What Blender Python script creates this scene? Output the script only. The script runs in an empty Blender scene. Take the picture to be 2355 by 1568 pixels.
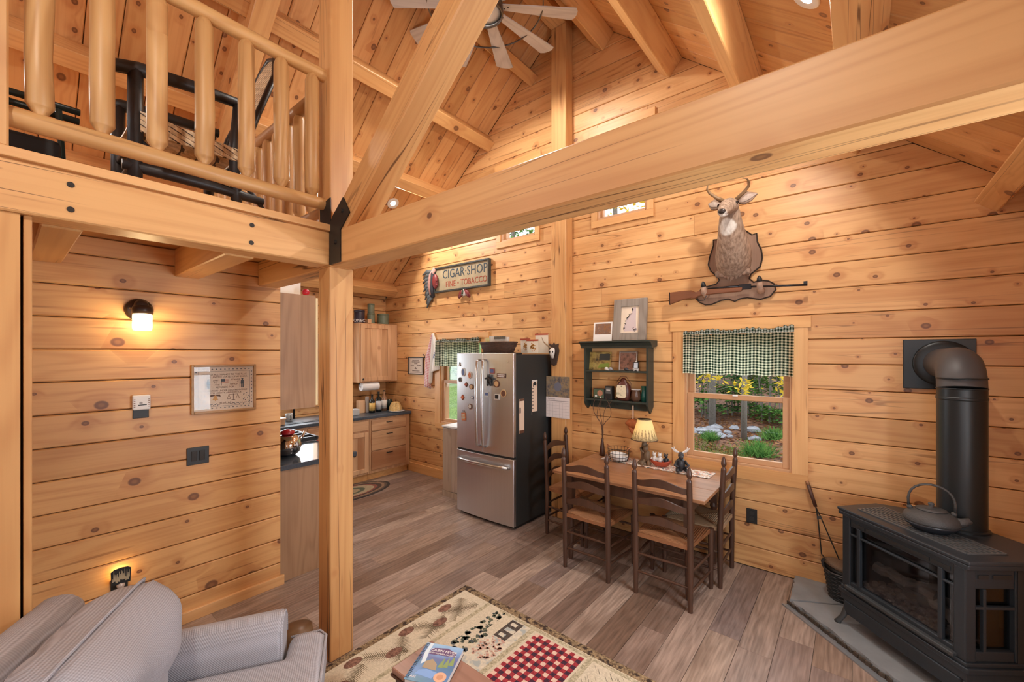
import bpy, bmesh, math, random
from mathutils import Vector, Matrix
R = random.Random(7)
C = bpy.context.scene.collection
S = bpy.context.scene
PI = math.pi

# ---------------------------------------------------------------- camera, world, light, exposure
YAW = 39.275
cd = bpy.data.cameras.new('camera'); cam = bpy.data.objects.new('camera', cd); C.objects.link(cam)
cd.sensor_width = 36.0; cd.lens = 963.0 / 2355.0 * 36.0; cd.shift_y = 29.0 / 2355.0; cd.clip_start = 0.02; cd.clip_end = 200
cam.location = (0, 0, 1.78); cam.rotation_euler = (PI / 2, 0, math.radians(YAW))
S.camera = cam
S.view_settings.view_transform = 'Standard'; S.view_settings.look = 'None'
S.view_settings.gamma = 1.0; S.view_settings.use_curve_mapping = False
S.view_settings.exposure = -0.2
S.cycles.use_denoising = True
S.cycles.max_bounces = 8; S.cycles.diffuse_bounces = 5; S.cycles.glossy_bounces = 3
S.cycles.transmission_bounces = 6; S.cycles.transparent_max_bounces = 8
S.cycles.caustics_reflective = False; S.cycles.caustics_refractive = False
S.cycles.use_adaptive_sampling = True; S.cycles.adaptive_threshold = 0.02
S.cycles.sample_clamp_indirect = 6.0

W = bpy.data.worlds.new('sky'); S.world = W; W.use_nodes = True
wn = W.node_tree
bg = wn.nodes['Background']
sky = wn.nodes.new('ShaderNodeTexSky'); sky.sky_type = 'HOSEK_WILKIE'; sky.turbidity = 6.0; sky.sun_direction = (0.3, -0.5, 0.8)
hz = wn.nodes.new('ShaderNodeMix'); hz.data_type = 'RGBA'; hz.inputs[0].default_value = 0.75
wn.links.new(sky.outputs[0], hz.inputs[6]); hz.inputs[7].default_value = (0.86, 0.94, 1.0, 1)
wn.links.new(hz.outputs[2], bg.inputs[0]); bg.inputs[1].default_value = 5.0

def lamp(kind, name, loc, power, color, size=0.1, rot=(0, 0, 0), sizey=None, spot=None, blend=0.6, parent=None):
    l = bpy.data.lights.new(name, kind); l.energy = power; l.color = color
    o = bpy.data.objects.new(name, l); C.objects.link(o); o.location = loc; o.rotation_euler = rot
    if kind == 'AREA':
        l.shape = 'RECTANGLE' if sizey else 'DISK'; l.size = size
        if sizey: l.size_y = sizey
    else:
        l.shadow_soft_size = size
    if kind == 'SPOT':
        l.spot_size = math.radians(spot); l.spot_blend = blend
    if parent: o.parent = parent
    return o
# unseen fill lamps added behind the camera and loft, plus daylight at two windows
lamp('AREA', 'fill_rear', (0.2, -2.75, 1.75), 48, (0.84, 0.92, 1.0), 1.4, (PI / 2, 0, 0), 1.7)  # added fill, the rear wall has no opening
lamp('AREA', 'fill_right', (0.86, -1.3, 1.6), 13, (0.84, 0.92, 1.0), 1.4, (PI / 2, 0, PI / 2), 1.3)  # added fill, no window in this stretch of wall
lamp('AREA', 'daylight_window_right', (1.10, 1.80, 1.5), 80, (0.84, 0.92, 1.0), 0.85, (PI / 2, 0, PI / 2), 1.25)
lamp('AREA', 'loft_fill', (-3.2, -2.75, 3.7), 34, (0.86, 0.93, 1.0), 1.6, (PI / 2, 0, 0), 1.2)  # added fill in front of the blank gable behind the loft
lamp('AREA', 'daylight_sink_window', (-6.08, 2.42, 1.6), 28, (0.86, 0.94, 1.0), 0.8, (PI / 2, 0, -PI / 2), 0.8)

# ---------------------------------------------------------------- helpers
def pr(o, label=None, cat=None, group=None, kind=None):
    if label: o['label'] = label
    if cat: o['category'] = cat
    if group: o['group'] = group
    if kind: o['kind'] = kind
    return o

def thing(name, label, cat, loc=(0, 0, 0), rz=0.0, group=None):
    o = bpy.data.objects.new(name, None); C.objects.link(o); o.empty_display_size = 0.05
    o.location = loc; o.rotation_euler = (0, 0, rz)
    return pr(o, label, cat, group)

class MB:
    def __init__(s): s.v = []; s.f = []; s.uv = {}
    def add(s, vs, fs):
        b = len(s.v); s.v += [tuple(q) for q in vs]; s.f += [tuple(i + b for i in f) for f in fs]; return b
    def box(s, x0, x1, y0, y1, z0, z1):
        s.add([(x0, y0, z0), (x1, y0, z0), (x1, y1, z0), (x0, y1, z0), (x0, y0, z1), (x1, y0, z1), (x1, y1, z1), (x0, y1, z1)],
              [(3, 2, 1, 0), (4, 5, 6, 7), (0, 1, 5, 4), (1, 2, 6, 5), (2, 3, 7, 6), (3, 0, 4, 7)]); return s
    def cbox(s, c, d, rot=None):
        vs = [Vector((sx * d[0] / 2, sy * d[1] / 2, sz * d[2] / 2)) for sz in (-1, 1) for sx, sy in ((-1, -1), (1, -1), (1, 1), (-1, 1))]
        if rot is not None: vs = [rot @ q for q in vs]
        s.add([q + Vector(c) for q in vs], [(3, 2, 1, 0), (4, 5, 6, 7), (0, 1, 5, 4), (1, 2, 6, 5), (2, 3, 7, 6), (3, 0, 4, 7)]); return s
    def prism(s, poly, h0, h1, fr=None):
        # poly counter-clockwise in (a,b); extruded along c from h0 to h1; fr maps (a,b,c)->xyz
        n = len(poly); fr = fr or (lambda a, b, c: (a, b, c))
        vs = [fr(a, b, h0) for a, b in poly] + [fr(a, b, h1) for a, b in poly]
        s.add(vs, [tuple(range(n - 1, -1, -1)), tuple(range(n, 2 * n))] + [(i, (i + 1) % n, n + (i + 1) % n, n + i) for i in range(n)]); return s
    def tube(s, path, r, n=8, cap=True, ry=None, up=None, closed=False):
        P = [Vector(p) for p in path]; m = len(P)
        rs = r if isinstance(r, (list, tuple)) else [r] * m
        rys = ry if isinstance(ry, (list, tuple)) else ([ry] * m if ry else rs)
        T = []
        for i in range(m):
            if closed: t = P[(i + 1) % m] - P[i - 1]
            else: t = P[min(i + 1, m - 1)] - P[max(i - 1, 0)]
            T.append(t.normalized())
        u = Vector(up) if up else (Vector((0, 0, 1)) if abs(T[0].z) < 0.9 else Vector((1, 0, 0)))
        vs = []; fs = []
        for i in range(m):
            u = (u - T[i] * u.dot(T[i]))
            if u.length < 1e-6: u = T[i].orthogonal()
            u.normalize(); w = T[i].cross(u)
            for k in range(n):
                a = 2 * PI * k / n
                vs.append(P[i] + u * (math.cos(a) * rs[i]) + w * (math.sin(a) * rys[i]))
        for i in range(m if closed else m - 1):
            j = (i + 1) % m
            for k in range(n):
                fs.append((i * n + k, i * n + (k + 1) % n, j * n + (k + 1) % n, j * n + k))
        if cap and not closed: fs += [tuple(range(n - 1, -1, -1)), tuple((m - 1) * n + k for k in range(n))]
        s.add(vs, fs); return s
    def cyl(s, p0, p1, r0, r1=None, n=12): return s.tube([p0, p1], [r0, r0 if r1 is None else r1], n)
    def lathe(s, c, prof, n=20, M=None, a0=0.0):
        vs = []; fs = []
        for r, z in prof:
            for k in range(n):
                a = a0 + 2 * PI * k / n; q = Vector((r * math.cos(a), r * math.sin(a), z))
                if M is not None: q = M @ q
                vs.append(q + Vector(c))
        for i in range(len(prof) - 1):
            for k in range(n): fs.append((i * n + k, i * n + (k + 1) % n, (i + 1) * n + (k + 1) % n, (i + 1) * n + k))
        if prof[0][0] > 1e-5: fs.append(tuple(range(n - 1, -1, -1)))
        if prof[-1][0] > 1e-5: fs.append(tuple((len(prof) - 1) * n + k for k in range(n)))
        s.add(vs, fs); return s
    def ell(s, c, r, n=12, m=8, M=None):
        prof = [(math.sin(PI * i / m), -math.cos(PI * i / m)) for i in range(m + 1)]
        prof[0] = (1e-4, -1); prof[-1] = (1e-4, 1)
        D = Matrix.Diagonal(Vector(r)); D = (M @ D) if M is not None else D
        return s.lathe(c, prof, n, D)
    def grid(s, fn, nu, nv, flip=False):
        vs = []; b = len(s.v)
        for j in range(nv + 1):
            for i in range(nu + 1):
                vs.append(fn(i / nu, j / nv)); s.uv[b + len(vs) - 1] = (i / nu, j / nv)
        fs = []
        for j in range(nv):
            for i in range(nu):
                a = j * (nu + 1) + i; q = (a, a + 1, a + nu + 2, a + nu + 1); fs.append(q[::-1] if flip else q)
        s.add(vs, fs); return s
    def mesh(s, name, smooth=False):
        me = bpy.data.meshes.new(name); me.from_pydata([tuple(q) for q in s.v], [], s.f)
        if s.uv:
            l = me.uv_layers.new(name='uv')
            for lp in me.loops: l.data[lp.index].uv = s.uv.get(lp.vertex_index, (0, 0))
        if smooth:
            me.polygons.foreach_set('use_smooth', [True] * len(me.polygons))
        me.validate(); me.update(); return me

def put(name, mb, mat, parent=None, smooth=False, bevel=0.0, seg=2, sub=0, solid=0.0, auto=None, label=None, kind=None):
    me = mb.mesh(name, smooth) if isinstance(mb, MB) else mb
    if mat is not None and not me.materials: me.materials.append(mat)
    o = bpy.data.objects.new(name, me); C.objects.link(o)
    if parent: o.parent = parent
    if solid: m = o.modifiers.new('s', 'SOLIDIFY'); m.thickness = solid; m.offset = 0
    if bevel:
        m = o.modifiers.new('b', 'BEVEL'); m.width = bevel; m.segments = seg; m.limit_method = 'ANGLE'; m.angle_limit = 0.7
        m.harden_normals = False
    if sub: m = o.modifiers.new('u', 'SUBSURF'); m.levels = sub; m.render_levels = sub
    if auto: me.set_sharp_from_angle(angle=math.radians(auto)); me.polygons.foreach_set('use_smooth', [True] * len(me.polygons))
    if label: o['label'] = label
    if kind: o['kind'] = kind
    return o

def solo(name, mb, mat, label, cat, loc=(0, 0, 0), rz=0.0, group=None, **k):
    o = put(name, mb, mat, None, **k); o.location = loc; o.rotation_euler = (0, 0, rz)
    return pr(o, label, cat, group)

def fr(xa, za, loc):
    x = Vector(xa).normalized(); z = Vector(za); z = (z - x * z.dot(x)).normalized(); y = z.cross(x)
    M = Matrix((x, y, z)).transposed().to_4x4(); M.translation = Vector(loc); return M

def plank_mesh(xa0, xb0, xa1, xb1, w, t, c=0.005):
    """board along local X, width in local Y, face towards local +Z (at z=0), long edges chamfered, ends may slope"""
    sec = [(-w / 2, -t), (w / 2, -t), (w / 2, -c * 1.2), (w / 2 - c, 0), (-w / 2 + c, 0), (-w / 2, -c * 1.2)]
    f = lambda y, a0, a1: a0 + (a1 - a0) * (y + w / 2) / w
    m = MB(); m.add([(f(y, xa0, xa1), y, z) for y, z in sec] + [(f(y, xb0, xb1), y, z) for y, z in sec],
                    [(5, 4, 3, 2, 1, 0), (6, 7, 8, 9, 10, 11)] + [(i, (i + 1) % 6, 6 + (i + 1) % 6, 6 + i) for i in range(6)])
    return m
def plank(mat, parent, M, w, xa0, xb0, xa1=None, xb1=None, t=0.018, c=0.005, name='plank'):
    xa1 = xa0 if xa1 is None else xa1; xb1 = xb0 if xb1 is None else xb1
    me = plank_mesh(xa0, xb0, xa1, xb1, w, t, c).mesh(name); me.materials.append(mat)
    o = bpy.data.objects.new(name, me); C.objects.link(o); o.parent = parent; o.matrix_local = M
    return o
def timber(name, mat, a, b, up, wid, dep, label=None, cat=None, bevel=0.006, parent=None, kind=None, ext=None):
    """squared timber from a to b (centre line of its top/bottom given by up): local X along it, local Z up, centred"""
    a = Vector(a); b = Vector(b); L = (b - a).length
    m = MB(); m.box(-L / 2, L / 2, -wid / 2, wid / 2, -dep / 2, dep / 2)
    o = put(name, m, mat, parent, bevel=bevel, seg=1)
    o.matrix_local = fr(b - a, up, (a + b) / 2)
    return pr(o, label, cat, None, kind)

# ---------------------------------------------------------------- materials
def newmat(name):
    m = bpy.data.materials.new(name); m.use_nodes = True; nt = m.node_tree; nt.nodes.clear()
    out = nt.nodes.new('ShaderNodeOutputMaterial'); return m, nt, out
def nd(nt, typ, ins=None, **at):
    n = nt.nodes.new('ShaderNode' + typ)
    for k, v in at.items(): setattr(n, k, v)
    for k, v in (ins or {}).items():
        if isinstance(v, bpy.types.NodeSocket): nt.links.new(v, n.inputs[k])
        else: n.inputs[k].default_value = v
    return n
def mth(nt, op, a, b=0.0, c=None, clamp=False):
    i = {0: a, 1: b}
    if c is not None: i[2] = c
    return nd(nt, 'Math', i, operation=op, use_clamp=clamp).outputs[0]
def mix(nt, f, a, b, blend='MIX'):
    q = lambda v: v if isinstance(v, bpy.types.NodeSocket) else (*v, 1) if len(v) == 3 else v
    return nd(nt, 'Mix', {0: f, 6: q(a), 7: q(b)}, data_type='RGBA', blend_type=blend).outputs[2]
def mr(nt, v, a, b, c=0.0, d=1.0, smooth=False):
    return nd(nt, 'MapRange', {0: v, 1: a, 2: b, 3: c, 4: d}, interpolation_type='SMOOTHSTEP' if smooth else 'LINEAR').outputs[0]
def vmul(nt, v, s): return nd(nt, 'VectorMath', {0: v, 1: s}, operation='MULTIPLY').outputs[0]
def sr(r, g, b):  # sRGB 0-255 to linear
    f = lambda c: (c / 255) / 12.92 if c <= 10.3 else ((c / 255 + 0.055) / 1.055) ** 2.4
    return (f(r), f(g), f(b))
def bsdf(nt, out, col, rough=0.5, metal=0.0, **k):
    i = {'Base Color': col if isinstance(col, bpy.types.NodeSocket) else (*col, 1), 'Roughness': rough, 'Metallic': metal}
    i.update(k); b = nd(nt, 'BsdfPrincipled', i); nt.links.new(b.outputs[0], out.inputs[0]); return b
def plain(name, col, rough=0.5, metal=0.0, var=0.0, scale=20.0, bump=0.0, **k):
    m, nt, out = newmat(name); c = (*col, 1)
    if var or bump:
        n = nd(nt, 'TexNoise', {'Vector': nd(nt, 'TexCoord').outputs['Object'], 'Scale': scale, 'Detail': 4.0}).outputs[0]
        if var: c = mix(nt, n, tuple(q * (1 - var) for q in col), tuple(min(1, q * (1 + var)) for q in col))
        if bump: k['Normal'] = nd(nt, 'Bump', {'Height': n, 'Strength': bump, 'Distance': 0.01}).outputs[0]
    bsdf(nt, out, c if isinstance(c, bpy.types.NodeSocket) else col, rough, metal, **k); return m
def perm(nt, v, axis):
    if axis == 'X': return v
    s = nd(nt, 'SeparateXYZ', {0: v}).outputs
    o = (s[1], s[0], s[2]) if axis == 'Y' else (s[2], s[1], s[0])
    return nd(nt, 'CombineXYZ', {0: o[0], 1: o[1], 2: o[2]}).outputs[0]

def wood(name, lite, mid, knotc=(0.13, 0.045, 0.022), axis='X', knots=0.75, ring=26.0, tint=0.14, rough=0.42, kscale=5.2, stretch=1.0, streak=0.35, fibre=0.45, kr=0.15, dim='3D', crack=0.0):
    m, nt, out = newmat(name)
    co = nd(nt, 'TexCoord').outputs['Object']; rnd = nd(nt, 'ObjectInfo').outputs['Random']
    off = nd(nt, 'CombineXYZ', {0: mth(nt, 'MULTIPLY', rnd, 91.7), 1: mth(nt, 'MULTIPLY', rnd, 37.3), 2: mth(nt, 'MULTIPLY', rnd, 53.9)}).outputs[0]
    v = nd(nt, 'VectorMath', {0: perm(nt, co, axis), 1: off}, operation='ADD').outputs[0]
    kn = 0.0; halo = 0.0
    if knots:
        vo = nd(nt, 'TexVoronoi', {'Vector': vmul(nt, v, (kscale * 0.8, kscale, kscale)), 'Scale': 1.0, 'Randomness': 1.0}, voronoi_dimensions=dim)
        sep = nd(nt, 'SeparateColor', {0: vo.outputs['Color']}).outputs
        rad = mth(nt, 'MULTIPLY_ADD', mth(nt, 'POWER', sep[1], 2.0), kr * 0.8, kr * 0.22)
        sel = mth(nt, 'LESS_THAN', sep[0], knots)
        q = mth(nt, 'DIVIDE', vo.outputs['Distance'], rad)
        kn = mth(nt, 'MULTIPLY', mr(nt, q, 1.0, 0.72, 0, 1, True), sel)
        core = mth(nt, 'MULTIPLY', mr(nt, q, 0.2, 0.55, 0.35, 0, True), sel)
        halo = mth(nt, 'MULTIPLY', mr(nt, q, 4.2, 0.8, 0, 1, True), sel)
    n1 = nd(nt, 'TexNoise', {'Vector': vmul(nt, v, (0.42 * stretch, 3.4, 3.4)), 'Scale': 1.0, 'Detail': 2.0, 'Roughness': 0.45}).outputs[0]
    ph = mth(nt, 'MULTIPLY', n1, ring * 2.6)
    if knots: ph = mth(nt, 'ADD', ph, mth(nt, 'MULTIPLY', halo, 5.0))
    rg = mth(nt, 'POWER', mth(nt, 'MULTIPLY_ADD', mth(nt, 'SINE', ph), 0.5, 0.5), 1.6)
    n2 = nd(nt, 'TexNoise', {'Vector': vmul(nt, v, (2.2 * stretch, 85.0, 85.0)), 'Scale': 1.0, 'Detail': 2.0}).outputs[0]
    f = mth(nt, 'ADD', mth(nt, 'MULTIPLY', rg, 0.42), mth(nt, 'MULTIPLY', mth(nt, 'SUBTRACT', n2, 0.5), fibre * 2), clamp=True)
    c = mix(nt, f, lite, mid)
    n3 = nd(nt, 'TexNoise', {'Vector': vmul(nt, v, (0.7, 2.3, 2.3)), 'Scale': 1.0, 'Detail': 1.0}).outputs[0]
    c = mix(nt, mr(nt, n3, 0.5, 0.75, 0, streak, True), c, tuple(q * w for q, w in zip(mid, (0.86, 0.7, 0.58))))
    br = mr(nt, mth(nt, 'FRACT', mth(nt, 'MULTIPLY', rnd, 7.13)), 0, 1, 1 - tint, 1 + tint * 0.6)
    c = mix(nt, 1.0, c, nd(nt, 'CombineColor', {0: br, 1: mth(nt, 'POWER', br, 1.25), 2: mth(nt, 'POWER', br, 1.6)}).outputs[0], 'MULTIPLY')
    if knots:
        n4 = nd(nt, 'TexNoise', {'Vector': vmul(nt, v, (1.3, 26.0, 26.0)), 'Scale': 1.0, 'Detail': 2.0}).outputs[0]
        c = mix(nt, mr(nt, n4, 0.66, 0.74, 0, 0.55, True), c, tuple(q * w for q, w in zip(mid, (0.5, 0.4, 0.35))))
        c = mix(nt, mth(nt, 'MULTIPLY', halo, 0.34), c, tuple(q * w for q, w in zip(mid, (0.75, 0.52, 0.4))))
        c = mix(nt, mth(nt, 'MULTIPLY', kn, 0.85), c, mix(nt, core, knotc, tuple(q * 0.8 for q in mid)))
    if crack:
        n5 = nd(nt, 'TexNoise', {'Vector': vmul(nt, v, (0.42, 15.0, 15.0)), 'Scale': 1.0, 'Detail': 1.0, 'Roughness': 0.4}).outputs[0]
        ln = mr(nt, mth(nt, 'ABSOLUTE', mth(nt, 'SUBTRACT', n5, 0.5)), 0.004, 0.011, 1, 0)
        c = mix(nt, mth(nt, 'MULTIPLY', ln, mr(nt, n3, 0.53, 0.6, 0, crack)), c, (0.10, 0.035, 0.012))
    bsdf(nt, out, c, rough); return m

PINE = wood('pine_plank_wall', (0.735, 0.425, 0.182), (0.540, 0.245, 0.084), crack=0.45, dim='2D', kscale=6.2, kr=0.15, knots=0.62)
PINE_IN = wood('pine_plank_inner', (0.690, 0.380, 0.148), (0.510, 0.222, 0.070), dim='2D', kscale=4.6, kr=0.16, knots=0.5)
PINE_CEIL = wood('pine_plank_ceiling', (0.715, 0.405, 0.170), (0.545, 0.250, 0.088), tint=0.22, dim='2D', kscale=6.0, kr=0.17, knots=0.6)
BEAM = wood('pine_beam', (0.700, 0.395, 0.160), (0.545, 0.260, 0.092), crack=0.85, knots=0.7, kscale=4.6, kr=0.17, ring=40, stretch=0.6, tint=0.08, fibre=0.35)
PEEL = wood('peeled_log', (0.660, 0.400, 0.170), (0.460, 0.230, 0.080), axis='Z', knots=0.4, kscale=6, ring=45, fibre=0.3)
TRIM = wood('pine_trim', (0.735, 0.415, 0.165), (0.590, 0.285, 0.100), knots=0.3, kr=0.07, tint=0.06)
TRIMZ = wood('pine_trim_upright', (0.735, 0.425, 0.182), (0.590, 0.290, 0.105), axis='Z', knots=0.3, kr=0.07, tint=0.06)
TRIMY = wood('pine_trim_lengthwise', (0.735, 0.425, 0.182), (0.590, 0.290, 0.105), axis='Y', knots=0.3, kr=0.07, tint=0.06)
BEAMZ = wood('pine_jamb', (0.640, 0.345, 0.130), (0.500, 0.225, 0.075), axis='Z', knots=0.5, kscale=5, kr=0.10, ring=34, tint=0.05, fibre=0.35)
BACKING = plain('dark_gap', (0.05, 0.02, 0.008), 0.9)
HIDDEN = plain('pine_board_plain', (0.62, 0.32, 0.12), 0.6)
DARKWOOD = wood('dark_stained_wood', (0.085, 0.040, 0.024), (0.045, 0.020, 0.013), axis='Z', knots=0, ring=18, tint=0.05, rough=0.38)
# ---------------------------------------------------------------- setting: floor, walls, roof
RX, RZ, SL = -2.485, 5.546, 0.83            # ridge line, roof pitch
XL, XR, YF, YB = -5.9, 0.93, 3.97, -3.0     # left/right walls, far gable, rear wall
def roofz(x): return RZ - SL * abs(x - RX)
SN = math.sqrt(1 + SL * SL)

def floormat():
    m, nt, out = newmat('vinyl_plank')
    co = nd(nt, 'TexCoord').outputs['Object']; rnd = nd(nt, 'ObjectInfo').outputs['Random']
    off = nd(nt, 'CombineXYZ', {0: mth(nt, 'MULTIPLY', rnd, 71.7), 1: mth(nt, 'MULTIPLY', rnd, 33.3), 2: 0.0}).outputs[0]
    v = nd(nt, 'VectorMath', {0: co, 1: off}, operation='ADD').outputs[0]
    n1 = nd(nt, 'TexNoise', {'Vector': vmul(nt, v, (1.1, 7.0, 7.0)), 'Scale': 1.0, 'Detail': 3.0, 'Roughness': 0.55}).outputs[0]
    rg = mth(nt, 'MULTIPLY_ADD', mth(nt, 'SINE', mth(nt, 'MULTIPLY', n1, 46.0)), 0.5, 0.5)
    n2 = nd(nt, 'TexNoise', {'Vector': vmul(nt, v, (4.0, 70.0, 70.0)), 'Scale': 1.0, 'Detail': 3.0}).outputs[0]
    f = mth(nt, 'ADD', mth(nt, 'MULTIPLY', rg, 0.3), mth(nt, 'MULTIPLY', mth(nt, 'SUBTRACT', n2, 0.36), 1.5), clamp=True)
    cr = nd(nt, 'ValToRGB', {0: rnd}); e = cr.color_ramp.elements
    cols = [(0.0, sr(128, 108, 96)), (0.2, sr(150, 131, 118)), (0.4, sr(108, 88, 76)), (0.55, sr(142, 120, 104)), (0.7, sr(120, 104, 98)), (0.85, sr(158, 138, 122)), (1.0, sr(98, 76, 62))]
    e[0].position, e[0].color = cols[0][0], (*cols[0][1], 1); e[1].position, e[1].color = 1.0, (*cols[-1][1], 1)
    for p, c in cols[1:-1]: q = e.new(p); q.color = (*c, 1)
    c = mix(nt, f, mix(nt, 1.0, cr.outputs[0], (1.5, 1.51, 1.54), 'MULTIPLY'), mix(nt, 1.0, cr.outputs[0], (0.52, 0.48, 0.46), 'MULTIPLY'))
    n3 = nd(nt, 'TexNoise', {'Vector': vmul(nt, v, (1.3, 3.0, 3.0)), 'Scale': 1.0, 'Detail': 1.0}).outputs[0]
    c = mix(nt, mr(nt, n3, 0.52, 0.72, 0, 0.5, True), c, sr(86, 62, 46))
    bsdf(nt, out, c, mth(nt, 'MULTIPLY_ADD', n2, 0.2, 0.27)); return m
FLOOR = floormat()
fl = put('floor', MB().box(XL - 0.1, XR + 0.1, YB, YF + 0.1, -0.15, -0.008), plain('floor_underlay', (0.20, 0.16, 0.13), 0.5)); fl['kind'] = 'structure'
ncol = 0; x = XL + 0.04
while x < XR + 0.02:
    y = YB - R.uniform(0, 1.0) + 1.6
    while y < YF:
        L = 1.22; a = max(y, -1.5); b = min(y + L, YF)
        if b - a > 0.05 and not (b < 1.0 and x < -3.5):
            plank(FLOOR, fl, fr((0, 1, 0), (0, 0, 1), (x, (a + b) / 2, 0)), 0.178, -(b - a) / 2 + 0.0006, (b - a) / 2 - 0.0006, t=0.008, c=0.001, name='floor_plank')
        y += L
    x += 0.18

def holes_split(lo, hi, z0, z1, holes):
    """pieces (xa,xb,za,zb) of the strip lo..hi x z0..z1 left after cutting the rectangular holes"""
    ps = [(lo, hi, z0, z1)]
    for hx0, hx1, hz0, hz1 in holes:
        nx = []
        for xa, xb, za, zb in ps:
            if hx1 <= xa or hx0 >= xb or hz1 <= za or hz0 >= zb: nx.append((xa, xb, za, zb)); continue
            if hx0 > xa: nx.append((xa, hx0, za, zb))
            if hx1 < xb: nx.append((hx1, xb, za, zb))
            m0, m1 = max(xa, hx0), min(xb, hx1)
            if hz0 > za: nx.append((m0, m1, za, hz0))
            if hz1 < zb: nx.append((m0, m1, hz1, zb))
        ps = nx
    return ps

# openings in the gable wall: x0, x1, z0, z1
WIN = {1: (-1.205, -0.378, 0.835, 1.985), 2: (-3.425, -2.885, 3.17, 4.06), 3: (-2.09, -1.55, 3.17, 4.06), 4: (-4.56, -3.74, 0.80, 1.985)}
wall = thing('wall_back', None, None); wall['kind'] = 'structure'
bk = MB(); k = 0
while True:
    z0 = max(0.0, -0.019 + 0.191 * k); z1 = -0.019 + 0.191 * (k + 1); k += 1
    z1 = min(z1, RZ - 0.02)
    if z0 >= RZ - 0.03: break
    lim = lambda z: (max(XL, RX - (RZ - z) / SL), min(XR, RX + (RZ - z) / SL))
    (a0, b0), (a1, b1) = lim(z0), lim(z1)
    for xa, xb, za, zb in holes_split(a0, b0, z0, z1, list(WIN.values())):
        fa = xa <= a0 + 1e-6; fb = xb >= b0 - 1e-6
        ta = (a1 if fa else xa); tb = (b1 if fb else xb)
        bk.add([(xa, YF + 0.016, za - 0.004), (xb, YF + 0.016, za - 0.004), (tb, YF + 0.016, zb + 0.004), (ta, YF + 0.016, zb + 0.004), (xa, YF + 0.16, za - 0.004), (xb, YF + 0.16, za - 0.004), (tb, YF + 0.16, zb + 0.004), (ta, YF + 0.16, zb + 0.004)],
               [(0, 1, 2, 3), (7, 6, 5, 4), (0, 4, 5, 1), (1, 5, 6, 2), (2, 6, 7, 3), (3, 7, 4, 0)])
        cuts = [xa]; full = zb - za > 0.15
        if xb - xa > 2.2 and full:
            n = 2 if xb - xa < 4.2 else 3
            for q in range(1, n): cuts.append(xa + (xb - xa) * (q + R.uniform(-0.33, 0.33)) / n)
        cuts.append(xb); mz = (za + zb) / 2; w = zb - za - 0.004
        for q in range(len(cuts) - 1):
            ca, cb = cuts[q], cuts[q + 1]; mx = (ca + cb) / 2; g = 0.001
            e0 = ca - mx + g; e1 = (ta if q == 0 else ca) - mx + g; d0 = cb - mx - g; d1 = (tb if q == len(cuts) - 2 else cb) - mx - g
            plank(PINE, wall, fr((1, 0, 0), (0, -1, 0), (mx, YF, mz)), w, e0, d0, e1, d1)
put('backing', bk, BACKING, wall)

# kitchen outer wall on the left
SINKWIN = (1.95, 2.88, 1.12, 2.06)
wl = thing('wall_left', None, None); wl['kind'] = 'structure'; bk = MB()
for k in range(15):
    z0, z1 = max(0, -0.019 + 0.191 * k), min(-0.019 + 0.191 * (k + 1), 2.71)
    for ya, yb, za, zb in holes_split(1.37, YF, z0, z1, [SINKWIN]):
        bk.box(XL - 0.14, XL - 0.016, ya, yb + (0.15 if yb > YF - 0.01 else 0), za - 0.003, zb + 0.003)
        plank(PINE, wl, fr((0, 1, 0), (1, 0, 0), (XL, (ya + yb) / 2, (za + zb) / 2)), zb - za - 0.004, -(yb - ya) / 2, (yb - ya) / 2)
put('backing', bk, BACKING, wl)

# inner partition under the loft
wi = thing('wall_inner', None, None); wi['kind'] = 'structure'
put('backing', MB().box(-3.53, -3.446, -0.9, 1.368, 0, 2.46), BACKING, wi)
put('end_cap', MB().box(-3.53, -3.4305, 1.3685, 1.37, 0, 2.46), HIDDEN, wi)
for k in range(14):
    z0, z1 = max(0.0, 0.1665 - 0.182 + 0.182 * k), min(0.1665 + 0.182 * k, 2.46)
    if z1 > z0: plank(PINE_IN, wi, fr((0, 1, 0), (1, 0, 0), (-3.43, 0.235, (z0 + z1) / 2)), z1 - z0 - 0.004, -1.135, 1.135, c=0.006)
bb = put('baseboard_inner', MB().box(-3.43, -3.408, -0.5, 1.392, 0, 0.073), TRIMY, bevel=0.003); bb['kind'] = 'structure'
bb = put('baseboard_back', MB().box(-5.3, -3.3, YF - 0.018, YF, 0, 0.13), TRIM, bevel=0.003); bb['kind'] = 'structure'

# right and rear walls (behind the camera, plain boards), loft rear wall is the same gable
RW_ = (1.38, 2.22, 0.86, 2.10)
m = MB().box(XR, XR + 0.12, YB, RW_[0], 0, 2.75).box(XR, XR + 0.12, RW_[1], YF + 0.1, 0, 2.75).box(XR, XR + 0.12, RW_[0], RW_[1], 0, RW_[2]).box(XR, XR + 0.12, RW_[0], RW_[1], RW_[3], 2.75)
wr = put('wall_right', m, HIDDEN); wr['kind'] = 'structure'
m = MB(); m.prism([(XL, 0), (XR, 0), (XR, roofz(XR)), (RX, RZ), (XL, roofz(XL))], 0, 0.12, lambda a, b, c: (a, YB - c, b))
wb = put('wall_rear', m, HIDDEN); wb['kind'] = 'structure'
wb = put('wall_left_rear', MB().box(XL - 0.12, XL, YB, 1.37, 0, 2.72), HIDDEN); wb['kind'] = 'structure'

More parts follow.
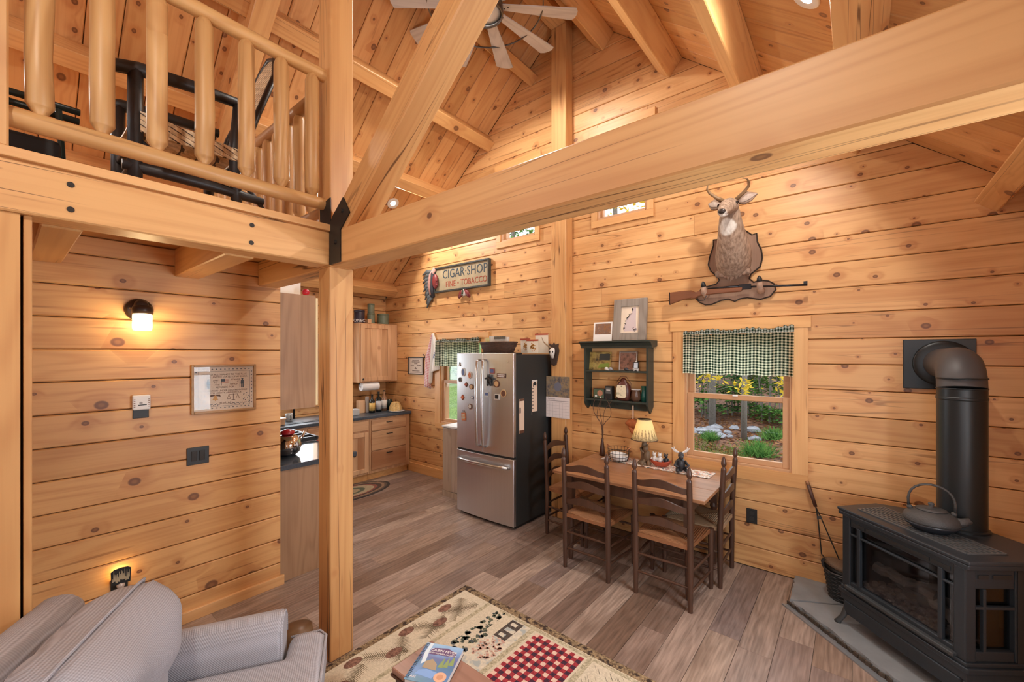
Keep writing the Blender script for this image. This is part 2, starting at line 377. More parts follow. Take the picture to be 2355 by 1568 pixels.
# roof: boards running up each slope
ce = thing('ceiling', None, None); ce['kind'] = 'structure'
for side in (-1, 1):
    L = (abs((XL if side < 0 else XR) - RX) + 0.12) * SN; sdir = Vector((1, 0, -side * SL)); n = Vector((-side * SL, 0, -1))
    base = Vector((RX, 0, RZ))
    m = MB(); mid = base + Vector((side, 0, -SL)).normalized() * (L / 2)
    M = fr(sdir, n, (mid.x, (YB + YF) / 2, mid.z))
    o = put('roof_deck', MB().box(-L / 2, L / 2, -(YF - YB) / 2 - 0.15, (YF - YB) / 2 + 0.1, -0.12, -0.016), BACKING, ce); o.matrix_local = M
    y = YF
    while y > YB + 0.2:
        c = mid
        plank(PINE_CEIL, ce, fr(sdir, n, (c.x, y - 0.0945, c.z)), 0.1845, -L / 2 + (0.0 if side > 0 else 0.0), L / 2, c=0.006)
        y -= 0.189

# ridge beam, purlins (x, z of the lower inner corner of the section on the right slope)
def purlin(i, side, y0=YB, y1=YF, log=False):
    bx, bz = -1.342 + 0.678 * (i - 2), 4.36 - 0.563 * (i - 2)
    dx, dz = 0.06, 0.069
    cx, cz = bx + (-0.051 + dx), bz + (0.043 + dz)        # centre of the section
    if side < 0: cx = 2 * RX - cx
    up = Vector((side * SL, 0, 1))
    where = ['', 'purlin nearest the ridge', 'second purlin from the ridge', 'middle purlin', 'fourth purlin from the ridge', 'lowest purlin, above the wall plate'][i]
    sd = 'kitchen side' if side < 0 else 'dining table side'
    o = timber('purlin', BEAM, (cx, y0, cz), (cx, y1, cz), up, 0.134, 0.184, 'pine %s, %s of the roof' % (where, sd), 'beam')
    return o
for i in range(1, 6):
    for s in (-1, 1): purlin(i, s)
timber('ridge_beam', BEAM, (RX, YB, 5.42), (RX, YF, 5.42), (0, 0, 1), 0.19, 0.19, 'heavy pine ridge beam along the peak of the roof', 'beam')
timber('king_post', BEAM, (-2.48, 3.895, 0.0), (-2.48, 3.895, 5.325), (0, -1, 0), 0.19, 0.14, 'tall pine post against the gable wall behind the fridge, up to the ridge', 'post')

# truss in front of the kitchen
timber('lower_post', BEAM, (-2.40, 1.272, 0.0), (-2.40, 1.272, 2.283), (0, -1, 0), 0.14, 0.144, 'square pine post standing on the floor under the beam joint beside the armchair', 'post')
timber('upper_post', BEAM, (-2.40, 1.272, 2.283), (-2.40, 1.272, 5.325), (0, -1, 0), 0.14, 0.144, 'square pine post rising from the beam joint beside the loft railing', 'post')
timber('tie_beam', BEAM, (-2.33, 1.276, 2.380), (XR, 1.276, 2.380), (0, 0, 1), 0.152, 0.192, 'long heavy pine tie beam crossing the room in front of the deer head', 'beam')
lb = timber('loft_beam', BEAM, (-2.40, -1.6, 2.384), (-2.40, 1.20, 2.384), (0, 0, 1), 0.14, 0.190, 'pine loft edge beam with four dark screw heads under the log railing', 'beam')
for y, z in ((0.172, 2.428), (0.172, 2.333), (0.797, 2.421), (0.794, 2.333)):
    o = put('screw', MB().cyl((0, 0, 0), (0.004, 0, 0), 0.011, n=12).cyl((0.004, 0, 0), (0.005, 0, 0), 0.004, n=6), plain('dark_screw', (0.05, 0.045, 0.04), 0.4, 0.6) if 'dark_screw' not in bpy.data.materials else bpy.data.materials['dark_screw'], lb)
    o.matrix_local = fr((0, 1, 0), (0, 0, 1), (-2.40, -0.2, 2.384)).inverted() @ Matrix.Translation((-2.3305, y, z))
o = put('trim_1', MB().box(-2.42, -2.312, -1.6, 1.207, 2.479, 2.516), TRIMY, bevel=0.004); o['kind'] = 'structure'
# diagonal strut from the joint up to the right, and the principal rafters
ang = Vector((0.801, 0, 0.662)).normalized(); nrm = Vector((-ang.z, 0, ang.x))
p0 = Vector((-2.33, 1.276, 2.532)) - nrm * 0.0775; L = 2.6
q0 = p0 + ang * -0.02
m = MB(); m.box(0, L, -0.075, 0.075, -0.0775, 0.0775)
o = put('strut', m, BEAM, bevel=0.006, seg=1); o.matrix_local = fr(ang, nrm, q0); pr(o, 'diagonal pine strut rising from the steel bracket up past the ceiling fan', 'beam')
for s in (-1, 1):
    a = Vector((RX, 1.276, RZ - 0.135 * SN)); b = Vector(((XL if s < 0 else XR), 1.276, 0)); b.z = roofz(b.x) - 0.135 * SN
    timber('principal_rafter', BEAM, a, b, (s * SL, 0, 1), 0.15, 0.27, 'pine principal rafter over the loft railing' if s < 0 else 'pine principal rafter over the tie beam, sloping to the wall by the stove', 'beam')

# loft floor and joists
lf = put('floor_loft', MB().box(XL, -2.47, YB, 1.35, 2.462, 2.512), HIDDEN); lf['kind'] = 'structure'
for y0, y1, t in ((0.098, 0.218, 'above the wall lamp'), (0.72, 0.855, 'in the middle under the loft'), (1.215, 1.355, 'at the kitchen edge of the loft')):
    timber('joist', BEAM, (-3.43, (y0 + y1) / 2, 2.372), (-2.47, (y0 + y1) / 2, 2.372), (0, 0, 1), y1 - y0, 0.18, 'short pine floor joist %s' % t, 'beam')
# jamb boards and post at the left edge of the view
for n, a in (('trim_2', (-2.46, -2.345, -0.35, 0.047, 0, 2.289)), ('trim_3', (-2.46, -2.36, 0.054, 0.076, 0, 2.289))):
    o = put(n, MB().box(*a), TRIM, bevel=0.003); o['kind'] = 'structure'
    o.data.materials[0] = BEAMZ
o = put('trim_4', MB().box(-2.45, -2.40, 0.044, 0.056, 0, 2.289), BACKING); o['kind'] = 'structure'
timber('newel_post', BEAM, (-2.40, -0.05, 2.516), (-2.40, -0.05, 4.6), (0, -1, 0), 0.14, 0.14, 'square pine post at the near end of the loft railing', 'post')
# ---------------------------------------------------------------- windows and outdoors
def glassmat(name, tint=(1, 1, 1), refl=0.025, rough=0.0, fres=0.3):
    m, nt, out = newmat(name)
    a = nd(nt, 'BsdfTransparent', {0: (*tint, 1)}); b = nd(nt, 'BsdfGlossy', {'Color': (1, 1, 1, 1), 'Roughness': rough})
    lw = nd(nt, 'LayerWeight', {0: 0.25})
    s = nd(nt, 'MixShader', {0: mth(nt, 'MULTIPLY_ADD', lw.outputs[1], fres, refl, True), 1: a.outputs[0], 2: b.outputs[0]})
    nt.links.new(s.outputs[0], out.inputs[0]); return m
GLASS = glassmat('window_glass', refl=0.01, fres=0.08)
SASH = plain('tan_sash', sr(196, 152, 112), 0.45)
WHITE = plain('white_paint', (0.82, 0.81, 0.78), 0.45)
BLACK = plain('black_paint', (0.018, 0.018, 0.018), 0.45)
def window(n, cw, head, sill, hung=True, st=0.05):
    x0, x1, z0, z1 = WIN[n]; w = thing('window_%d' % n, None, None); w['kind'] = 'structure'
    f = YF
    put('casing', MB().box(x0 - cw, x0 + 0.004, f - 0.019, f - 0.0005, z0, z1), TRIMZ, w, bevel=0.002)
    put('casing', MB().box(x1 - 0.004, x1 + cw, f - 0.019, f - 0.0005, z0, z1), TRIMZ, w, bevel=0.002)
    put('casing', MB().box(x0 - cw - 0.024, x1 + cw + 0.02, f - 0.024, f - 0.0005, z1 - 0.002, z1 + head), TRIM, w, bevel=0.002)
    put('casing', MB().box(x0 - cw, x1 + cw, f - 0.019, f - 0.0005, z0 - sill, z0), TRIM, w, bevel=0.002)
    m = MB(); t = 0.02
    m.box(x0 - 0.001, x0 + t, f - 0.004, f + 0.15, z0, z1).box(x1 - t, x1 + 0.001, f - 0.004, f + 0.15, z0, z1)
    m.box(x0 + t, x1 - t, f - 0.004, f + 0.15, z1 - t, z1 + 0.001).box(x0 + t, x1 - t, f - 0.01, f + 0.15, z0 - 0.001, z0 + t)
    put('jamb', m, SASH, w, bevel=0.002)
    a0, a1, c0, c1 = x0 + t, x1 - t, z0 + t, z1 - t
    mid = (c0 + c1) / 2 - 0.01 if hung else None
    def sash(nm, ya, yb, za, zb):
        m = MB(); m.box(a0, a0 + st, ya, yb, za, zb).box(a1 - st, a1, ya, yb, za, zb).box(a0 + st, a1 - st, ya, yb, za, za + st * 0.85).box(a0 + st, a1 - st, ya, yb, zb - st * 0.85, zb)
        o = put(nm, m, SASH, w, bevel=0.003)
        put('pane', MB().box(a0 + st - 0.003, a1 - st + 0.003, (ya + yb) / 2 - 0.002, (ya + yb) / 2 + 0.002, za + st * 0.85 - 0.003, zb - st * 0.85 + 0.003), GLASS, o)
    if hung:
        sash('lower_sash', f + 0.025, f + 0.06, c0, mid + 0.025); sash('upper_sash', f + 0.064, f + 0.1, mid - 0.025, c1)
        put('latch', MB().box((x0 + x1) / 2 - 0.02, (x0 + x1) / 2 + 0.02, f + 0.012, f + 0.027, mid + 0.012, mid + 0.024), WHITE, w, bevel=0.003)
    else: sash('sash', f + 0.045, f + 0.085, c0, c1)
    return w
window(1, 0.10, 0.088, 0.108); window(2, 0.062, 0.075, 0.072, False, 0.03); window(3, 0.062, 0.075, 0.072, False, 0.03); window(4, 0.105, 0.075, 0.08)
# sink window in the kitchen wall
w5 = thing('window_5', None, None); w5['kind'] = 'structure'
y0, y1, z0, z1 = SINKWIN
m = MB(); m.box(XL - 0.12, XL + 0.004, y0, y0 + 0.03, z0, z1).box(XL - 0.12, XL + 0.004, y1 - 0.03, y1, z0, z1).box(XL - 0.12, XL + 0.004, y0 + 0.03, y1 - 0.03, z0, z0 + 0.03).box(XL - 0.12, XL + 0.004, y0 + 0.03, y1 - 0.03, z1 - 0.03, z1)
put('jamb', m, SASH, w5)
m = MB(); m.box(XL, XL + 0.019, y0 - 0.09, y0, z0 - 0.08, z1 + 0.08).box(XL, XL + 0.019, y1, y1 + 0.09, z0 - 0.08, z1 + 0.08).box(XL, XL + 0.019, y0, y1, z1, z1 + 0.08).box(XL, XL + 0.019, y0, y1, z0 - 0.08, z0)
put('casing', m, TRIM, w5)
put('pane', MB().box(XL - 0.08, XL - 0.076, y0 + 0.03, y1 - 0.03, z0 + 0.03, z1 - 0.03), GLASS, w5)

w6 = thing('window_6', None, None); w6['kind'] = 'structure'
y0, y1, z0, z1 = RW_
m = MB().box(XR - 0.019, XR, y0 - 0.09, y0, z0 - 0.09, z1 + 0.09).box(XR - 0.019, XR, y1, y1 + 0.09, z0 - 0.09, z1 + 0.09).box(XR - 0.019, XR, y0, y1, z1, z1 + 0.09).box(XR - 0.019, XR, y0, y1, z0 - 0.09, z0)
put('casing', m, TRIM, w6)
m = MB().box(XR + 0.03, XR + 0.07, y0, y0 + 0.05, z0, z1).box(XR + 0.03, XR + 0.07, y1 - 0.05, y1, z0, z1).box(XR + 0.03, XR + 0.07, y0 + 0.05, y1 - 0.05, z1 - 0.05, z1).box(XR + 0.03, XR + 0.07, y0 + 0.05, y1 - 0.05, z0, z0 + 0.05).box(XR + 0.03, XR + 0.07, y0 + 0.05, y1 - 0.05, 1.45, 1.50)
put('sash', m, SASH, w6)
put('pane', MB().box(XR + 0.048, XR + 0.052, y0 + 0.05, y1 - 0.05, z0 + 0.05, z1 - 0.05), GLASS, w6)

def gingham(name, nu, nv, dark, lite, trans=0.78):
    m, nt, out = newmat(name)
    uv = nd(nt, 'SeparateXYZ', {0: nd(nt, 'TexCoord').outputs['UV']}).outputs
    st = lambda c, n: mth(nt, 'GREATER_THAN', mth(nt, 'FRACT', mth(nt, 'MULTIPLY', c, float(n))), 0.47)
    f = mth(nt, 'MULTIPLY', mth(nt, 'ADD', st(uv[0], nu), st(uv[1], nv)), 0.5)
    mid = tuple(a * 0.62 + b * 0.38 for a, b in zip(dark, lite))
    cr = nd(nt, 'ValToRGB', {0: f}); e = cr.color_ramp.elements; cr.color_ramp.interpolation = 'CONSTANT'
    e[0].color = (*lite, 1); e[1].position = 0.75; e[1].color = (*dark, 1); q = e.new(0.25); q.color = (*mid, 1)
    d = nd(nt, 'BsdfDiffuse', {0: cr.outputs[0]}); t = nd(nt, 'BsdfTranslucent', {0: mix(nt, 1.0, cr.outputs[0], (1.0, 1.0, 0.8), 'MULTIPLY')})
    s = nd(nt, 'MixShader', {0: trans, 1: d.outputs[0], 2: t.outputs[0]}); nt.links.new(s.outputs[0], out.inputs[0]); return m
def valance(x0, x1, z0, z1, y, label, seed):
    r = random.Random(seed); w = x1 - x0
    G = gingham('green_gingham', w / 0.026, (z1 - z0) / 0.025, (0.012, 0.035, 0.02), (0.95, 0.96, 0.88))
    ph = [r.uniform(0, 6) for _ in range(4)]
    wav = lambda u: 0.007 * math.sin(u * 47 + ph[0]) + 0.005 * math.sin(u * 83 + ph[1]) + 0.006 * math.sin(u * 21 + ph[2])
    top = lambda u: 0.006 * math.sin(u * 120 + ph[3]) + 0.008 * math.sin(u * 17 + ph[1])
    o = thing('valance', label, 'curtain', ((x0 + x1) / 2, y, z0))
    put('cloth', MB().grid(lambda u, v: (-w / 2 + u * w - 0.004 * (1 - v), wav(u) * (1.2 - 0.6 * v), v * (z1 - z0 - 0.035) + 0.004 * math.sin(u * 30)), 120, 10), G, o, smooth=True)
    put('ruffle', MB().grid(lambda u, v: (-w / 2 + u * w, wav(u) * 0.5 + 0.009 * math.sin(u * 160 + v * 2) * v, (z1 - z0 - 0.035) + v * (0.035 + top(u) + (0.012 if u > 0.84 else 0))), 160, 4), gingham('green_gingham_ruffle', w / 0.02, 1.6, (0.012, 0.03, 0.018), (0.5, 0.54, 0.48), 0.2), o, smooth=True)
    put('rod', MB().cyl((-w / 2 + 0.004, 0.014, z1 - z0 - 0.04), (w / 2 - 0.004, 0.014, z1 - z0 - 0.04), 0.006, n=8), SASH, o)
    return o
valance(-1.203, -0.362, 1.602, 1.985, 3.915, 'green and white gingham valance on the window beside the dining table', 3)
valance(-4.60, -3.745, 1.605, 1.975, 3.915, 'green and white gingham valance partly behind the fridge', 5)

# outdoors, seen through the windows
def landmat():
    m, nt, out = newmat('woodland_ground')
    co = nd(nt, 'TexCoord').outputs['Object']; z = nd(nt, 'SeparateXYZ', {0: co}).outputs
    n = nd(nt, 'TexNoise', {'Vector': co, 'Scale': 22.0, 'Detail': 5.0, 'Roughness': 0.7}).outputs[0]
    n2 = nd(nt, 'TexNoise', {'Vector': co, 'Scale': 1.6, 'Detail': 2.0}).outputs[0]
    leaf = mix(nt, mr(nt, n, 0.35, 0.65), (0.04, 0.016, 0.010), (0.27, 0.12, 0.065))
    gr = mix(nt, mr(nt, n, 0.35, 0.65), (0.03, 0.065, 0.01), (0.19, 0.27, 0.06))
    g = mth(nt, 'ADD', mr(nt, mth(nt, 'ADD', z[1], mth(nt, 'MULTIPLY', n2, 2.2)), 9.1, 8.4), mr(nt, z[0], -5.0, -6.0), clamp=True)
    c = mix(nt, g, leaf, gr)
    bsdf(nt, out, c, 0.9); return m
def ght(x, y):
    d = max(0.0, y - 6.5)
    return -0.04 + 0.09 * d + 0.012 * d * d + 0.04 * math.sin(x * 2.1 + y) + 0.04 * math.sin(x * 4.7 - y * 2.3)
g = put('hillside', MB().grid(lambda u, v: (-22 + u * 32, 4.2 + v * 26, ght(-22 + u * 32, 4.2 + v * 26)), 120, 100), landmat(), smooth=True); g['kind'] = 'structure'
g = put('lawn', MB().grid(lambda u, v: (-22 + u * 15.9, -4 + v * 8.15, -0.36 + 0.03 * math.sin(u * 30)), 12, 12), plain('lawn_grass', (0.13, 0.22, 0.05), 0.9, var=0.4, scale=30)); g['kind'] = 'structure'

def leafmat(name, a, b):
    m, nt, out = newmat(name); rp = nd(nt, 'NewGeometry').outputs['Random Per Island']
    c = mix(nt, rp, a, b)
    d = nd(nt, 'BsdfDiffuse', {0: c}); t = nd(nt, 'BsdfTranslucent', {0: c}); s = nd(nt, 'MixShader', {0: 0.45, 1: d.outputs[0], 2: t.outputs[0]})
    nt.links.new(s.outputs[0], out.inputs[0]); return m
GREEN = leafmat('green_leaves', (0.03, 0.10, 0.025), (0.20, 0.38, 0.09)); YELLOW = leafmat('yellow_leaves', (0.52, 0.34, 0.03), (0.85, 0.62, 0.09))
FIR = leafmat('dark_needles', (0.015, 0.06, 0.02), (0.09, 0.22, 0.07)); RUST = leafmat('rust_leaves', (0.22, 0.07, 0.025), (0.5, 0.26, 0.12))
BARK = plain('grey_bark', (0.17, 0.145, 0.125), 0.9, var=0.5, scale=30)
def leaves(m, c, rad, n, size, r, flat=0.6):
    for _ in range(n):
        q = Vector((r.gauss(0, 0.45), r.gauss(0, 0.45), r.gauss(0, 0.45))); q = Vector((q.x * rad[0], q.y * rad[1], q.z * rad[2])) + Vector(c)
        a = Vector((r.uniform(-1, 1), r.uniform(-1, 1), r.uniform(-flat, flat))).normalized(); b = a.cross(Vector((r.uniform(-1, 1), r.uniform(-1, 1), 1))).normalized()
        s = size * r.uniform(0.6, 1.3)
        m.add([q - a * s, q - b * s * 0.45, q + a * s, q + b * s * 0.45], [(0, 1, 2, 3)])
def tree(x, y, h, rt, lean, fol, label, cat='tree', fmat=GREEN, seed=1):
    r = random.Random(seed); o = thing('tree', label, cat, (x, y, ght(x, y) - 0.05))
    path = [(lean * t * t * h, 0.05 * math.sin(t * 5), h * t) for t in (0, 0.25, 0.5, 0.75, 1)]
    put('trunk', MB().tube(path, [rt, rt * 0.85, rt * 0.7, rt * 0.55, rt * 0.35], 8), BARK, o, smooth=True)
    m = MB(); b = MB()
    for (fx, fz, rad, n, s) in fol:
        leaves(m, (fx, r.uniform(-0.3, 0.3), fz), rad, n, s, r)
        b.tube([(lean * (fz / h) ** 2 * h, 0, fz - 0.35), (fx * 0.5, 0, fz - 0.1), (fx, 0, fz + 0.05)], [rt * 0.3, rt * 0.2, 0.006], 5)
    put('branches', b, BARK, o); f = put('leaves', m, fmat, o); f['kind'] = 'stuff'
    return o
tree(-1.60, 8.8, 5.0, 0.055, 0.012, [(-0.3, 2.6, (0.7, 0.6, 0.5), 120, 0.09)], 'slender grey trunk standing in the middle of the big window view', seed=3)
tree(-2.25, 9.2, 5.5, 0.07, 0.012, [(0.2, 3.0, (0.8, 0.6, 0.6), 130, 0.09)], 'darker trunk behind the meeting rail, left in the big window', seed=4)
tree(-2.25, 7.1, 2.6, 0.018, 0.05, [(0.45, 1.45, (0.30, 0.3, 0.22), 60, 0.05), (0.95, 1.32, (0.22, 0.3, 0.16), 45, 0.05), (0.3, 1.7, (0.5, 0.3, 0.2), 50, 0.05)], 'young tree with yellow autumn leaves close to the big window', fmat=YELLOW, seed=5)
tree(-0.45, 6.9, 2.4, 0.015, 0.0, [(-0.36, 1.42, (0.12, 0.2, 0.22), 45, 0.05)], 'yellow leaved sapling at the right edge of the big window', fmat=YELLOW, seed=6)
bl_ = ['far left in the big window', 'left of the darker trunk', 'between the two grey trunks', 'right behind the slender trunk', 'right of the slender trunk', 'at the right jamb of the big window', 'hidden past the right jamb', 'deep in the woods, left', 'deep in the woods, middle', 'deep in the woods, right', 'beyond the lawn, nearer one in the kitchen window', 'beyond the lawn, farther one in the kitchen window']
for i, (x, y, h) in enumerate([(-3.0, 10.2, 2.0), (-2.55, 9.9, 1.7), (-2.1, 10.3, 1.9), (-1.72, 10.1, 1.8), (-1.36, 9.8, 1.9), (-1.0, 9.7, 1.8), (-0.6, 10.0, 2.0), (-2.9, 12.3, 3.0), (-2.0, 12.6, 3.2), (-1.1, 12.2, 3.0), (-12.9, 11.6, 3.2), (-14.4, 12.4, 3.6)]):
    r = random.Random(40 + i); t = thing('evergreen_bush', ('dark' if i in (0, 2, 6, 7, 8, 9) else 'bright green') + ' woodland bush, ' + bl_[i], 'bush', (x, y, ght(x, y)))
    m = MB(); big = 1.35 if i > 6 else 0.62
    for k in range(24):
        a = r.uniform(0, 6.28); z = h * r.uniform(0.06, 1.0); q = big * r.uniform(0.2, 0.9)
        leaves(m, (math.cos(a) * q, math.sin(a) * q * 0.6, z), (0.30, 0.25, 0.09), 55, 0.05 if i < 7 else 0.08, r, 0.25)
    f = put('foliage', m, FIR if i in (0, 2, 6, 7, 8, 9) else GREEN, t); f['kind'] = 'stuff'
    m = MB()
    for k in range(7): a = r.uniform(0, 6.28); m.tube([(0.1 * math.cos(a), 0.1 * math.sin(a), -0.05), (0.3 * math.cos(a) * big, 0.3 * math.sin(a) * big, h * 0.5), (0.5 * math.cos(a) * big, 0.4 * math.sin(a) * big, h * 0.9)], [0.014, 0.009, 0.003], 5)
    put('stems', m, BARK, t)
for i, (x, y, lab) in enumerate([(-1.22, 7.9, 'low green fir shrub near the bottom right of the big window'), (-1.12, 8.9, 'yellow green shrub behind the fir shrub'), (-2.1, 8.4, 'small green shrub beside the grey rocks')]):
    r = random.Random(60 + i); t = thing('shrub', lab, 'shrub', (x, y, ght(x, y))); m = MB(); s = (0.30, 0.26, 0.18)[i]
    for k in range(420):
        a = r.uniform(0, 6.28); e = r.uniform(0.25, 1.4); L = s * r.uniform(0.5, 1.0); d = Vector((math.cos(a) * math.cos(e), math.sin(a) * math.cos(e), math.sin(e)))
        p = Vector((r.gauss(0, s * 0.3), r.gauss(0, s * 0.3), 0)); w = d.orthogonal().normalized() * 0.006
        m.add([p - w, p + w, p + d * L + w * 0.3, p + d * L - w * 0.3], [(0, 1, 2, 3)])
    f = put('needles', m, GREEN, t); f['kind'] = 'stuff'
ROCK = plain('grey_rock', (0.29, 0.28, 0.30), 0.85, var=0.4, scale=9, bump=0.4)
r = random.Random(5)
for i in range(24):
    x = -2.28 + r.uniform(-0.4, 0.4) + (0.9 if i > 12 else 0) * r.random(); y = 8.95 + r.uniform(-0.35, 0.35); m = MB(); s = r.uniform(0.06, 0.15)
    m.ell((0, 0, 0), (s, s * 0.8, s * 0.5), 7, 5)
    m.v = [(a * r.uniform(0.75, 1.2), b * r.uniform(0.75, 1.2), c * r.uniform(0.75, 1.2)) for a, b, c in m.v]
    solo('rock', m, ROCK, 'broken grey rock in the heap on the leaf litter outside the big window', 'rock', (x, y, ght(x, y) + s * 0.25), r.uniform(0, 6), 'heap of grey rocks outdoors')
m = MB(); r = random.Random(9)
for _ in range(2600):
    x = r.uniform(-3.4, -0.6); y = r.uniform(7.6, 10.5); s = r.uniform(0.02, 0.045); a = r.uniform(0, 6.28); q = Vector((x, y, ght(x, y) + 0.015)); u = Vector((math.cos(a), math.sin(a), r.uniform(-0.4, 0.4))) * s; w = Vector((-math.sin(a), math.cos(a), r.uniform(-0.4, 0.4))) * s * 0.6
    m.add([q - u, q - w, q + u, q + w], [(0, 1, 2, 3)])
f = put('fallen_leaves', m, RUST); f['kind'] = 'stuff'
m = MB()
for _ in range(2600):
    x = r.uniform(-2.6, -1.3); y = r.uniform(6.6, 8.3); a = r.uniform(0, 6.28); h = r.uniform(0.03, 0.08); q = Vector((x, y, ght(x, y))); w = Vector((math.cos(a), math.sin(a), 0)) * 0.006
    m.add([q - w, q + w, q + Vector((r.uniform(-0.03, 0.03), r.uniform(-0.03, 0.03), h))], [(0, 1, 2)])
f = put('grass', m, leafmat('grass_blades', (0.08, 0.13, 0.02), (0.28, 0.36, 0.09))); f['kind'] = 'stuff'
# tall trees beyond, whose crowns show in the small upper windows
for i, (x, y, h) in enumerate([(-11.4, 14.0, 10.0), (-14.0, 16, 11), (-6.9, 14.5, 10.5), (-9.4, 15.5, 11)]):
    rr = random.Random(80 + i); t = thing('tall_tree', ['tall autumn tree crown in the left small gable window', 'tall tree deep behind the lawn, far left outdoors', 'tall autumn tree crown in the right small gable window', 'tall green tree between the two trees that show in the small gable windows'][i], 'tree', (x, y, ght(x, y)))
    put('trunk', MB().cyl((0, 0, 0), (0, 0, h * 0.9), 0.16, 0.05, 8), BARK, t); m = MB()
    for k in range(46): leaves(m, (rr.uniform(-1.5, 1.5), rr.uniform(-1.2, 1.2), h * rr.uniform(0.3, 1.0)), (0.9, 0.8, 0.6), 60, 0.12, rr)
    f = put('crown', m, YELLOW if i == 2 else GREEN, t); f['kind'] = 'stuff'
# ---------------------------------------------------------------- kitchen
HICK = wood('hickory_cabinet', (0.66, 0.40, 0.22), (0.40, 0.19, 0.085), axis='Z', knots=0.2, ring=20, tint=0.16, streak=0.75, kr=0.07)
HICKX = wood('hickory_drawer', (0.66, 0.40, 0.22), (0.36, 0.17, 0.08), axis='Y', knots=0.3, ring=22, tint=0.16, streak=0.8, kr=0.08)
LAMI = wood('brown_laminate', (0.40, 0.235, 0.13), (0.25, 0.13, 0.065), axis='Z', knots=0, ring=30, tint=0.03, streak=0.4)
STONE = plain('slate_blue_worktop', (0.055, 0.07, 0.09), 0.28, var=0.6, scale=60)
IRON = plain('dark_iron', (0.02, 0.018, 0.016), 0.5, 0.5)
CREAM = plain('cream_face', sr(240, 222, 176), 0.5)
def pull(par, y, x, z, L=0.10):
    return put('handle', MB().tube([(x, y - L / 2, z), (x + 0.02, y - L / 2 + 0.01, z), (x + 0.022, y, z), (x + 0.02, y + L / 2 - 0.01, z), (x, y + L / 2, z)], 0.006, 6), IRON, par, smooth=True)
def rdoor(par, x, y0, y1, z0, z1, nm='door'):
    """raised panel door facing +x: frame of stiles and rails, recessed panel of glued boards"""
    st = 0.06; d = put(nm, MB().box(x, x + 0.02, y0, y0 + st, z0, z1).box(x, x + 0.02, y1 - st, y1, z0, z1).box(x, x + 0.02, y0 + st, y1 - st, z0, z0 + st).box(x, x + 0.02, y0 + st, y1 - st, z1 - st, z1), HICK, par, bevel=0.003)
    a, b = y0 + st, y1 - st; n = max(2, int((b - a) / 0.09)); cuts = [a + (b - a) * i / n for i in range(n + 1)]
    for i in range(n): put('board', MB().box(x + 0.002, x + 0.012, cuts[i] + 0.0005, cuts[i + 1] - 0.0005, z0 + st, z1 - st), HICK, d)
    return d
# drawer unit in the corner
c = thing('drawer_cabinet', 'hickory base cabinet with three drawers in the kitchen corner', 'cabinet', (-5.25, 3.58, 0))
put('body', MB().box(-0.62, 0, -0.31, 0.37, 0.10, 0.868), HICK, c, bevel=0.002)
put('toe_kick', MB().box(-0.6, -0.055, -0.31, 0.37, 0, 0.10), TRIM, c)
for z0, z1 in ((0.145, 0.405), (0.415, 0.68), (0.69, 0.845)):
    d = put('drawer', MB().box(0.001, 0.021, -0.285, 0.295, z0, z1), HICKX, c, bevel=0.005); pull(d, 0.005, 0.02, z1 - 0.05)
c = thing('door_cabinet', 'hickory base cabinet with a drawer front over a paneled door, beside the drawers', 'cabinet', (-5.25, 3.04, 0))
put('body', MB().box(-0.62, 0, -0.24, 0.226, 0.10, 0.868), HICK, c, bevel=0.002)
put('toe_kick', MB().box(-0.6, -0.055, -0.24, 0.226, 0, 0.10), TRIM, c)
put('drawer', MB().box(0.001, 0.021, -0.22, 0.205, 0.715, 0.845), HICKX, c, bevel=0.005)
d = rdoor(c, 0.001, -0.22, 0.205, 0.13, 0.69); put('knob', MB().ell((0.035, -0.06 + 0.05, 0.40), (0.014, 0.02, 0.02), 8, 6), IRON, d)
c = thing('sink_cabinet', 'hickory sink base cabinet glimpsed between the end panel and the post', 'cabinet', (-5.25, 2.4, 0))
put('body', MB().box(-0.62, 0, -0.4, 0.396, 0.10, 0.868), HICK, c, bevel=0.002)
put('drawer', MB().box(0.001, 0.021, -0.38, -0.01, 0.715, 0.845), HICKX, c, bevel=0.005); put('drawer', MB().box(0.001, 0.021, 0.01, 0.38, 0.715, 0.845), HICKX, c, bevel=0.005)
rdoor(c, 0.001, -0.38, -0.01, 0.13, 0.69); rdoor(c, 0.001, 0.01, 0.38, 0.13, 0.69)
m = MB(); m.prism([(XL + 0.002, 1.998), (-5.215, 1.998), (-5.215, 3.965), (XL + 0.002, 3.965)], 0.87, 0.91)
solo('worktop', m, STONE, 'slate blue worktop along the kitchen window wall with bottles on it', 'worktop', bevel=0.006)
m = MB(); m.box(-0.19, 0.19, -0.26, 0.26, 0, 0.008).box(-0.15, 0.15, -0.22, 0.22, 0.008, 0.012)
solo('sink', m, plain('grey_sink', (0.10, 0.11, 0.12), 0.3, 0.4), 'grey sink rim set into the worktop left of the post', 'sink', (-5.55, 2.42, 0.91), bevel=0.003)
m = MB().tube([(0, 0, 0), (0, 0, 0.3), (0.05, 0, 0.36), (0.13, 0, 0.36), (0.17, 0, 0.30)], 0.014, 8)
solo('tap', m, BLACK, 'tall black swan-neck tap behind the sink', 'tap', (-5.83, 2.5, 0.91), smooth=True)
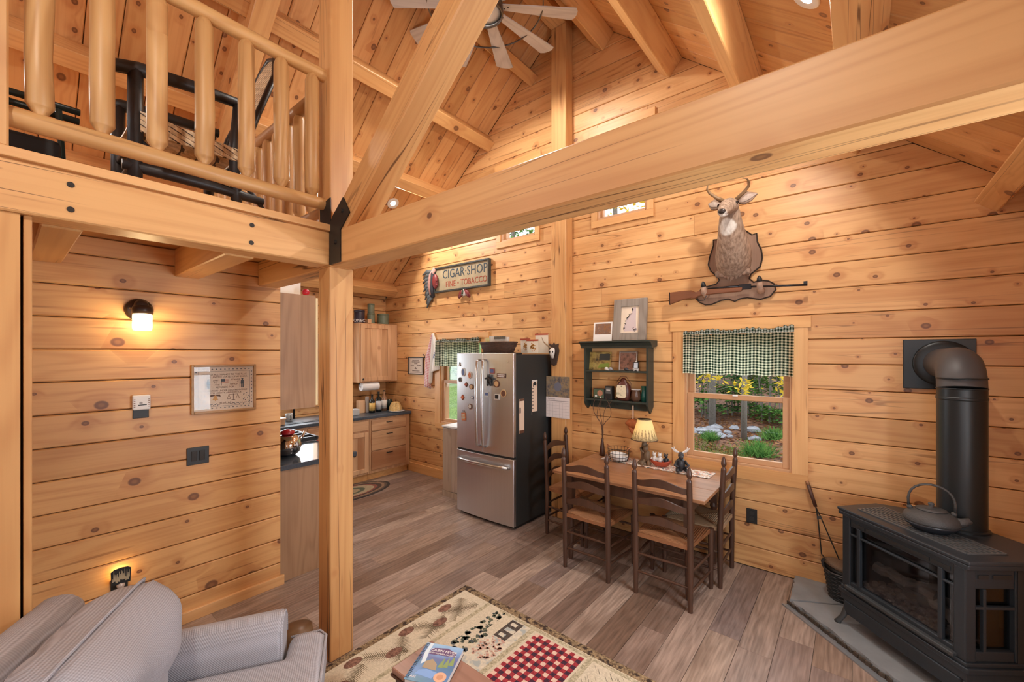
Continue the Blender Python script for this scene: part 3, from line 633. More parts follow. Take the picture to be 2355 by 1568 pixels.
# return run with laminate end panels
c = thing('end_cabinet', 'base cabinet with brown laminate end panel behind the partition', 'cabinet', (-3.45, 1.70, 0))
put('body', MB().box(-0.75, -0.012, -0.315, 0.28, 0.1, 0.868), HICK, c); put('end_panel', MB().box(-0.012, 0, -0.325, 0.285, 0, 0.868), LAMI, c)
c = thing('end_wall_cabinet', 'tall wall cabinet with brown laminate end panel and cream front edge, left of the post', 'cabinet', (-3.45, 1.53, 1.34))
put('body', MB().box(-1.2, -0.012, -0.15, 0.12, 0, 0.915), CREAM, c); put('end_panel', MB().box(-0.012, 0, -0.155, 0.122, 0, 0.915), LAMI, c)
put('door', MB().box(-0.4, -0.002, 0.124, 0.144, 0.015, 0.90), CREAM, c, bevel=0.003)
m = MB().box(-0.78, 0.0, -0.33, 0.31, 0, 0.04); solo('counter_end', m, plain('polished_slate', (0.06, 0.07, 0.085), 0.10, var=0.3, scale=60), 'speckled worktop end beside the post, glossy with window light', 'worktop', (-3.425, 1.70, 0.87), bevel=0.006)
c = thing('range', 'black and red range top with iron grates behind the counter end', 'stove', (-4.52, 1.72, 0))
put('body', MB().box(-0.31, 0.31, -0.33, 0.33, 0.0, 0.90), plain('red_enamel', (0.32, 0.01, 0.012), 0.3), c, bevel=0.008)
m = MB()
for i in range(5): m.box(-0.30, 0.30, -0.27 + i * 0.145, -0.25 + i * 0.145, 0.925, 0.945); m.box(-0.29 + i * 0.14, -0.27 + i * 0.14, -0.27, 0.33, 0.905, 0.945)
put('grate', m, BLACK, c)
CHROME = plain('chrome', (0.78, 0.78, 0.78), 0.08, 1.0)
c = thing('kettle', 'shiny chrome kettle with black knob on the counter end', 'kettle', (-3.76, 1.56, 0.91))
put('body', MB().lathe((0, 0, 0), [(0.06, 0), (0.095, 0.03), (0.11, 0.08), (0.10, 0.13), (0.07, 0.165), (0.035, 0.18), (1e-4, 0.182)], 20), CHROME, c, smooth=True)
put('knob', MB().ell((0.085, 0.02, 0.06), (0.03, 0.03, 0.03), 10, 8), BLACK, c, smooth=True)
put('lid', MB().lathe((0, 0, 0.18), [(0.05, 0), (0.06, 0.012), (0.045, 0.03), (0.01, 0.045), (1e-4, 0.045)], 14), plain('red_lid', (0.4, 0.015, 0.02), 0.3), c, smooth=True)
put('spout', MB().tube([(-0.02, 0.09, 0.1), (-0.03, 0.14, 0.14), (-0.03, 0.16, 0.18)], [0.02, 0.014, 0.01], 8), CHROME, c, smooth=True)
c = thing('wooden_box', 'small pale wooden box with a lid on the worktop by the end cabinet', 'box', (-5.45, 2.13, 0.91))
put('box', MB().box(-0.08, 0.08, -0.07, 0.07, 0, 0.07), HICK, c); put('lid', MB().box(-0.09, 0.09, -0.08, 0.08, 0.07, 0.085), HICK, c)
c = thing('mug', 'grey printed mug on the worktop left of the post', 'mug', (-5.55, 2.32, 0.92))
put('cup', MB().lathe((0, 0, 0), [(0.035, 0), (0.04, 0.005), (0.04, 0.1), (0.036, 0.1), (0.034, 0.01), (1e-4, 0.008)], 16), plain('grey_glaze', (0.34, 0.36, 0.36), 0.3), c, smooth=True)
put('handle', MB().tube([(0.04, 0, 0.08), (0.065, 0, 0.07), (0.065, 0, 0.035), (0.04, 0, 0.025)], 0.006, 6), plain('grey_glaze_b', (0.3, 0.32, 0.32), 0.3), c, smooth=True)
c = thing('paper_towel_roll_white', None, None); bpy.data.objects.remove(c)
solo('storage_carton', MB().box(-0.25, 0.25, -0.1, 0.1, 0, 0.16), WHITE, 'white carton on top of the laminate wall cabinet', 'box', (-3.9, 1.52, 2.256))
solo('red_ball', MB().ell((0, 0, 0.03), (0.03, 0.03, 0.03), 12, 8), plain('red_gloss', (0.45, 0.01, 0.03), 0.3), 'small red ball on top of the laminate wall cabinet', 'ball', (-3.51, 1.60, 2.256), smooth=True)

# corner wall cabinet with its things
c = thing('wall_cabinet', 'hickory wall cabinet with one paneled door in the kitchen corner', 'cabinet', (-5.58, 3.62, 1.355))
put('body', MB().box(-0.315, 0, -0.315, 0.345, 0, 0.878), HICK, c, bevel=0.002)
d = rdoor(c, 0.001, -0.29, 0.22, 0.018, 0.86); put('knob', MB().ell((0.034, -0.262, 0.05), (0.014, 0.014, 0.014), 10, 8), IRON, d, smooth=True)
GRN = plain('sage_tin', (0.16, 0.20, 0.14), 0.4, var=0.3, scale=14)
def canister(loc, r, h, label, mat=GRN, name='canister'):
    c = thing(name, label, 'tin', loc)
    put('body', MB().lathe((0, 0, 0), [(r * 0.97, 0), (r, 0.004), (r, h * 0.84), (r * 0.98, h * 0.85)], 20), mat, c, smooth=True)
    put('lid', MB().lathe((0, 0, h * 0.85), [(r * 1.03, 0), (r * 1.03, h * 0.12), (r * 0.98, h * 0.15), (1e-4, h * 0.15)], 20), mat, c, smooth=True)
    return c
T = 2.233
canister((-5.64, 3.54, T), 0.055, 0.155, 'sage green tin under the smaller tin on the corner cabinet')
canister((-5.64, 3.54, T + 0.156), 0.05, 0.14, 'smaller sage green tin stacked on another tin on the corner cabinet')
canister((-5.66, 3.76, T), 0.085, 0.16, 'wide sage green tin at the right end of the corner cabinet')
tin = canister((-5.66, 3.36, T), 0.075, 0.19, 'dark printed tin with white lettering on the corner cabinet', plain('coffee_tin', (0.035, 0.03, 0.05), 0.35, var=0.6, scale=9), 'printed_tin')
def text(name, s, size, mat, par, M, ext=0.001, align='CENTER', sx=1.0, sp=1.0):
    cu = bpy.data.curves.new(name, 'FONT'); cu.body = s; cu.size = size; cu.align_x = align; cu.align_y = 'CENTER'; cu.extrude = ext; cu.space_character = sp; cu.resolution_u = 3
    t = bpy.data.objects.new(name, cu); dg = bpy.context.evaluated_depsgraph_get(); me = bpy.data.meshes.new_from_object(t); bpy.data.objects.remove(t)
    me.name = name; me.transform(Matrix.Diagonal((sx, 1, 1, 1))); me.materials.clear(); me.materials.append(mat)
    o = bpy.data.objects.new(name, me); C.objects.link(o); o.parent = par; o.matrix_local = M; return o
def face(n, up, loc):   # matrix: local x to the right when looking at a surface whose outward normal is n
    n = Vector(n).normalized(); u = Vector(up); u = (u - n * u.dot(n)).normalized(); x = u.cross(n)
    M = Matrix((x, u, n)).transposed().to_4x4(); M.translation = Vector(loc); return M
text('lettering', 'ONEC', 0.06, WHITE, tin, face((0.85, -0.5, 0), (0, 0, 1), (0.067, -0.038, 0.03)), 0.0005)
solo('wooden_cube', MB().box(-0.03, 0.03, -0.03, 0.03, 0, 0.06), HICK, 'tiny wooden cube at the front edge of the corner cabinet top', 'block', (-5.60, 3.475, T), bevel=0.003)
c = thing('paper_towel', 'white paper towel roll hanging under the corner cabinet', 'paper towel', (-5.62, 3.50, 1.29))
put('roll', MB().tube([(0, -0.14, 0), (0, 0.14, 0)], 0.06, 20), plain('paper_white', (0.85, 0.85, 0.85), 0.8), c, smooth=False)
put('holder', MB().tube([(0, -0.16, 0.063), (0, -0.155, 0.0), (0, 0.155, 0.0), (0, 0.16, 0.063)], 0.007, 6), IRON, c)
def bottle(loc, r, h, glass, lab, label):
    c = thing('bottle', label, 'bottle', loc)
    put('glass', MB().lathe((0, 0, 0), [(r, 0), (r, h * 0.6), (r * 0.85, h * 0.68), (r * 0.36, h * 0.76), (r * 0.34, h * 0.97)], 14), glass, c, smooth=True)
    put('cap', MB().lathe((0, 0, h * 0.95), [(r * 0.4, 0), (r * 0.4, h * 0.05), (1e-4, h * 0.05)], 10), BLACK, c)
    put('label', MB().lathe((0, 0, h * 0.12), [(r * 1.015, 0), (r * 1.015, h * 0.42)], 14), lab, c, smooth=True)
DG = plain('dark_bottle_glass', (0.012, 0.014, 0.012), 0.12)
bottle((-5.50, 3.47, 0.91), 0.042, 0.27, DG, plain('yellow_label', (0.66, 0.42, 0.12), 0.6), 'dark bottle with a yellow label, first in the kitchen corner')
bottle((-5.53, 3.60, 0.91), 0.042, 0.30, DG, plain('grey_label', (0.5, 0.5, 0.5), 0.6), 'dark bottle with a grey white label, between two bottles')
bottle((-5.56, 3.715, 0.91), 0.04, 0.31, plain('brown_glass', (0.30, 0.16, 0.09), 0.15), plain('white_label', (0.7, 0.66, 0.6), 0.6), 'amber bottle with a white label by the dark jar')
solo('jar', MB().lathe((0, 0, 0), [(0.05, 0), (0.052, 0.12), (0.045, 0.14), (0.045, 0.16), (1e-4, 0.16)], 16), plain('dark_green_jar', (0.015, 0.03, 0.025), 0.15), 'dark green jar beside the amber bottle', 'jar', (-5.60, 3.835, 0.91), smooth=True)
c = thing('knife_block', 'wooden knife block with grey handle on the worktop left of the bottles', 'knife block', (-5.62, 3.36, 0.91))
put('block', MB().cbox((0, 0, 0.09), (0.1, 0.09, 0.18)), HICK, c, bevel=0.004); put('handle', MB().cbox((0.07, 0.06, 0.12), (0.03, 0.05, 0.24)), plain('grey_handle', (0.35, 0.3, 0.27), 0.5), c, bevel=0.01)
solo('spice_jars', MB().box(-0.05, 0.05, -0.05, 0.05, 0, 0.09), plain('grey_ceramic', (0.5, 0.5, 0.48), 0.4), 'pale grey ceramic pot on the worktop beside the post', 'pot', (-5.46, 3.17, 0.91), bevel=0.012)
m = MB().grid(lambda u, v: (0.09 * math.cos(u * 6.283) * (1 - 0.5 * v * v) * (0.9 + 0.1 * math.sin(u * 44)), 0.11 * math.sin(u * 6.283) * (1 - 0.45 * v * v), 0.13 * v + 0.006 * math.sin(u * 30)), 40, 6)
m.ell((0, 0, 0.12), (0.05, 0.065, 0.02), 10, 6)
solo('pasta_bag', m, plain('pasta_straw', (0.62, 0.42, 0.17), 0.35, var=0.6, scale=50), 'bag of straw yellow pasta in the kitchen corner', 'bag', (-5.42, 3.82, 0.91), smooth=True)
solo('plate', MB().lathe((0, 0, 0), [(0.07, 0), (0.12, 0.014), (0.122, 0.018), (0.07, 0.006), (1e-4, 0.005)], 24), plain('plate_grey', (0.6, 0.62, 0.64), 0.2), 'round pale plate near the corner of the worktop', 'plate', (-5.33, 3.78, 0.91), smooth=True)
# oval braided mat
m = MB(); m.lathe((0, 0, 0), [(1.0, 0.0), (1.0, 0.008), (0.9, 0.012), (1e-4, 0.012)], 40, Matrix.Diagonal((0.30, 0.62, 1)))
def ovalmat():
    mt, nt, out = newmat('braided_mat'); co = nd(nt, 'TexCoord').outputs['Object']
    s = nd(nt, 'SeparateXYZ', {0: vmul(nt, co, (1 / 0.30, 1 / 0.62, 0))}).outputs
    d = mth(nt, 'SQRT', mth(nt, 'ADD', mth(nt, 'MULTIPLY', s[0], s[0]), mth(nt, 'MULTIPLY', s[1], s[1])))
    n = nd(nt, 'TexNoise', {'Vector': co, 'Scale': 45.0, 'Detail': 3.0}).outputs[0]
    cr = nd(nt, 'ValToRGB', {0: mth(nt, 'ADD', d, mth(nt, 'MULTIPLY', mth(nt, 'SUBTRACT', n, 0.5), 0.08))}); e = cr.color_ramp.elements; cr.color_ramp.interpolation = 'CONSTANT'
    e[0].color = (*sr(176, 160, 128), 1); e[1].position = 0.93; e[1].color = (*sr(70, 62, 58), 1)
    for p, c in ((0.3, sr(96, 104, 84)), (0.42, sr(186, 170, 140)), (0.62, sr(150, 92, 76)), (0.70, sr(86, 70, 62)), (0.8, sr(160, 130, 104)), (0.87, sr(110, 92, 78))): q = e.new(p); q.color = (*c, 1)
    bsdf(nt, out, mix(nt, n, cr.outputs[0], mix(nt, 1.0, cr.outputs[0], (0.5, 0.5, 0.5), 'MULTIPLY')), 0.95); return mt
solo('oval_mat', m, ovalmat(), 'oval braided mat on the kitchen floor in front of the cabinets', 'mat', (-5.0, 2.78, 0.0))
# rustic low cabinet beside the fridge
RUS = wood('weathered_board', (0.52, 0.42, 0.33), (0.30, 0.22, 0.15), axis='Z', knots=0.5, ring=24, streak=0.7)
c = thing('rustic_cabinet', 'weathered plank cabinet with a white top behind the fridge', 'cabinet', (-3.7, 3.735, 0))
put('body', MB().box(-0.31, 0.31, -0.19, 0.19, 0.03, 0.858), RUS, c)
for i in range(4): put('plank', MB().box(-0.31 + i * 0.155, -0.158 + i * 0.155, -0.208, -0.19, 0.07 + 0.004 * (i % 2), 0.85), RUS, c, bevel=0.004)
put('base', MB().box(-0.315, 0.315, -0.212, 0.19, 0.0, 0.068), RUS, c); put('top', MB().box(-0.32, 0.32, -0.215, 0.195, 0.858, 0.882), WHITE, c, bevel=0.003)
# ---------------------------------------------------------------- fridge
def steelmat():
    m, nt, out = newmat('brushed_steel'); co = nd(nt, 'TexCoord').outputs['Object']
    n = nd(nt, 'TexNoise', {'Vector': vmul(nt, co, (260.0, 260.0, 1.0)), 'Scale': 1.0, 'Detail': 2.0}).outputs[0]
    bsdf(nt, out, mix(nt, n, (0.62, 0.63, 0.65), (0.76, 0.77, 0.79)), mth(nt, 'MULTIPLY_ADD', n, 0.14, 0.30), 1.0); return m
STEEL = steelmat(); STEELH = plain('satin_steel', (0.62, 0.62, 0.62), 0.28, 1.0)
fx0, fx1, fy = -3.462, -2.640, 3.245
fr_ = thing('fridge', 'stainless french door fridge covered in magnets', 'fridge', ((fx0 + fx1) / 2, fy + 0.34, 0))
ox = (fx0 + fx1) / 2; oy = fy + 0.34; hw = (fx1 - fx0) / 2
put('body', MB().box(-hw + 0.002, hw - 0.002, -0.29, 0.34, 0.03, 1.772), plain('charcoal_side', (0.026, 0.029, 0.030), 0.5), fr_, bevel=0.004)
put('plinth', MB().box(-hw + 0.02, hw - 0.02, -0.27, 0.3, 0, 0.03), BLACK, fr_)
def curved(x0, x1, z0, z1, n=10, bow=0.018):
    """door slab whose front bulges forward across the full fridge width"""
    f = lambda x: -0.34 - bow * (1 - (x / hw) ** 2) + 0.012
    xs = [x0 + (x1 - x0) * i / n for i in range(n + 1)]
    poly = [(x, f(x)) for x in xs] + [(x1, -0.292), (x0, -0.292)]
    return MB().prism(poly, z0, z1), f
for nm, x0, x1 in (('left_door', -hw, -0.003), ('right_door', 0.003, hw)):
    m, f = curved(x0, x1, 0.735, 1.785)
    d = put(nm, m, STEEL, fr_, bevel=0.004, auto=30)
    hx = -0.042 if x1 < 0.1 and x0 < -0.1 else 0.042
    p = [(hx, f(hx) - 0.004, 0.80), (hx, f(hx) - 0.045, 0.815)] + [(hx, f(hx) - 0.045 - 0.018 * math.sin(PI * t), 0.82 + 0.87 * t) for t in (0.1, 0.3, 0.5, 0.7, 0.9)] + [(hx, f(hx) - 0.045, 1.70), (hx, f(hx) - 0.004, 1.715)]
    put('handle', MB().tube(p, 0.016, 8, ry=0.011, up=(1, 0, 0)), STEELH, d, smooth=True)
m, f = curved(-hw, hw, 0.035, 0.712); d = put('freezer_drawer', m, STEEL, fr_, bevel=0.004, auto=30)
p = [(-0.36, f(-0.36) - 0.004, 0.625), (-0.35, f(-0.35) - 0.04, 0.625)] + [(x, f(x) - 0.045 - 0.012 * (1 - (x / 0.36) ** 2), 0.625 + 0.0 * x) for x in (-0.25, -0.1, 0.1, 0.25)] + [(0.35, f(0.35) - 0.04, 0.625), (0.36, f(0.36) - 0.004, 0.625)]
put('handle', MB().tube(p, 0.011, 8, ry=0.018, up=(0, 1, 0)), STEELH, d, smooth=True)
put('gap', MB().box(-hw + 0.01, hw - 0.01, -0.325, -0.29, 0.71, 0.737), BLACK, fr_); put('hinge_cover', MB().box(hw - 0.09, hw - 0.01, -0.28, -0.18, 1.772, 1.79), BLACK, fr_, bevel=0.004); put('hinge_cover', MB().box(-hw + 0.01, -hw + 0.09, -0.28, -0.18, 1.772, 1.79), BLACK, fr_, bevel=0.004)
ff = lambda X: oy + f(X - ox)
solo('maker_badge', MB().lathe((0, 0, 0), [(0.014, 0), (0.014, 0.002), (1e-4, 0.002)], 16, Matrix.Rotation(PI / 2, 3, 'X')), STEELH, 'small round steel badge high on the right fridge door', 'badge', (-2.72, ff(-2.72) - 0.0005, 1.70))

# magnets: (pixel-derived x, z), shape, colours
def mmat(nm, a): return bpy.data.materials.get(nm) or plain(nm, a, 0.5)
RED, BRN, TAN, BLU = mmat('magnet_red', (0.42, 0.08, 0.04)), mmat('magnet_brown', (0.14, 0.06, 0.035)), mmat('magnet_tan', (0.62, 0.42, 0.22)), mmat('magnet_blue', (0.10, 0.14, 0.30))
PALE = mmat('magnet_pale', (0.72, 0.70, 0.66)); ORG = mmat('magnet_orange', (0.60, 0.18, 0.06))
def magnet(x, z, shape, w, h, base, top, label, rot=0.0, ty=None):
    o = thing('magnet', label, 'magnet', (x, ff(x) - 0.0015, z)); o.rotation_euler = (0, rot, 0)
    E = MB()
    def shp(k, t0, t1):
        m = MB()
        if shape == 'box': m.box(-w * k / 2, w * k / 2, -t1, -t0, -h * k / 2, h * k / 2)
        else:
            n = {'oval': 20, 'dia': 4, 'blob': 14, 'tri': 3}[shape]; rr = random.Random(hash(label) % 99)
            pts = []
            for i in range(n):
                a = 2 * PI * i / n + PI / 2; q = (0.82 + 0.36 * abs(math.sin(2.5 * a))) if shape == 'blob' else 1
                pts.append((math.cos(a) * w * k / 2 * q, math.sin(a) * h * k / 2 * q))
            m.prism(pts[::-1], t0, t1, lambda a, b, c: (a, -c, b))
        return m
    put('backing', shp(1.0, 0, 0.005), base, o); put('picture', shp(0.74, 0.0052, 0.0068), top, o)
    if ty:
        for i, s in enumerate(ty.split('|')): text('lettering', s, h * 0.3, PALE if base in (BRN, RED, ORG, BLU) else BRN, o, face((0, -1, 0), (0, 0, 1), (0, -0.0075, h * (0.2 - 0.34 * i) if '|' in ty else 0)), 0.0003)
    return o
for a in ((-3.415, 1.655, 'tri', 0.03, 0.06, BLACK, PALE, 'small black and white triangle magnet at the top left fridge corner'),
          (-3.350, 1.575, 'oval', 0.060, 0.095, PALE, BLU, 'white oval magnet with a blue figure near the top of the left door'),
          (-3.245, 1.545, 'blob', 0.055, 0.075, PALE, ORG, 'orange and white ragged magnet left of the door handles'),
          (-3.405, 1.49, 'oval', 0.055, 0.055, STEELH, BLACK, 'round dark metal magnet at the left fridge edge'),
          (-3.305, 1.44, 'dia', 0.05, 0.055, BRN, RED, 'brown tilted tag magnet in the middle of the left door'),
          (-3.220, 1.42, 'oval', 0.062, 0.058, BRN, TAN, 'round wooden magnet beside the left handle'),
          (-3.365, 1.295, 'dia', 0.05, 0.062, RED, ORG, 'red diamond magnet low on the left door'),
          (-3.205, 1.305, 'oval', 0.04, 0.035, BLU, PALE, 'small blue white oval magnet half behind the left handle'),
          (-3.240, 1.205, 'blob', 0.055, 0.055, BRN, PALE, 'brown and white animal magnet low on the left door'),
          (-2.915, 1.60, 'box', 0.065, 0.052, RED, BLU, 'red and blue landscape magnet high on the right door'),
          (-2.855, 1.47, 'oval', 0.075, 0.075, BRN, TAN, 'round brown bear magnet on the right door'),
          (-2.765, 1.375, 'oval', 0.078, 0.08, TAN, BRN, 'large cream oval magnet with dark rim picture on the right door'),
          (-2.990, 1.355, 'box', 0.055, 0.042, PALE, BLU, 'small grey blue rectangular magnet beside the right handle'),
          (-2.850, 1.335, 'box', 0.065, 0.055, PALE, BLACK, 'pale house shaped magnet with dark drawing under the round bear magnet')):
    magnet(*a)
o = magnet(-2.795, 1.555, 'box', 0.115, 0.045, BRN, BRN, 'long brown wooden sign magnet on the right door')
m = MB(); r = random.Random(3)
for zz in (0.008, -0.010):
    x = -0.046
    while x < 0.042: w = r.uniform(0.006, 0.014); m.box(x, x + w, -0.0076, -0.0069, zz - 0.005, zz + 0.005); x += w + 0.003
put('worn_lettering', m, PALE, o)
o = magnet(-3.345, 1.085, 'box', 0.062, 0.085, ORG, TAN, 'wooden sign magnet hanging from a string, lowest on the left door', -0.1, 'GIFT|SHOP')
put('string', MB().tube([(-0.025, -0.003, 0.042), (0, -0.003, 0.075), (0.025, -0.003, 0.042)], 0.002, 5), BRN, o)
# little black bear clinging to the right door
o = thing('bear_magnet', 'black bear shaped magnet clinging to the right fridge door', 'magnet', (-2.945, ff(-2.945), 1.505))
m = MB(); m.ell((0, -0.018, 0), (0.032, 0.018, 0.04), 10, 8); m.ell((0.006, -0.026, 0.042), (0.02, 0.018, 0.02), 10, 8)
for sx in (-1, 1): m.tube([(sx * 0.02, -0.018, 0.02), (sx * 0.06, -0.015, 0.012)], [0.013, 0.009], 7); m.tube([(sx * 0.015, -0.018, -0.02), (sx * 0.025, -0.015, -0.06)], [0.015, 0.011], 7); m.ell((0.006 + sx * 0.014, -0.024, 0.06), (0.007, 0.005, 0.007), 6, 5)
put('bear', m, BLACK, o, smooth=True)
# note strips on the dark side
for x, (y0, y1, z0, z1), lab in ((0, (3.345, 3.425, 0.965, 1.315), 'lower cream note strip with brown ends on the dark fridge side'), (1, (3.56, 3.655, 1.135, 1.50), 'upper cream note strip with a black bear on the dark fridge side')):
    o = thing('note_strip', lab, 'note pad', (fx1 - 0.001, (y0 + y1) / 2, (z0 + z1) / 2)); h, w = z1 - z0, y1 - y0
    put('sheet', MB().box(0, 0.004, -w / 2, w / 2, -h / 2, h / 2), plain('cream_paper', (0.80, 0.62, 0.48), 0.7), o)
    put('end_band', MB().box(0.0041, 0.0052, -w / 2, w / 2, h / 2 - 0.02, h / 2), BRN if x == 0 else PALE, o); put('end_band', MB().box(0.0041, 0.0052, -w / 2, w / 2, -h / 2, -h / 2 + 0.03), BRN if x == 0 else BLACK, o)
    m = MB()
    if x: m.prism([(-0.03, 0.11), (-0.022, 0.11), (-0.018, 0.125), (0.012, 0.125), (0.016, 0.11), (0.024, 0.11), (0.03, 0.14), (0.022, 0.158), (-0.01, 0.162), (-0.03, 0.148)], 0.0041, 0.005, lambda a, b, c: (c, a, b))
    for i in range(7):
        zz = h / 2 - 0.09 - i * (0.035 if x else 0.008); m.prism([(-w * 0.36 + 0.012 * math.cos(k), zz + 0.008 * math.sin(k)) for k in (0, 1.57, 3.14, 4.71)], 0.0041, 0.005, lambda a, b, c: (c, a, b))
    put('print', m, BLACK, o)
# on top of the fridge
o = thing('wicker_basket', 'brown wicker basket of papers on top of the fridge', 'basket', (-3.04, 3.48, 1.785)); m = MB()
for i in range(9): m.tube([((0.19 + i * 0.006) * math.cos(a) * (1 + 0.02 * math.sin(9 * a + i * 2)), (0.11 + i * 0.004) * math.sin(a), 0.008 + i * 0.0135) for a in [2 * PI * k / 28 for k in range(28)]], 0.009, 5, closed=True)
m.box(-0.17, 0.17, -0.09, 0.09, 0.0, 0.01); put('weave', m, plain('dark_wicker', (0.085, 0.042, 0.026), 0.7, var=0.5, scale=60), o)
o = thing('papers', 'sheaf of papers and leaflets standing in the fridge basket', 'paper', (-3.04, 3.48, 1.80))
put('sheet', MB().cbox((0.0, 0.01, 0.085), (0.27, 0.03, 0.17), Matrix.Rotation(0.06, 3, 'Y')), plain('newsprint', (0.70, 0.66, 0.60), 0.8, var=0.25, scale=40), o); put('leaflet', MB().cbox((-0.13, -0.03, 0.08), (0.05, 0.01, 0.155), Matrix.Rotation(-0.1, 3, 'Y')), plain('yellow_leaflet', (0.62, 0.55, 0.24), 0.7), o); put('photo_edge', MB().cbox((0.03, -0.012, 0.155), (0.16, 0.006, 0.03)), plain('dark_photo', (0.12, 0.10, 0.07), 0.6, var=0.8, scale=60), o)
def card(x, y, z, w, h, label, print_=True, tilt=0.08):
    o = thing('card', label, 'card', (x, y, z)); o.rotation_euler = (tilt, 0, 0.12)
    put('sheet', MB().box(-w / 2, w / 2, -0.004, 0.004, 0, h), plain('card_cream', (0.80, 0.72, 0.58), 0.7), o); put('binding', MB().box(-w / 2 - 0.005, w / 2, -0.007, 0.006, h - 0.012, h + 0.006), RED, o)
    if print_:
        m = MB(); rr = random.Random(4)
        for i in range(26):
            a = rr.uniform(0, 6.28); q = rr.uniform(0.01, w * 0.4) ** 1.0; s = 0.007 if q > w * 0.2 else 0.012; cx, cz = q * math.cos(a) * 0.8, h * 0.5 + q * math.sin(a)
            m.prism([(cx - s, cz), (cx, cz - s), (cx + s, cz), (cx, cz + s)], 0.0041, 0.005, lambda p, b, c: (p, -c, b))
        put('print', m, plain('autumn_print', (0.55, 0.25, 0.05), 0.7), o)
card(-2.88, 3.77, 1.785, 0.12, 0.16, 'cream notebook with a red binding, behind its twin on the fridge')
card(-2.735, 3.71, 1.785, 0.14, 0.145, 'cream notebook with an autumn print, frontmost on the fridge')
card(-2.715, 3.86, 1.785, 0.16, 0.215, 'tall pale note pad with red binding at the back edge of the fridge', False)
# ---------------------------------------------------------------- dining set
TABW = wood('table_top_wood', (0.40, 0.20, 0.10), (0.22, 0.095, 0.045), axis='X', knots=0.12, ring=24, tint=0.1, rough=0.3, streak=0.5)
t = thing('dining_table', 'dark legged wooden dining table pushed against the wall under the window', 'table', (-1.42, 3.495, 0))
tx, ty = 0.625, 0.435
top = put('tabletop', MB().box(-tx, tx, -ty, ty, 0.742, 0.745), TABW, t)
for a, b in ((-ty, -0.15), (-0.149, 0.14), (0.141, ty)): put('board', MB().box(-tx, tx, a, b, 0.743, 0.765), TABW, top, bevel=0.004)
for s in (-1, 1): put('apron', MB().box(-tx + 0.13, tx - 0.13, s * (ty - 0.09) - 0.011, s * (ty - 0.09) + 0.011, 0.63, 0.742), DARKWOOD, t); put('apron', MB().box(s * (tx - 0.13) - 0.011, s * (tx - 0.13) + 0.011, -ty + 0.09, ty - 0.09, 0.63, 0.742), DARKWOOD, t)
for sx in (-1, 1):
    for sy in (-1, 1):
        x, y = sx * (tx - 0.13), sy * (ty - 0.09)
        put('leg', MB().prism([(x - 0.03, y - 0.03), (x + 0.03, y - 0.03), (x + 0.03, y + 0.03), (x - 0.03, y + 0.03)], 0.52, 0.742).lathe((x, y, 0), [(0.018, 0), (0.024, 0.04), (0.03, 0.3), (0.022, 0.46), (0.032, 0.49), (0.026, 0.52)], 12), DARKWOOD, t)

def rushmat(name, a, b):
    m, nt, out = newmat(name); co = nd(nt, 'TexCoord').outputs['Object']; s = nd(nt, 'SeparateXYZ', {0: co}).outputs
    ax = mth(nt, 'DIVIDE', mth(nt, 'ABSOLUTE', s[0]), 0.215); ay = mth(nt, 'DIVIDE', mth(nt, 'ABSOLUTE', mth(nt, 'SUBTRACT', s[1], 0.205)), 0.205)
    d = mth(nt, 'MAXIMUM', ax, ay); n = nd(nt, 'TexNoise', {'Vector': co, 'Scale': 70.0, 'Detail': 2.0}).outputs[0]
    rg = mth(nt, 'MULTIPLY_ADD', mth(nt, 'SINE', mth(nt, 'MULTIPLY', d, 95.0)), 0.5, 0.5)
    f = mth(nt, 'ADD', mth(nt, 'MULTIPLY', rg, 0.5), mth(nt, 'MULTIPLY', n, 0.5))
    edge = mr(nt, mth(nt, 'ABSOLUTE', mth(nt, 'SUBTRACT', ax, ay)), 0.0, 0.09, 0.3, 1.0)
    side = mth(nt, 'GREATER_THAN', ax, ay)
    c = mix(nt, f, b, a); c = mix(nt, mth(nt, 'MULTIPLY', side, 0.8), c, mix(nt, 1.0, c, (0.6, 0.5, 0.42), 'MULTIPLY'))
    c = mix(nt, edge, mix(nt, 1.0, c, (0.35, 0.3, 0.28), 'MULTIPLY'), c)
    bsdf(nt, out, c, 0.55, Normal=nd(nt, 'Bump', {'Height': rg, 'Strength': 0.5, 'Distance': 0.004}).outputs[0]); return m
RUSH = rushmat('rush_seat', (0.46, 0.22, 0.095), (0.22, 0.085, 0.035)); RUSH2 = rushmat('pale_rush_seat', (0.56, 0.42, 0.27), (0.36, 0.24, 0.14))
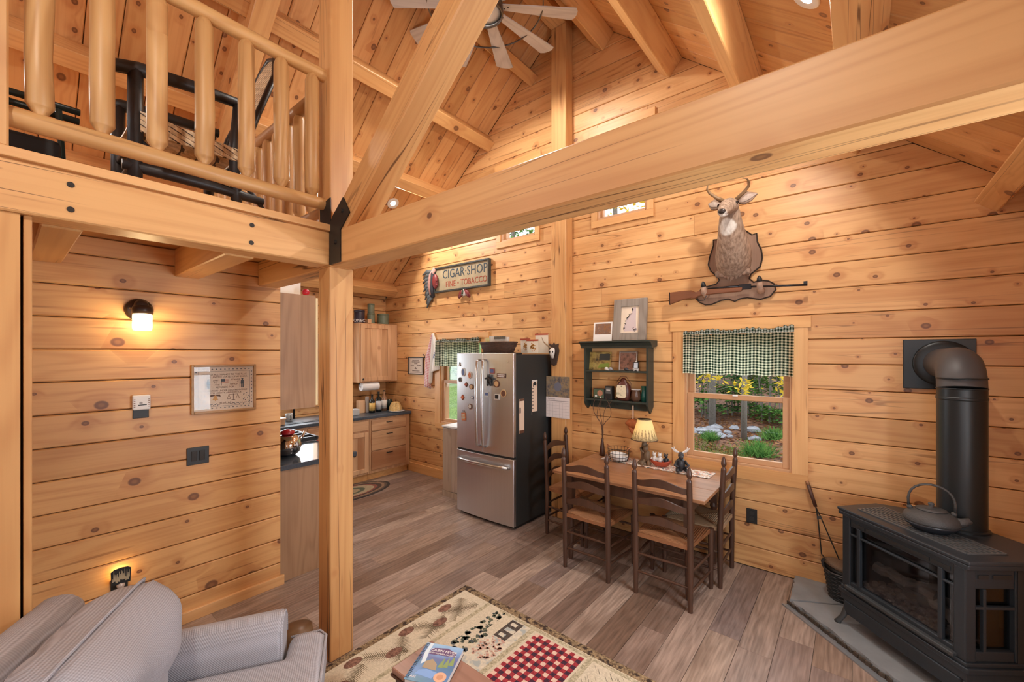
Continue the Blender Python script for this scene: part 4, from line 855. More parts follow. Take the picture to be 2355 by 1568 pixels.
def chair_parts():
    fr_ = (lambda x, lean: [(x, 0, 0), (x, 0, 0.25), (x, 0, 0.46), (x, -lean * 0.5, 0.72), (x, -lean, 0.905)])
    P = []; lean = 0.025
    for sx in (-1, 1):
        x = sx * 0.195
        m = MB().tube(fr_(x, lean), [0.0165, 0.021, 0.021, 0.020, 0.0195], 10)
        m.lathe((x, -lean, 0.903), [(0.0195, 0), (0.019, 0.006), (0.010, 0.018), (0.0105, 0.022), (0.019, 0.036), (0.0195, 0.05), (0.013, 0.082), (0.004, 0.1), (1e-4, 0.101)], 10)
        P.append(('post', m, 'd'))
        P.append(('leg', MB().tube([(sx * 0.225, 0.41, 0), (sx * 0.225, 0.41, 0.2), (sx * 0.225, 0.41, 0.455)], [0.015, 0.02, 0.0215], 10), 'd'))
    for z in (0.575, 0.71, 0.845):
        y0 = -lean * max(0, (z - 0.46) / 0.445)
        n = 16; lo = []; hi = []
        for i in range(n + 1):
            u = i / n; x = -0.185 + 0.37 * u; arch = math.sin(PI * u); w = 0.5 - 0.5 * math.cos(2 * PI * u)
            lo.append((x, z - 0.035 + 0.016 * w)); hi.append((x, z + 0.005 + 0.036 * w))
        bow = lambda x: y0 - 0.022 * (1 - (x / 0.185) ** 2)
        m = MB(); vs = []; fs = []
        for (xa, za), (xb, zb) in zip(lo, hi):
            for dy in (-0.006, 0.006): vs += [(xa, bow(xa) + dy, za), (xb, bow(xb) + dy, zb)]
        for i in range(n):
            a = i * 4; b = a + 4
            fs += [(a, b, b + 1, a + 1), (a + 2, a + 3, b + 3, b + 2), (a + 1, b + 1, b + 3, a + 3), (a, a + 2, b + 2, b)]
        fs += [(0, 1, 3, 2), (4 * n, 4 * n + 2, 4 * n + 3, 4 * n + 1)]; m.add(vs, fs); P.append(('slat', m, 'd'))
    for z in (0.165, 0.30):
        P.append(('rung', MB().tube([(-0.19, 0, z), (0, 0, z), (0.19, 0, z)], [0.008, 0.0115, 0.008], 8), 'd'))
        P.append(('rung', MB().tube([(-0.22, 0.41, z + 0.03), (0, 0.41, z + 0.03), (0.22, 0.41, z + 0.03)], [0.008, 0.012, 0.008], 8), 'd'))
        for sx in (-1, 1): P.append(('rung', MB().tube([(sx * 0.195, 0, z - 0.03), (sx * 0.21, 0.2, z - 0.03), (sx * 0.225, 0.41, z - 0.03)], [0.008, 0.0115, 0.008], 8), 'd'))
    g = lambda u, v: (((0.192 + 0.035 * v) * (2 * u - 1)), -0.008 + 0.428 * v, 0.452 + 0.012 * max(abs(2 * u - 1), abs(2 * v - 1)) - 0.012 * max(abs(2 * u - 1), abs(2 * v - 1)) ** 8)
    m = MB().grid(g, 16, 16)
    m.grid(lambda u, v: (g(u, v)[0], g(u, v)[1], 0.425), 1, 1, True)
    for e in range(4):
        q = (lambda t: (t, 0), lambda t: (1, t), lambda t: (1 - t, 1), lambda t: (0, 1 - t))[e]
        m.grid(lambda u, v, q=q: (g(*q(u))[0] , g(*q(u))[1], 0.425 + (g(*q(u))[2] - 0.425) * v), 8, 1)
    P.append(('seat', m, 's'))
    return P
PARTS = [(n, m.mesh(n, n != 'slat'), k) for n, m, k in chair_parts()]
def chair(x, y, rz, label, pale=False):
    o = thing('ladder_back_chair', label, 'chair', (x, y, 0), rz, 'ladder back chairs at the dining table')
    for n, me, k in PARTS:
        if k == 's' and pale: me = me.copy()
        p = put(n, me, DARKWOOD if k == 'd' else (RUSH2 if pale else RUSH), o)
        if k == 's' and pale: me.materials[0] = RUSH2
        if n in ('post', 'leg', 'rung'): me.set_sharp_from_angle(angle=0.8)
    return o
for q in PARTS:
    q[1].materials.append(DARKWOOD if q[2] == 'd' else RUSH)
chair(-1.677, 2.992, 0.0, 'dark ladder back chair with rush seat, near side of the table beside the fridge')
chair(-1.068, 3.005, 0.0, 'dark ladder back chair with rush seat, near side of the table closest to the rug')
chair(-0.79, 3.66, PI / 2, 'dark ladder back chair with pale rush seat at the table end towards the stove', True)
chair(-2.36, 3.63, -PI / 2, 'dark ladder back chair squeezed between the fridge side and the table end')

# on the table
def runnermat():
    m, nt, out = newmat('rag_runner'); co = nd(nt, 'TexCoord').outputs['Object']
    vo = nd(nt, 'TexVoronoi', {'Vector': vmul(nt, co, (70.0, 110.0, 1.0)), 'Scale': 1.0})
    cr = nd(nt, 'ValToRGB', {0: nd(nt, 'SeparateColor', {0: vo.outputs['Color']}).outputs[0]}); e = cr.color_ramp.elements; cr.color_ramp.interpolation = 'CONSTANT'
    e[0].color = (*sr(236, 226, 214), 1); e[1].position = 0.93; e[1].color = (*sr(60, 70, 92), 1)
    for p, c in ((0.4, sr(220, 196, 176)), (0.55, sr(202, 120, 92)), (0.66, sr(238, 232, 224)), (0.8, sr(120, 132, 120)), (0.86, sr(214, 170, 120))): q = e.new(p); q.color = (*c, 1)
    bsdf(nt, out, cr.outputs[0], 0.9); return m
rr = random.Random(3); m = MB()
m.grid(lambda u, v: (-0.49 + 0.98 * u, -0.10 + 0.2 * v + (0.008 * math.sin(u * 90) if v in (0, 1) else 0) , 0.003 + 0.003 * math.sin(u * 40 + v * 9) ** 2), 90, 8)
m.grid(lambda u, v: (-0.49 + 0.98 * u, -0.10 + 0.2 * v + (0.008 * math.sin(u * 90) if v in (0, 1) else 0), 0.0), 90, 1, True)
solo('table_runner', m, runnermat(), 'multicoloured crocheted rag runner along the dining table', 'runner', (-1.40, 3.74, 0.7655), -0.03)
def shademat():
    m, nt, out = newmat('parchment_shade'); co = nd(nt, 'TexCoord').outputs['Object']; s = nd(nt, 'SeparateXYZ', {0: co}).outputs
    an = mth(nt, 'ARCTAN2', s[1], s[0]); fr2 = mth(nt, 'ABSOLUTE', mth(nt, 'SUBTRACT', mth(nt, 'FRACT', mth(nt, 'MULTIPLY', an, 3.2)), 0.5))
    n = nd(nt, 'TexNoise', {'Vector': co, 'Scale': 70.0, 'Detail': 2.0}).outputs[0]
    h = mth(nt, 'SUBTRACT', 0.33, s[2])
    k = mth(nt, 'MULTIPLY', mth(nt, 'LESS_THAN', fr2, mth(nt, 'MULTIPLY', mth(nt, 'ADD', h, mth(nt, 'MULTIPLY', mth(nt, 'SUBTRACT', n, 0.5), 0.05)), 5.5)), 1.0)
    c = mix(nt, mth(nt, 'MULTIPLY', k, mr(nt, n, 0.3, 0.7, 0.25, 0.8)), (0.93, 0.84, 0.58), (0.22, 0.16, 0.06))
    d = nd(nt, 'BsdfDiffuse', {0: c}); t2 = nd(nt, 'BsdfTranslucent', {0: c}); x = nd(nt, 'MixShader', {0: 0.55, 1: d.outputs[0], 2: t2.outputs[0]})
    nt.links.new(x.outputs[0], out.inputs[0]); return m
RESIN = plain('painted_resin_brown', (0.17, 0.11, 0.06), 0.5, var=0.6, scale=28)
DKRES = plain('painted_resin_dark', (0.03, 0.03, 0.035), 0.45, var=0.8, scale=30)
L = thing('table_lamp', 'lit table lamp with a pine tree shade and a figurine base on the runner', 'lamp', (-1.49, 3.74, 0.769))
put('base', MB().lathe((0, 0, 0), [(0.06, 0), (0.065, 0.012), (0.045, 0.03), (0.03, 0.05), (0.028, 0.16), (0.02, 0.2), (0.008, 0.22)], 12), RESIN, L, smooth=True)
m = MB(); m.ell((0.035, -0.03, 0.085), (0.032, 0.03, 0.055), 10, 8); m.ell((0.025, -0.04, 0.15), (0.026, 0.026, 0.028), 10, 8); m.tube([(0.02, -0.03, 0.1), (-0.01, -0.045, 0.13), (-0.02, -0.03, 0.15)], 0.012, 7); m.tube([(0.045, -0.03, 0.05), (0.06, -0.05, 0.02), (0.055, -0.055, 0.0)], 0.016, 7); m.tube([(0.02, -0.04, 0.05), (0.0, -0.06, 0.02), (0.0, -0.065, 0.0)], 0.016, 7); m.tube([(0.03, -0.03, 0.17), (0.05, -0.025, 0.20)], [0.006, 0.003], 5); m.tube([(0.01, -0.03, 0.17), (-0.01, -0.03, 0.195)], [0.006, 0.003], 5)
put('figurine', m, RESIN, L, smooth=True)
put('stem', MB().cyl((0, 0, 0.2), (0, 0, 0.40), 0.006, n=8), plain('brass', (0.5, 0.34, 0.12), 0.3, 1.0), L)
put('shade', MB().lathe((0, 0, 0), [(0.118, 0.225), (0.112, 0.24), (0.062, 0.405), (0.06, 0.41)], 32).lathe((0, 0, 0), [(0.0585, 0.41), (0.0605, 0.405), (0.1105, 0.24), (0.1165, 0.225)], 32), shademat(), L, smooth=True)
put('trim', MB().tube([(0.118 * math.cos(a), 0.118 * math.sin(a), 0.226) for a in [2 * PI * k / 32 for k in range(32)]], 0.004, 6, closed=True).tube([(0.06 * math.cos(a), 0.06 * math.sin(a), 0.41) for a in [2 * PI * k / 24 for k in range(24)]], 0.003, 6, closed=True), plain('shade_trim', (0.10, 0.05, 0.03), 0.6), L)
def emis(name, col, s):
    m, nt, out = newmat(name); e = nd(nt, 'Emission', {0: (*col, 1), 1: s}); nt.links.new(e.outputs[0], out.inputs[0]); return m
put('bulb', MB().ell((0, 0, 0.32), (0.022, 0.022, 0.03), 10, 8), emis('bulb_warm', (1.0, 0.72, 0.36), 12), L)
lamp('POINT', 'bulb_light', (0, 0, 0.32), 5.5, (1.0, 0.70, 0.36), 0.03, parent=L)
# wire egg basket with a white cloth
o = thing('wire_basket', 'round wire basket holding a white ceramic dish on the runner', 'basket', (-1.735, 3.72, 0.769)); m = MB()
ring = lambda r, z: [(r * math.cos(2 * PI * k / 24), r * math.sin(2 * PI * k / 24), z) for k in range(24)]
for r_, z in ((0.085, 0.004), (0.095, 0.04), (0.1, 0.075), (0.1, 0.115)): m.tube(ring(r_, z), 0.0022, 5, closed=True)
for k in range(18):
    a = 2 * PI * k / 18; m.tube([(0.085 * math.cos(a), 0.085 * math.sin(a), 0.004), (0.095 * math.cos(a), 0.095 * math.sin(a), 0.04), (0.1 * math.cos(a), 0.1 * math.sin(a), 0.116)], 0.0016, 4)
put('wires', m, IRON, o)
for s in (-1, 1): put('handle', MB().tube([(s * 0.1, -0.03, 0.112), (s * 0.118, 0, 0.135), (s * 0.1, 0.03, 0.112)], 0.004, 6), plain('copper', (0.5, 0.2, 0.1), 0.35, 0.8), o)
put('dish', MB().lathe((0, 0, 0.006), [(0.05, 0), (0.078, 0.012), (0.086, 0.05), (0.08, 0.054), (0.07, 0.02), (1e-4, 0.014)], 20, Matrix.Rotation(0.1, 3, 'Y')), plain('white_ceramic', (0.88, 0.87, 0.84), 0.25), o, smooth=True)
# vase with bare twigs
o = thing('twig_vase', 'slim brown vase with bare curly twigs at the table end by the post', 'vase', (-1.945, 3.80, 0.766))
put('vase', MB().lathe((0, 0, 0), [(0.026, 0), (0.03, 0.01), (0.022, 0.08), (0.012, 0.15), (0.014, 0.17)], 12), plain('dark_vase', (0.07, 0.03, 0.018), 0.35), o, smooth=True)
TW = plain('twig', (0.10, 0.05, 0.03), 0.8)
for pts in ([(0, 0, 0.15), (0.005, 0, 0.28), (-0.09, 0, 0.42), (-0.10, 0.01, 0.52), (-0.05, 0.01, 0.58), (-0.01, 0, 0.55)], [(0, 0, 0.15), (0.0, 0, 0.3), (-0.03, 0, 0.46), (0.0, 0, 0.57)], [(0, 0, 0.15), (0.01, 0, 0.3), (0.09, 0, 0.4), (0.08, 0, 0.5), (0.03, 0, 0.58)], [(0, 0, 0.15), (0.01, 0, 0.32), (0.02, 0.01, 0.45), (0.1, 0.01, 0.55)], [(0, 0, 0.15), (-0.01, 0, 0.3), (-0.06, 0, 0.4), (-0.02, 0, 0.55)]):
    q = [Vector(p) for p in pts]; sm = []
    for i in range(len(q) - 1):
        p0, p1, p2, p3 = q[max(i - 1, 0)], q[i], q[i + 1], q[min(i + 2, len(q) - 1)]
        for t2 in (0, 0.33, 0.66): sm.append(0.5 * (2 * p1 + (p2 - p0) * t2 + (2 * p0 - 5 * p1 + 4 * p2 - p3) * t2 ** 2 + (3 * p1 - p0 - 3 * p2 + p3) * t2 ** 3))
    sm.append(q[-1]); put('twig', MB().tube(sm, [0.004 - 0.0022 * i / len(sm) for i in range(len(sm))], 5), TW, o)
# little boat with animals
o = thing('boat_figurine', 'red boat figurine carrying small bears on the runner', 'figurine', (-1.335, 3.72, 0.770))
put('boat', MB().grid(lambda u, v: ((u - 0.5) * 0.2, (0.042 * (1 - (2 * u - 1) ** 4)) * math.sin((v - 0.5) * PI), 0.055 + 0.02 * (2 * u - 1) ** 2 - 0.05 * (1 - (2 * u - 1) ** 4) * math.cos((v - 0.5) * PI)), 16, 10), plain('boat_red', (0.42, 0.07, 0.03), 0.35), o, smooth=True, solid=0.004)
for x, c, nm in ((-0.055, PALE, 'bear'), (-0.005, PALE, 'bear'), (0.05, DKRES, 'bear')):
    m = MB(); m.ell((x, 0, 0.065), (0.022, 0.022, 0.032), 9, 7); m.ell((x, -0.008, 0.108), (0.017, 0.017, 0.017), 9, 7)
    for s in (-1, 1): m.ell((x + s * 0.012, 0, 0.123), (0.006, 0.005, 0.007), 6, 5); m.tube([(x + s * 0.018, -0.005, 0.08), (x + s * 0.03, -0.018, 0.06)], [0.008, 0.006], 6)
    put(nm, m, c, o, smooth=True)
o = thing('moose_figurine', 'dark moose figurine with antlers sitting at the end of the runner', 'figurine', (-1.155, 3.70, 0.770)); o.rotation_euler = (0, 0, 0.5)
m = MB(); m.ell((0, 0, 0.06), (0.04, 0.038, 0.06), 10, 8); m.ell((0.0, -0.015, 0.14), (0.024, 0.03, 0.03), 10, 8); m.ell((-0.005, -0.05, 0.132), (0.018, 0.028, 0.018), 9, 7)
for s in (-1, 1): m.tube([(s * 0.03, -0.01, 0.09), (s * 0.055, -0.045, 0.06), (s * 0.03, -0.06, 0.05)], [0.014, 0.011, 0.009], 7); m.tube([(s * 0.025, -0.01, 0.03), (s * 0.04, -0.07, 0.02), (s * 0.04, -0.085, 0.03)], [0.02, 0.014, 0.014], 7)
put('body', m, DKRES, o, smooth=True)
for s in (-1, 1): put('antler', MB().tube([(s * 0.015, -0.005, 0.162), (s * 0.045, 0, 0.175), (s * 0.075, 0, 0.20)], [0.006, 0.012, 0.004], 6, ry=[0.004, 0.005, 0.003]).tube([(s * 0.05, 0, 0.18), (s * 0.055, -0.005, 0.21)], [0.008, 0.003], 5), PALE, o)

# ---------------------------------------------------------------- on the gable wall
GRNP = plain('dark_green_paint', (0.030, 0.040, 0.033), 0.45, var=0.3, scale=12)
y1 = YF - 0.001; y0 = 3.83
s_ = thing('wall_shelf', 'dark green wall shelf with two shelves and pegs above the dining table', 'shelf', (-1.83, 3.97, 1.21)); dx = 0.34
prof = lambda x: MB().prism([(-0.001, 0.06), (-0.001, 0.66), (-0.14, 0.66), (-0.14, 0.075), (-0.115, 0.035), (-0.07, 0.0)], x - 0.009, x + 0.009, lambda a, b, c: (c, a, b))
put('side', prof(-dx + 0.01), GRNP, s_); put('side', prof(dx - 0.01), GRNP, s_)
for z in (0.10, 0.393): put('shelf_board', MB().box(-dx + 0.019, dx - 0.019, -0.138, -0.001, z - 0.008, z + 0.008), GRNP, s_, bevel=0.002)
put('crown', MB().prism([(-0.001, 0.64), (-0.001, 0.695), (-0.19, 0.695), (-0.19, 0.682), (-0.165, 0.672), (-0.145, 0.645), (-0.145, 0.625), (-0.1, 0.625)], -dx - 0.035, dx + 0.035, lambda a, b, c: (c, a, b)), GRNP, s_)
put('peg_rail', MB().box(-dx + 0.019, dx - 0.019, -0.03, -0.001, 0.015, 0.092), GRNP, s_)
for x in (-0.18, -0.02, 0.16): put('peg', MB().tube([(x, -0.03, 0.055), (x, -0.06, 0.06)], [0.006, 0.009], 8), GRNP, s_)
def framed(name, label, cat, loc, w, h, d, bw, fmat, art, tilt=0.0, rz=0.0, mats=None, lift=0.0):
    o = thing(name, label, cat, loc); o.rotation_euler = (tilt, 0, rz)
    f = MB(); f.box(-w / 2, -w / 2 + bw, -d, 0, 0, h).box(w / 2 - bw, w / 2, -d, 0, 0, h).box(-w / 2 + bw, w / 2 - bw, -d, 0, 0, bw).box(-w / 2 + bw, w / 2 - bw, -d, 0, h - bw, h)
    put('frame', f, fmat, o, bevel=min(0.004, bw / 3)); put('picture', MB().box(-w / 2 + bw - 0.001, w / 2 - bw + 0.001, -d * 0.55, -0.001, bw - 0.001, h - bw + 0.001), art, o); return o
def flat(o, name, polys, mat, y, t=0.0006):
    m = MB()
    for p in polys:
        a = sum(p[i][0] * p[(i + 1) % len(p)][1] - p[(i + 1) % len(p)][0] * p[i][1] for i in range(len(p)))
        m.prism(p if a < 0 else p[::-1], 0, t, lambda a, b, c: (a, y - c, b))
    return put(name, m, mat, o)
GREYW = wood('grey_barnwood', (0.30, 0.26, 0.22), (0.15, 0.125, 0.105), axis='Z', knots=0.1, ring=40, streak=0.6, tint=0.03)
PAPER = plain('warm_paper', (0.78, 0.66, 0.52), 0.8)
o = framed('state_outline_picture', 'wide grey barnwood frame with an inked state outline, on top of the green shelf', 'picture', (-1.70, 3.90, 1.906), 0.338, 0.41, 0.035, 0.075, GREYW, PAPER, -0.10)
st = [(0.035, 0.325), (0.055, 0.328), (0.06, 0.30), (0.06, 0.22), (0.065, 0.13), (0.075, 0.105), (0.06, 0.085), (0.02, 0.09), (-0.06, 0.09), (-0.055, 0.14), (-0.04, 0.20), (-0.01, 0.245), (0.015, 0.27)]
flat(o, 'state_shape', [st], plain('pale_lilac', (0.60, 0.50, 0.50), 0.8), -0.0195); rr = random.Random(2); pol = []
for i in range(46):
    k = rr.uniform(8.5, 12.9); a, b = st[int(k) % 13], st[(int(k) + 1) % 13]; t2 = k - int(k); x, z = a[0] + (b[0] - a[0]) * t2 + rr.uniform(-0.007, 0.007), a[1] + (b[1] - a[1]) * t2 + rr.uniform(-0.01, 0.01); s = rr.uniform(0.002, 0.007); pol.append([(x - s, z), (x, z - s), (x + s * 0.8, z + s * 0.3), (x, z + s)])
for i in range(14): x, z, s = rr.uniform(0.03, 0.07), rr.uniform(0.088, 0.13), rr.uniform(0.003, 0.006); pol.append([(x - s, z), (x, z - s), (x + s, z), (x, z + s)])
flat(o, 'ink', pol, BLACK, -0.0205)
def scene(name, cols, scale=14.0, seed=0.0, det=5.0):
    m, nt, out = newmat(name); co = nd(nt, 'TexCoord').outputs['Object']
    n = nd(nt, 'TexNoise', {'Vector': nd(nt, 'VectorMath', {0: co, 1: (seed, seed * 0.7, seed * 1.3)}, operation='ADD').outputs[0], 'Scale': scale, 'Detail': det, 'Roughness': 0.65}).outputs[0]
    cr = nd(nt, 'ValToRGB', {0: mr(nt, n, 0.3, 0.7)}); e = cr.color_ramp.elements; e[0].color = (*cols[0], 1); e[1].color = (*cols[-1], 1)
    for i, c in enumerate(cols[1:-1]): q = e.new((i + 1) / (len(cols) - 1)); q.color = (*c, 1)
    bsdf(nt, out, cr.outputs[0], 0.4); return m
o = thing('photo_card', 'white bordered photo card leaning beside the grey framed outline', 'picture', (-1.985, 3.885, 1.906)); o.rotation_euler = (-0.1, 0, 0)
put('card', MB().box(-0.105, 0.105, -0.006, 0, 0, 0.195), WHITE, o); put('photo', MB().box(-0.088, 0.088, -0.0066, -0.006, 0.07, 0.18), scene('autumn_wood_photo', [(0.05, 0.03, 0.02), (0.3, 0.14, 0.06), (0.18, 0.11, 0.09), (0.5, 0.3, 0.16)], 30), o)
# upper shelf things
o = thing('cabin_painting', 'small unframed painting of a cabin and yellow tree on the upper shelf', 'picture', (-2.03, 3.915, 1.612)); o.rotation_euler = (-0.12, 0, 0)
put('canvas', MB().box(-0.12, 0.12, -0.012, 0, 0, 0.185), scene('painted_meadow', [(0.03, 0.03, 0.015), (0.25, 0.17, 0.05), (0.45, 0.34, 0.10), (0.12, 0.14, 0.05)], 18, 4), o)
flat(o, 'painted_shapes', [[(-0.01, 0.10), (0.11, 0.10), (0.11, 0.165), (-0.01, 0.165)]], plain('dark_roof', (0.05, 0.055, 0.05), 0.6), -0.012); flat(o, 'painted_lawn', [[(-0.02, 0.02), (0.11, 0.03), (0.10, 0.07), (0.0, 0.06)]], plain('bright_lawn', (0.22, 0.30, 0.05), 0.6), -0.0125)
o = framed('family_photo', 'silver framed family photograph on the upper shelf', 'picture', (-1.735, 3.93, 1.611), 0.19, 0.19, 0.014, 0.013, plain('pewter', (0.45, 0.42, 0.40), 0.35, 0.6), scene('brown_photo', [(0.04, 0.025, 0.02), (0.2, 0.10, 0.07), (0.35, 0.17, 0.12), (0.10, 0.07, 0.06)], 26, 2), -0.12)
o = thing('mini_easel', 'tiny white easel with a dark framed print at the end of the upper shelf', 'easel', (-1.625, 3.87, 1.612))
put('stand', MB().tube([(-0.02, 0, 0), (-0.005, 0.01, 0.1)], 0.003, 5).tube([(0.02, 0, 0), (0.005, 0.01, 0.1)], 0.003, 5).tube([(0, 0.03, 0), (0, 0.012, 0.1)], 0.003, 5).cbox((0, -0.004, 0.02), (0.06, 0.006, 0.006)), WHITE, o); put('print', MB().cbox((0, 0.0, 0.055), (0.05, 0.005, 0.065), Matrix.Rotation(-0.12, 3, 'X')), BLACK, o); put('picture', MB().cbox((0, -0.003, 0.056), (0.038, 0.004, 0.05), Matrix.Rotation(-0.12, 3, 'X')), plain('sky_print', (0.55, 0.62, 0.70), 0.6), o)
for x, c, l in ((-1.93, PALE, 'small pale shell on the upper shelf in front of the painting'), (-1.885, plain('grey_pebble', (0.3, 0.3, 0.32), 0.4), 'round grey pebble trinket on the upper shelf, beside the shell'), (-1.72, DKRES, 'small dark trinket before the framed photograph on the upper shelf')):
    solo('trinket', MB().ell((0, 0, 0.017), (0.022, 0.016, 0.017), 10, 8).tube([(0.01, -0.01, 0.008), (0.04, -0.02, 0.006)], [0.008, 0.003], 6), c, l, 'trinket', (x, 3.86, 1.611), smooth=True)
# lower shelf things
o = thing('toy_radio', 'little dark radio box with round dial on the lower shelf', 'radio', (-2.02, 3.90, 1.318)); put('case', MB().box(-0.062, 0.062, -0.03, 0.03, 0, 0.105), BLACK, o, bevel=0.004); put('face', MB().box(-0.055, 0.055, -0.032, -0.03, 0.008, 0.098), plain('green_face', (0.08, 0.12, 0.07), 0.5, var=0.5, scale=30), o); put('dial', MB().cyl((0.015, -0.036, 0.06), (0.015, -0.03, 0.06), 0.03, n=20), plain('copper_dial', (0.42, 0.2, 0.12), 0.4), o); put('knob', MB().cyl((-0.03, -0.037, 0.03), (-0.03, -0.03, 0.03), 0.012, n=10).cyl((0.02, -0.037, 0.018), (0.02, -0.03, 0.018), 0.008, n=10), PALE, o)
o = thing('dark_box', 'narrow upright dark box beside the little radio', 'box', (-1.915, 3.90, 1.318)); put('case', MB().box(-0.038, 0.038, -0.03, 0.03, 0, 0.135), BLACK, o, bevel=0.003); put('panel', MB().box(-0.028, 0.028, -0.032, -0.03, 0.06, 0.12), plain('slate', (0.1, 0.11, 0.11), 0.4, var=0.5, scale=50), o); put('label', MB().box(-0.02, 0.02, -0.0325, -0.031, 0.092, 0.1), PALE, o)
o = thing('lantern_clock', 'brown lantern with a pale printed window on the lower shelf', 'lantern', (-1.76, 3.885, 1.318))
REDB = plain('oxblood_paint', (0.085, 0.022, 0.015), 0.35)
body = [(0.05, 0), (0.062, 0.01), (0.068, 0.03), (0.076, 0.08), (0.07, 0.14), (0.052, 0.175), (0.032, 0.19), (0.028, 0.21), (0.012, 0.222), (1e-4, 0.224)]
put('body', MB().lathe((0, 0, 0), body, 16, Matrix.Diagonal((1, 0.62, 1))), REDB, o, smooth=True); put('window', MB().prism([(-0.05, 0.045), (-0.035, 0.03), (0.035, 0.03), (0.05, 0.045), (0.05, 0.12), (0.04, 0.155), (-0.04, 0.155), (-0.05, 0.12)][::-1], 0.047, 0.052, lambda a, b, c: (a, -c, b)), scene('lantern_print', [(0.1, 0.12, 0.05), (0.75, 0.68, 0.5), (0.7, 0.62, 0.45), (0.3, 0.28, 0.15)], 24, 7), o)
put('handle', MB().tube([(-0.07, 0, 0.10), (-0.078, 0, 0.17), (-0.03, 0, 0.235), (0.03, 0, 0.235), (0.078, 0, 0.17), (0.07, 0, 0.10)], 0.003, 5), REDB, o)
o = thing('brown_pitcher', 'brown stoneware pitcher with pale rim at the right of the lower shelf', 'pitcher', (-1.635, 3.89, 1.318)); put('body', MB().lathe((0, 0, 0), [(0.036, 0), (0.046, 0.03), (0.045, 0.07), (0.038, 0.1), (0.043, 0.115), (0.036, 0.112), (0.03, 0.03), (1e-4, 0.02)], 16), plain('brown_glaze', (0.10, 0.05, 0.03), 0.2), o, smooth=True); put('rim', MB().tube([(0.043 * math.cos(2 * PI * k / 18), 0.043 * math.sin(2 * PI * k / 18), 0.115) for k in range(18)], 0.003, 5, closed=True), PALE, o)
solo('teal_vase', MB().lathe((0, 0, 0), [(0.025, 0), (0.03, 0.05), (0.022, 0.1), (0.028, 0.15), (1e-4, 0.15)], 12), plain('teal_glaze', (0.02, 0.14, 0.12), 0.15), 'small teal glass vase half hidden by the shelf side', 'vase', (-1.565, 3.92, 1.318), smooth=True)
o = thing('fish_ornament', 'orange clay ornament hanging on a ribbon from the shelf peg', 'ornament', (-1.67, 3.905, 1.02)); put('ribbon', MB().box(-0.006, 0.006, -0.002, 0.002, 0.10, 0.255), plain('ribbon', (0.68, 0.5, 0.38), 0.7), o); put('body', MB().tube([(-0.075, 0, 0.075), (-0.05, 0, 0.08), (0.0, 0, 0.075), (0.05, 0, 0.07), (0.09, 0, 0.09)], [0.01, 0.035, 0.055, 0.03, 0.008], 10, ry=0.018, up=(0, 0, 1)).tube([(-0.02, 0, 0.04), (-0.01, 0, 0.0), (0.0, 0, -0.03)], [0.03, 0.02, 0.004], 8, ry=0.012), plain('orange_clay', (0.42, 0.13, 0.045), 0.4, var=0.6, scale=30), o, smooth=True)

# antlered deer mount
FUR = plain('deer_fur', (0.30, 0.20, 0.145), 0.85, var=0.45, scale=55, bump=0.6)
FURW = plain('deer_white_fur', (0.70, 0.66, 0.60), 0.9, var=0.15, scale=60, bump=0.5)
INEAR = plain('inner_ear_fur', (0.42, 0.33, 0.28), 0.8, var=0.4, scale=60)
def furmat():
    m, nt, out = newmat('deer_coat'); co = nd(nt, 'TexCoord').outputs['Object']; s = nd(nt, 'SeparateXYZ', {0: co}).outputs
    n = nd(nt, 'TexNoise', {'Vector': vmul(nt, co, (60, 60, 18)), 'Scale': 1.0, 'Detail': 4.0}).outputs[0]; n2 = nd(nt, 'TexNoise', {'Vector': co, 'Scale': 14.0, 'Detail': 2.0}).outputs[0]
    c = mix(nt, mr(nt, n, 0.3, 0.7), (0.19, 0.12, 0.08), (0.47, 0.34, 0.25))
    dx = mth(nt, 'DIVIDE', mth(nt, 'SUBTRACT', s[0], 0.018), 0.066); dz = mth(nt, 'DIVIDE', mth(nt, 'SUBTRACT', s[2], 0.325), 0.07)
    q = mth(nt, 'ADD', mth(nt, 'ADD', mth(nt, 'MULTIPLY', dx, dx), mth(nt, 'MULTIPLY', dz, dz)), mth(nt, 'MULTIPLY', mth(nt, 'SUBTRACT', n2, 0.5), 1.1))
    fro = mth(nt, 'LESS_THAN', s[1], -0.2)
    c = mix(nt, mth(nt, 'MULTIPLY', mr(nt, q, 1.0, 0.6), fro), c, mix(nt, mr(nt, n, 0.3, 0.7), (0.55, 0.50, 0.44), (0.82, 0.79, 0.74)))
    bsdf(nt, out, c, 0.85, Normal=nd(nt, 'Bump', {'Height': n, 'Strength': 0.5, 'Distance': 0.01}).outputs[0]); return m
D = thing('deer_mount', 'mounted whitetail deer head on a dark edged wooden plaque above the window', 'deer head', (-0.79, 3.97, 2.45))
loc = Vector((-0.79, 3.97, 2.45)); lw = lambda x, y, z: (x + 0.79, y - 3.97, z - 2.45)
pl = [(-0.956, 2.772), (-0.954, 2.723), (-0.985, 2.624), (-0.996, 2.561), (-0.975, 2.502), (-0.93, 2.457), (-0.905, 2.418), (-0.93, 2.385), (-1.035, 2.364), (-1.089, 2.32), (-1.091, 2.279), (-1.07, 2.237), (-1.02, 2.21), (-0.967, 2.211), (-0.894, 2.239), (-0.836, 2.246), (-0.787, 2.223), (-0.745, 2.242), (-0.691, 2.246), (-0.598, 2.223), (-0.527, 2.243), (-0.489, 2.295), (-0.502, 2.344), (-0.54, 2.37), (-0.598, 2.382), (-0.644, 2.37), (-0.677, 2.404), (-0.664, 2.441), (-0.598, 2.493), (-0.582, 2.565), (-0.591, 2.634), (-0.618, 2.699), (-0.624, 2.771), (-0.657, 2.764), (-0.711, 2.814), (-0.787, 2.797), (-0.865, 2.764)]
pl = [(x + 0.79, z - 2.45) for x, z in pl]
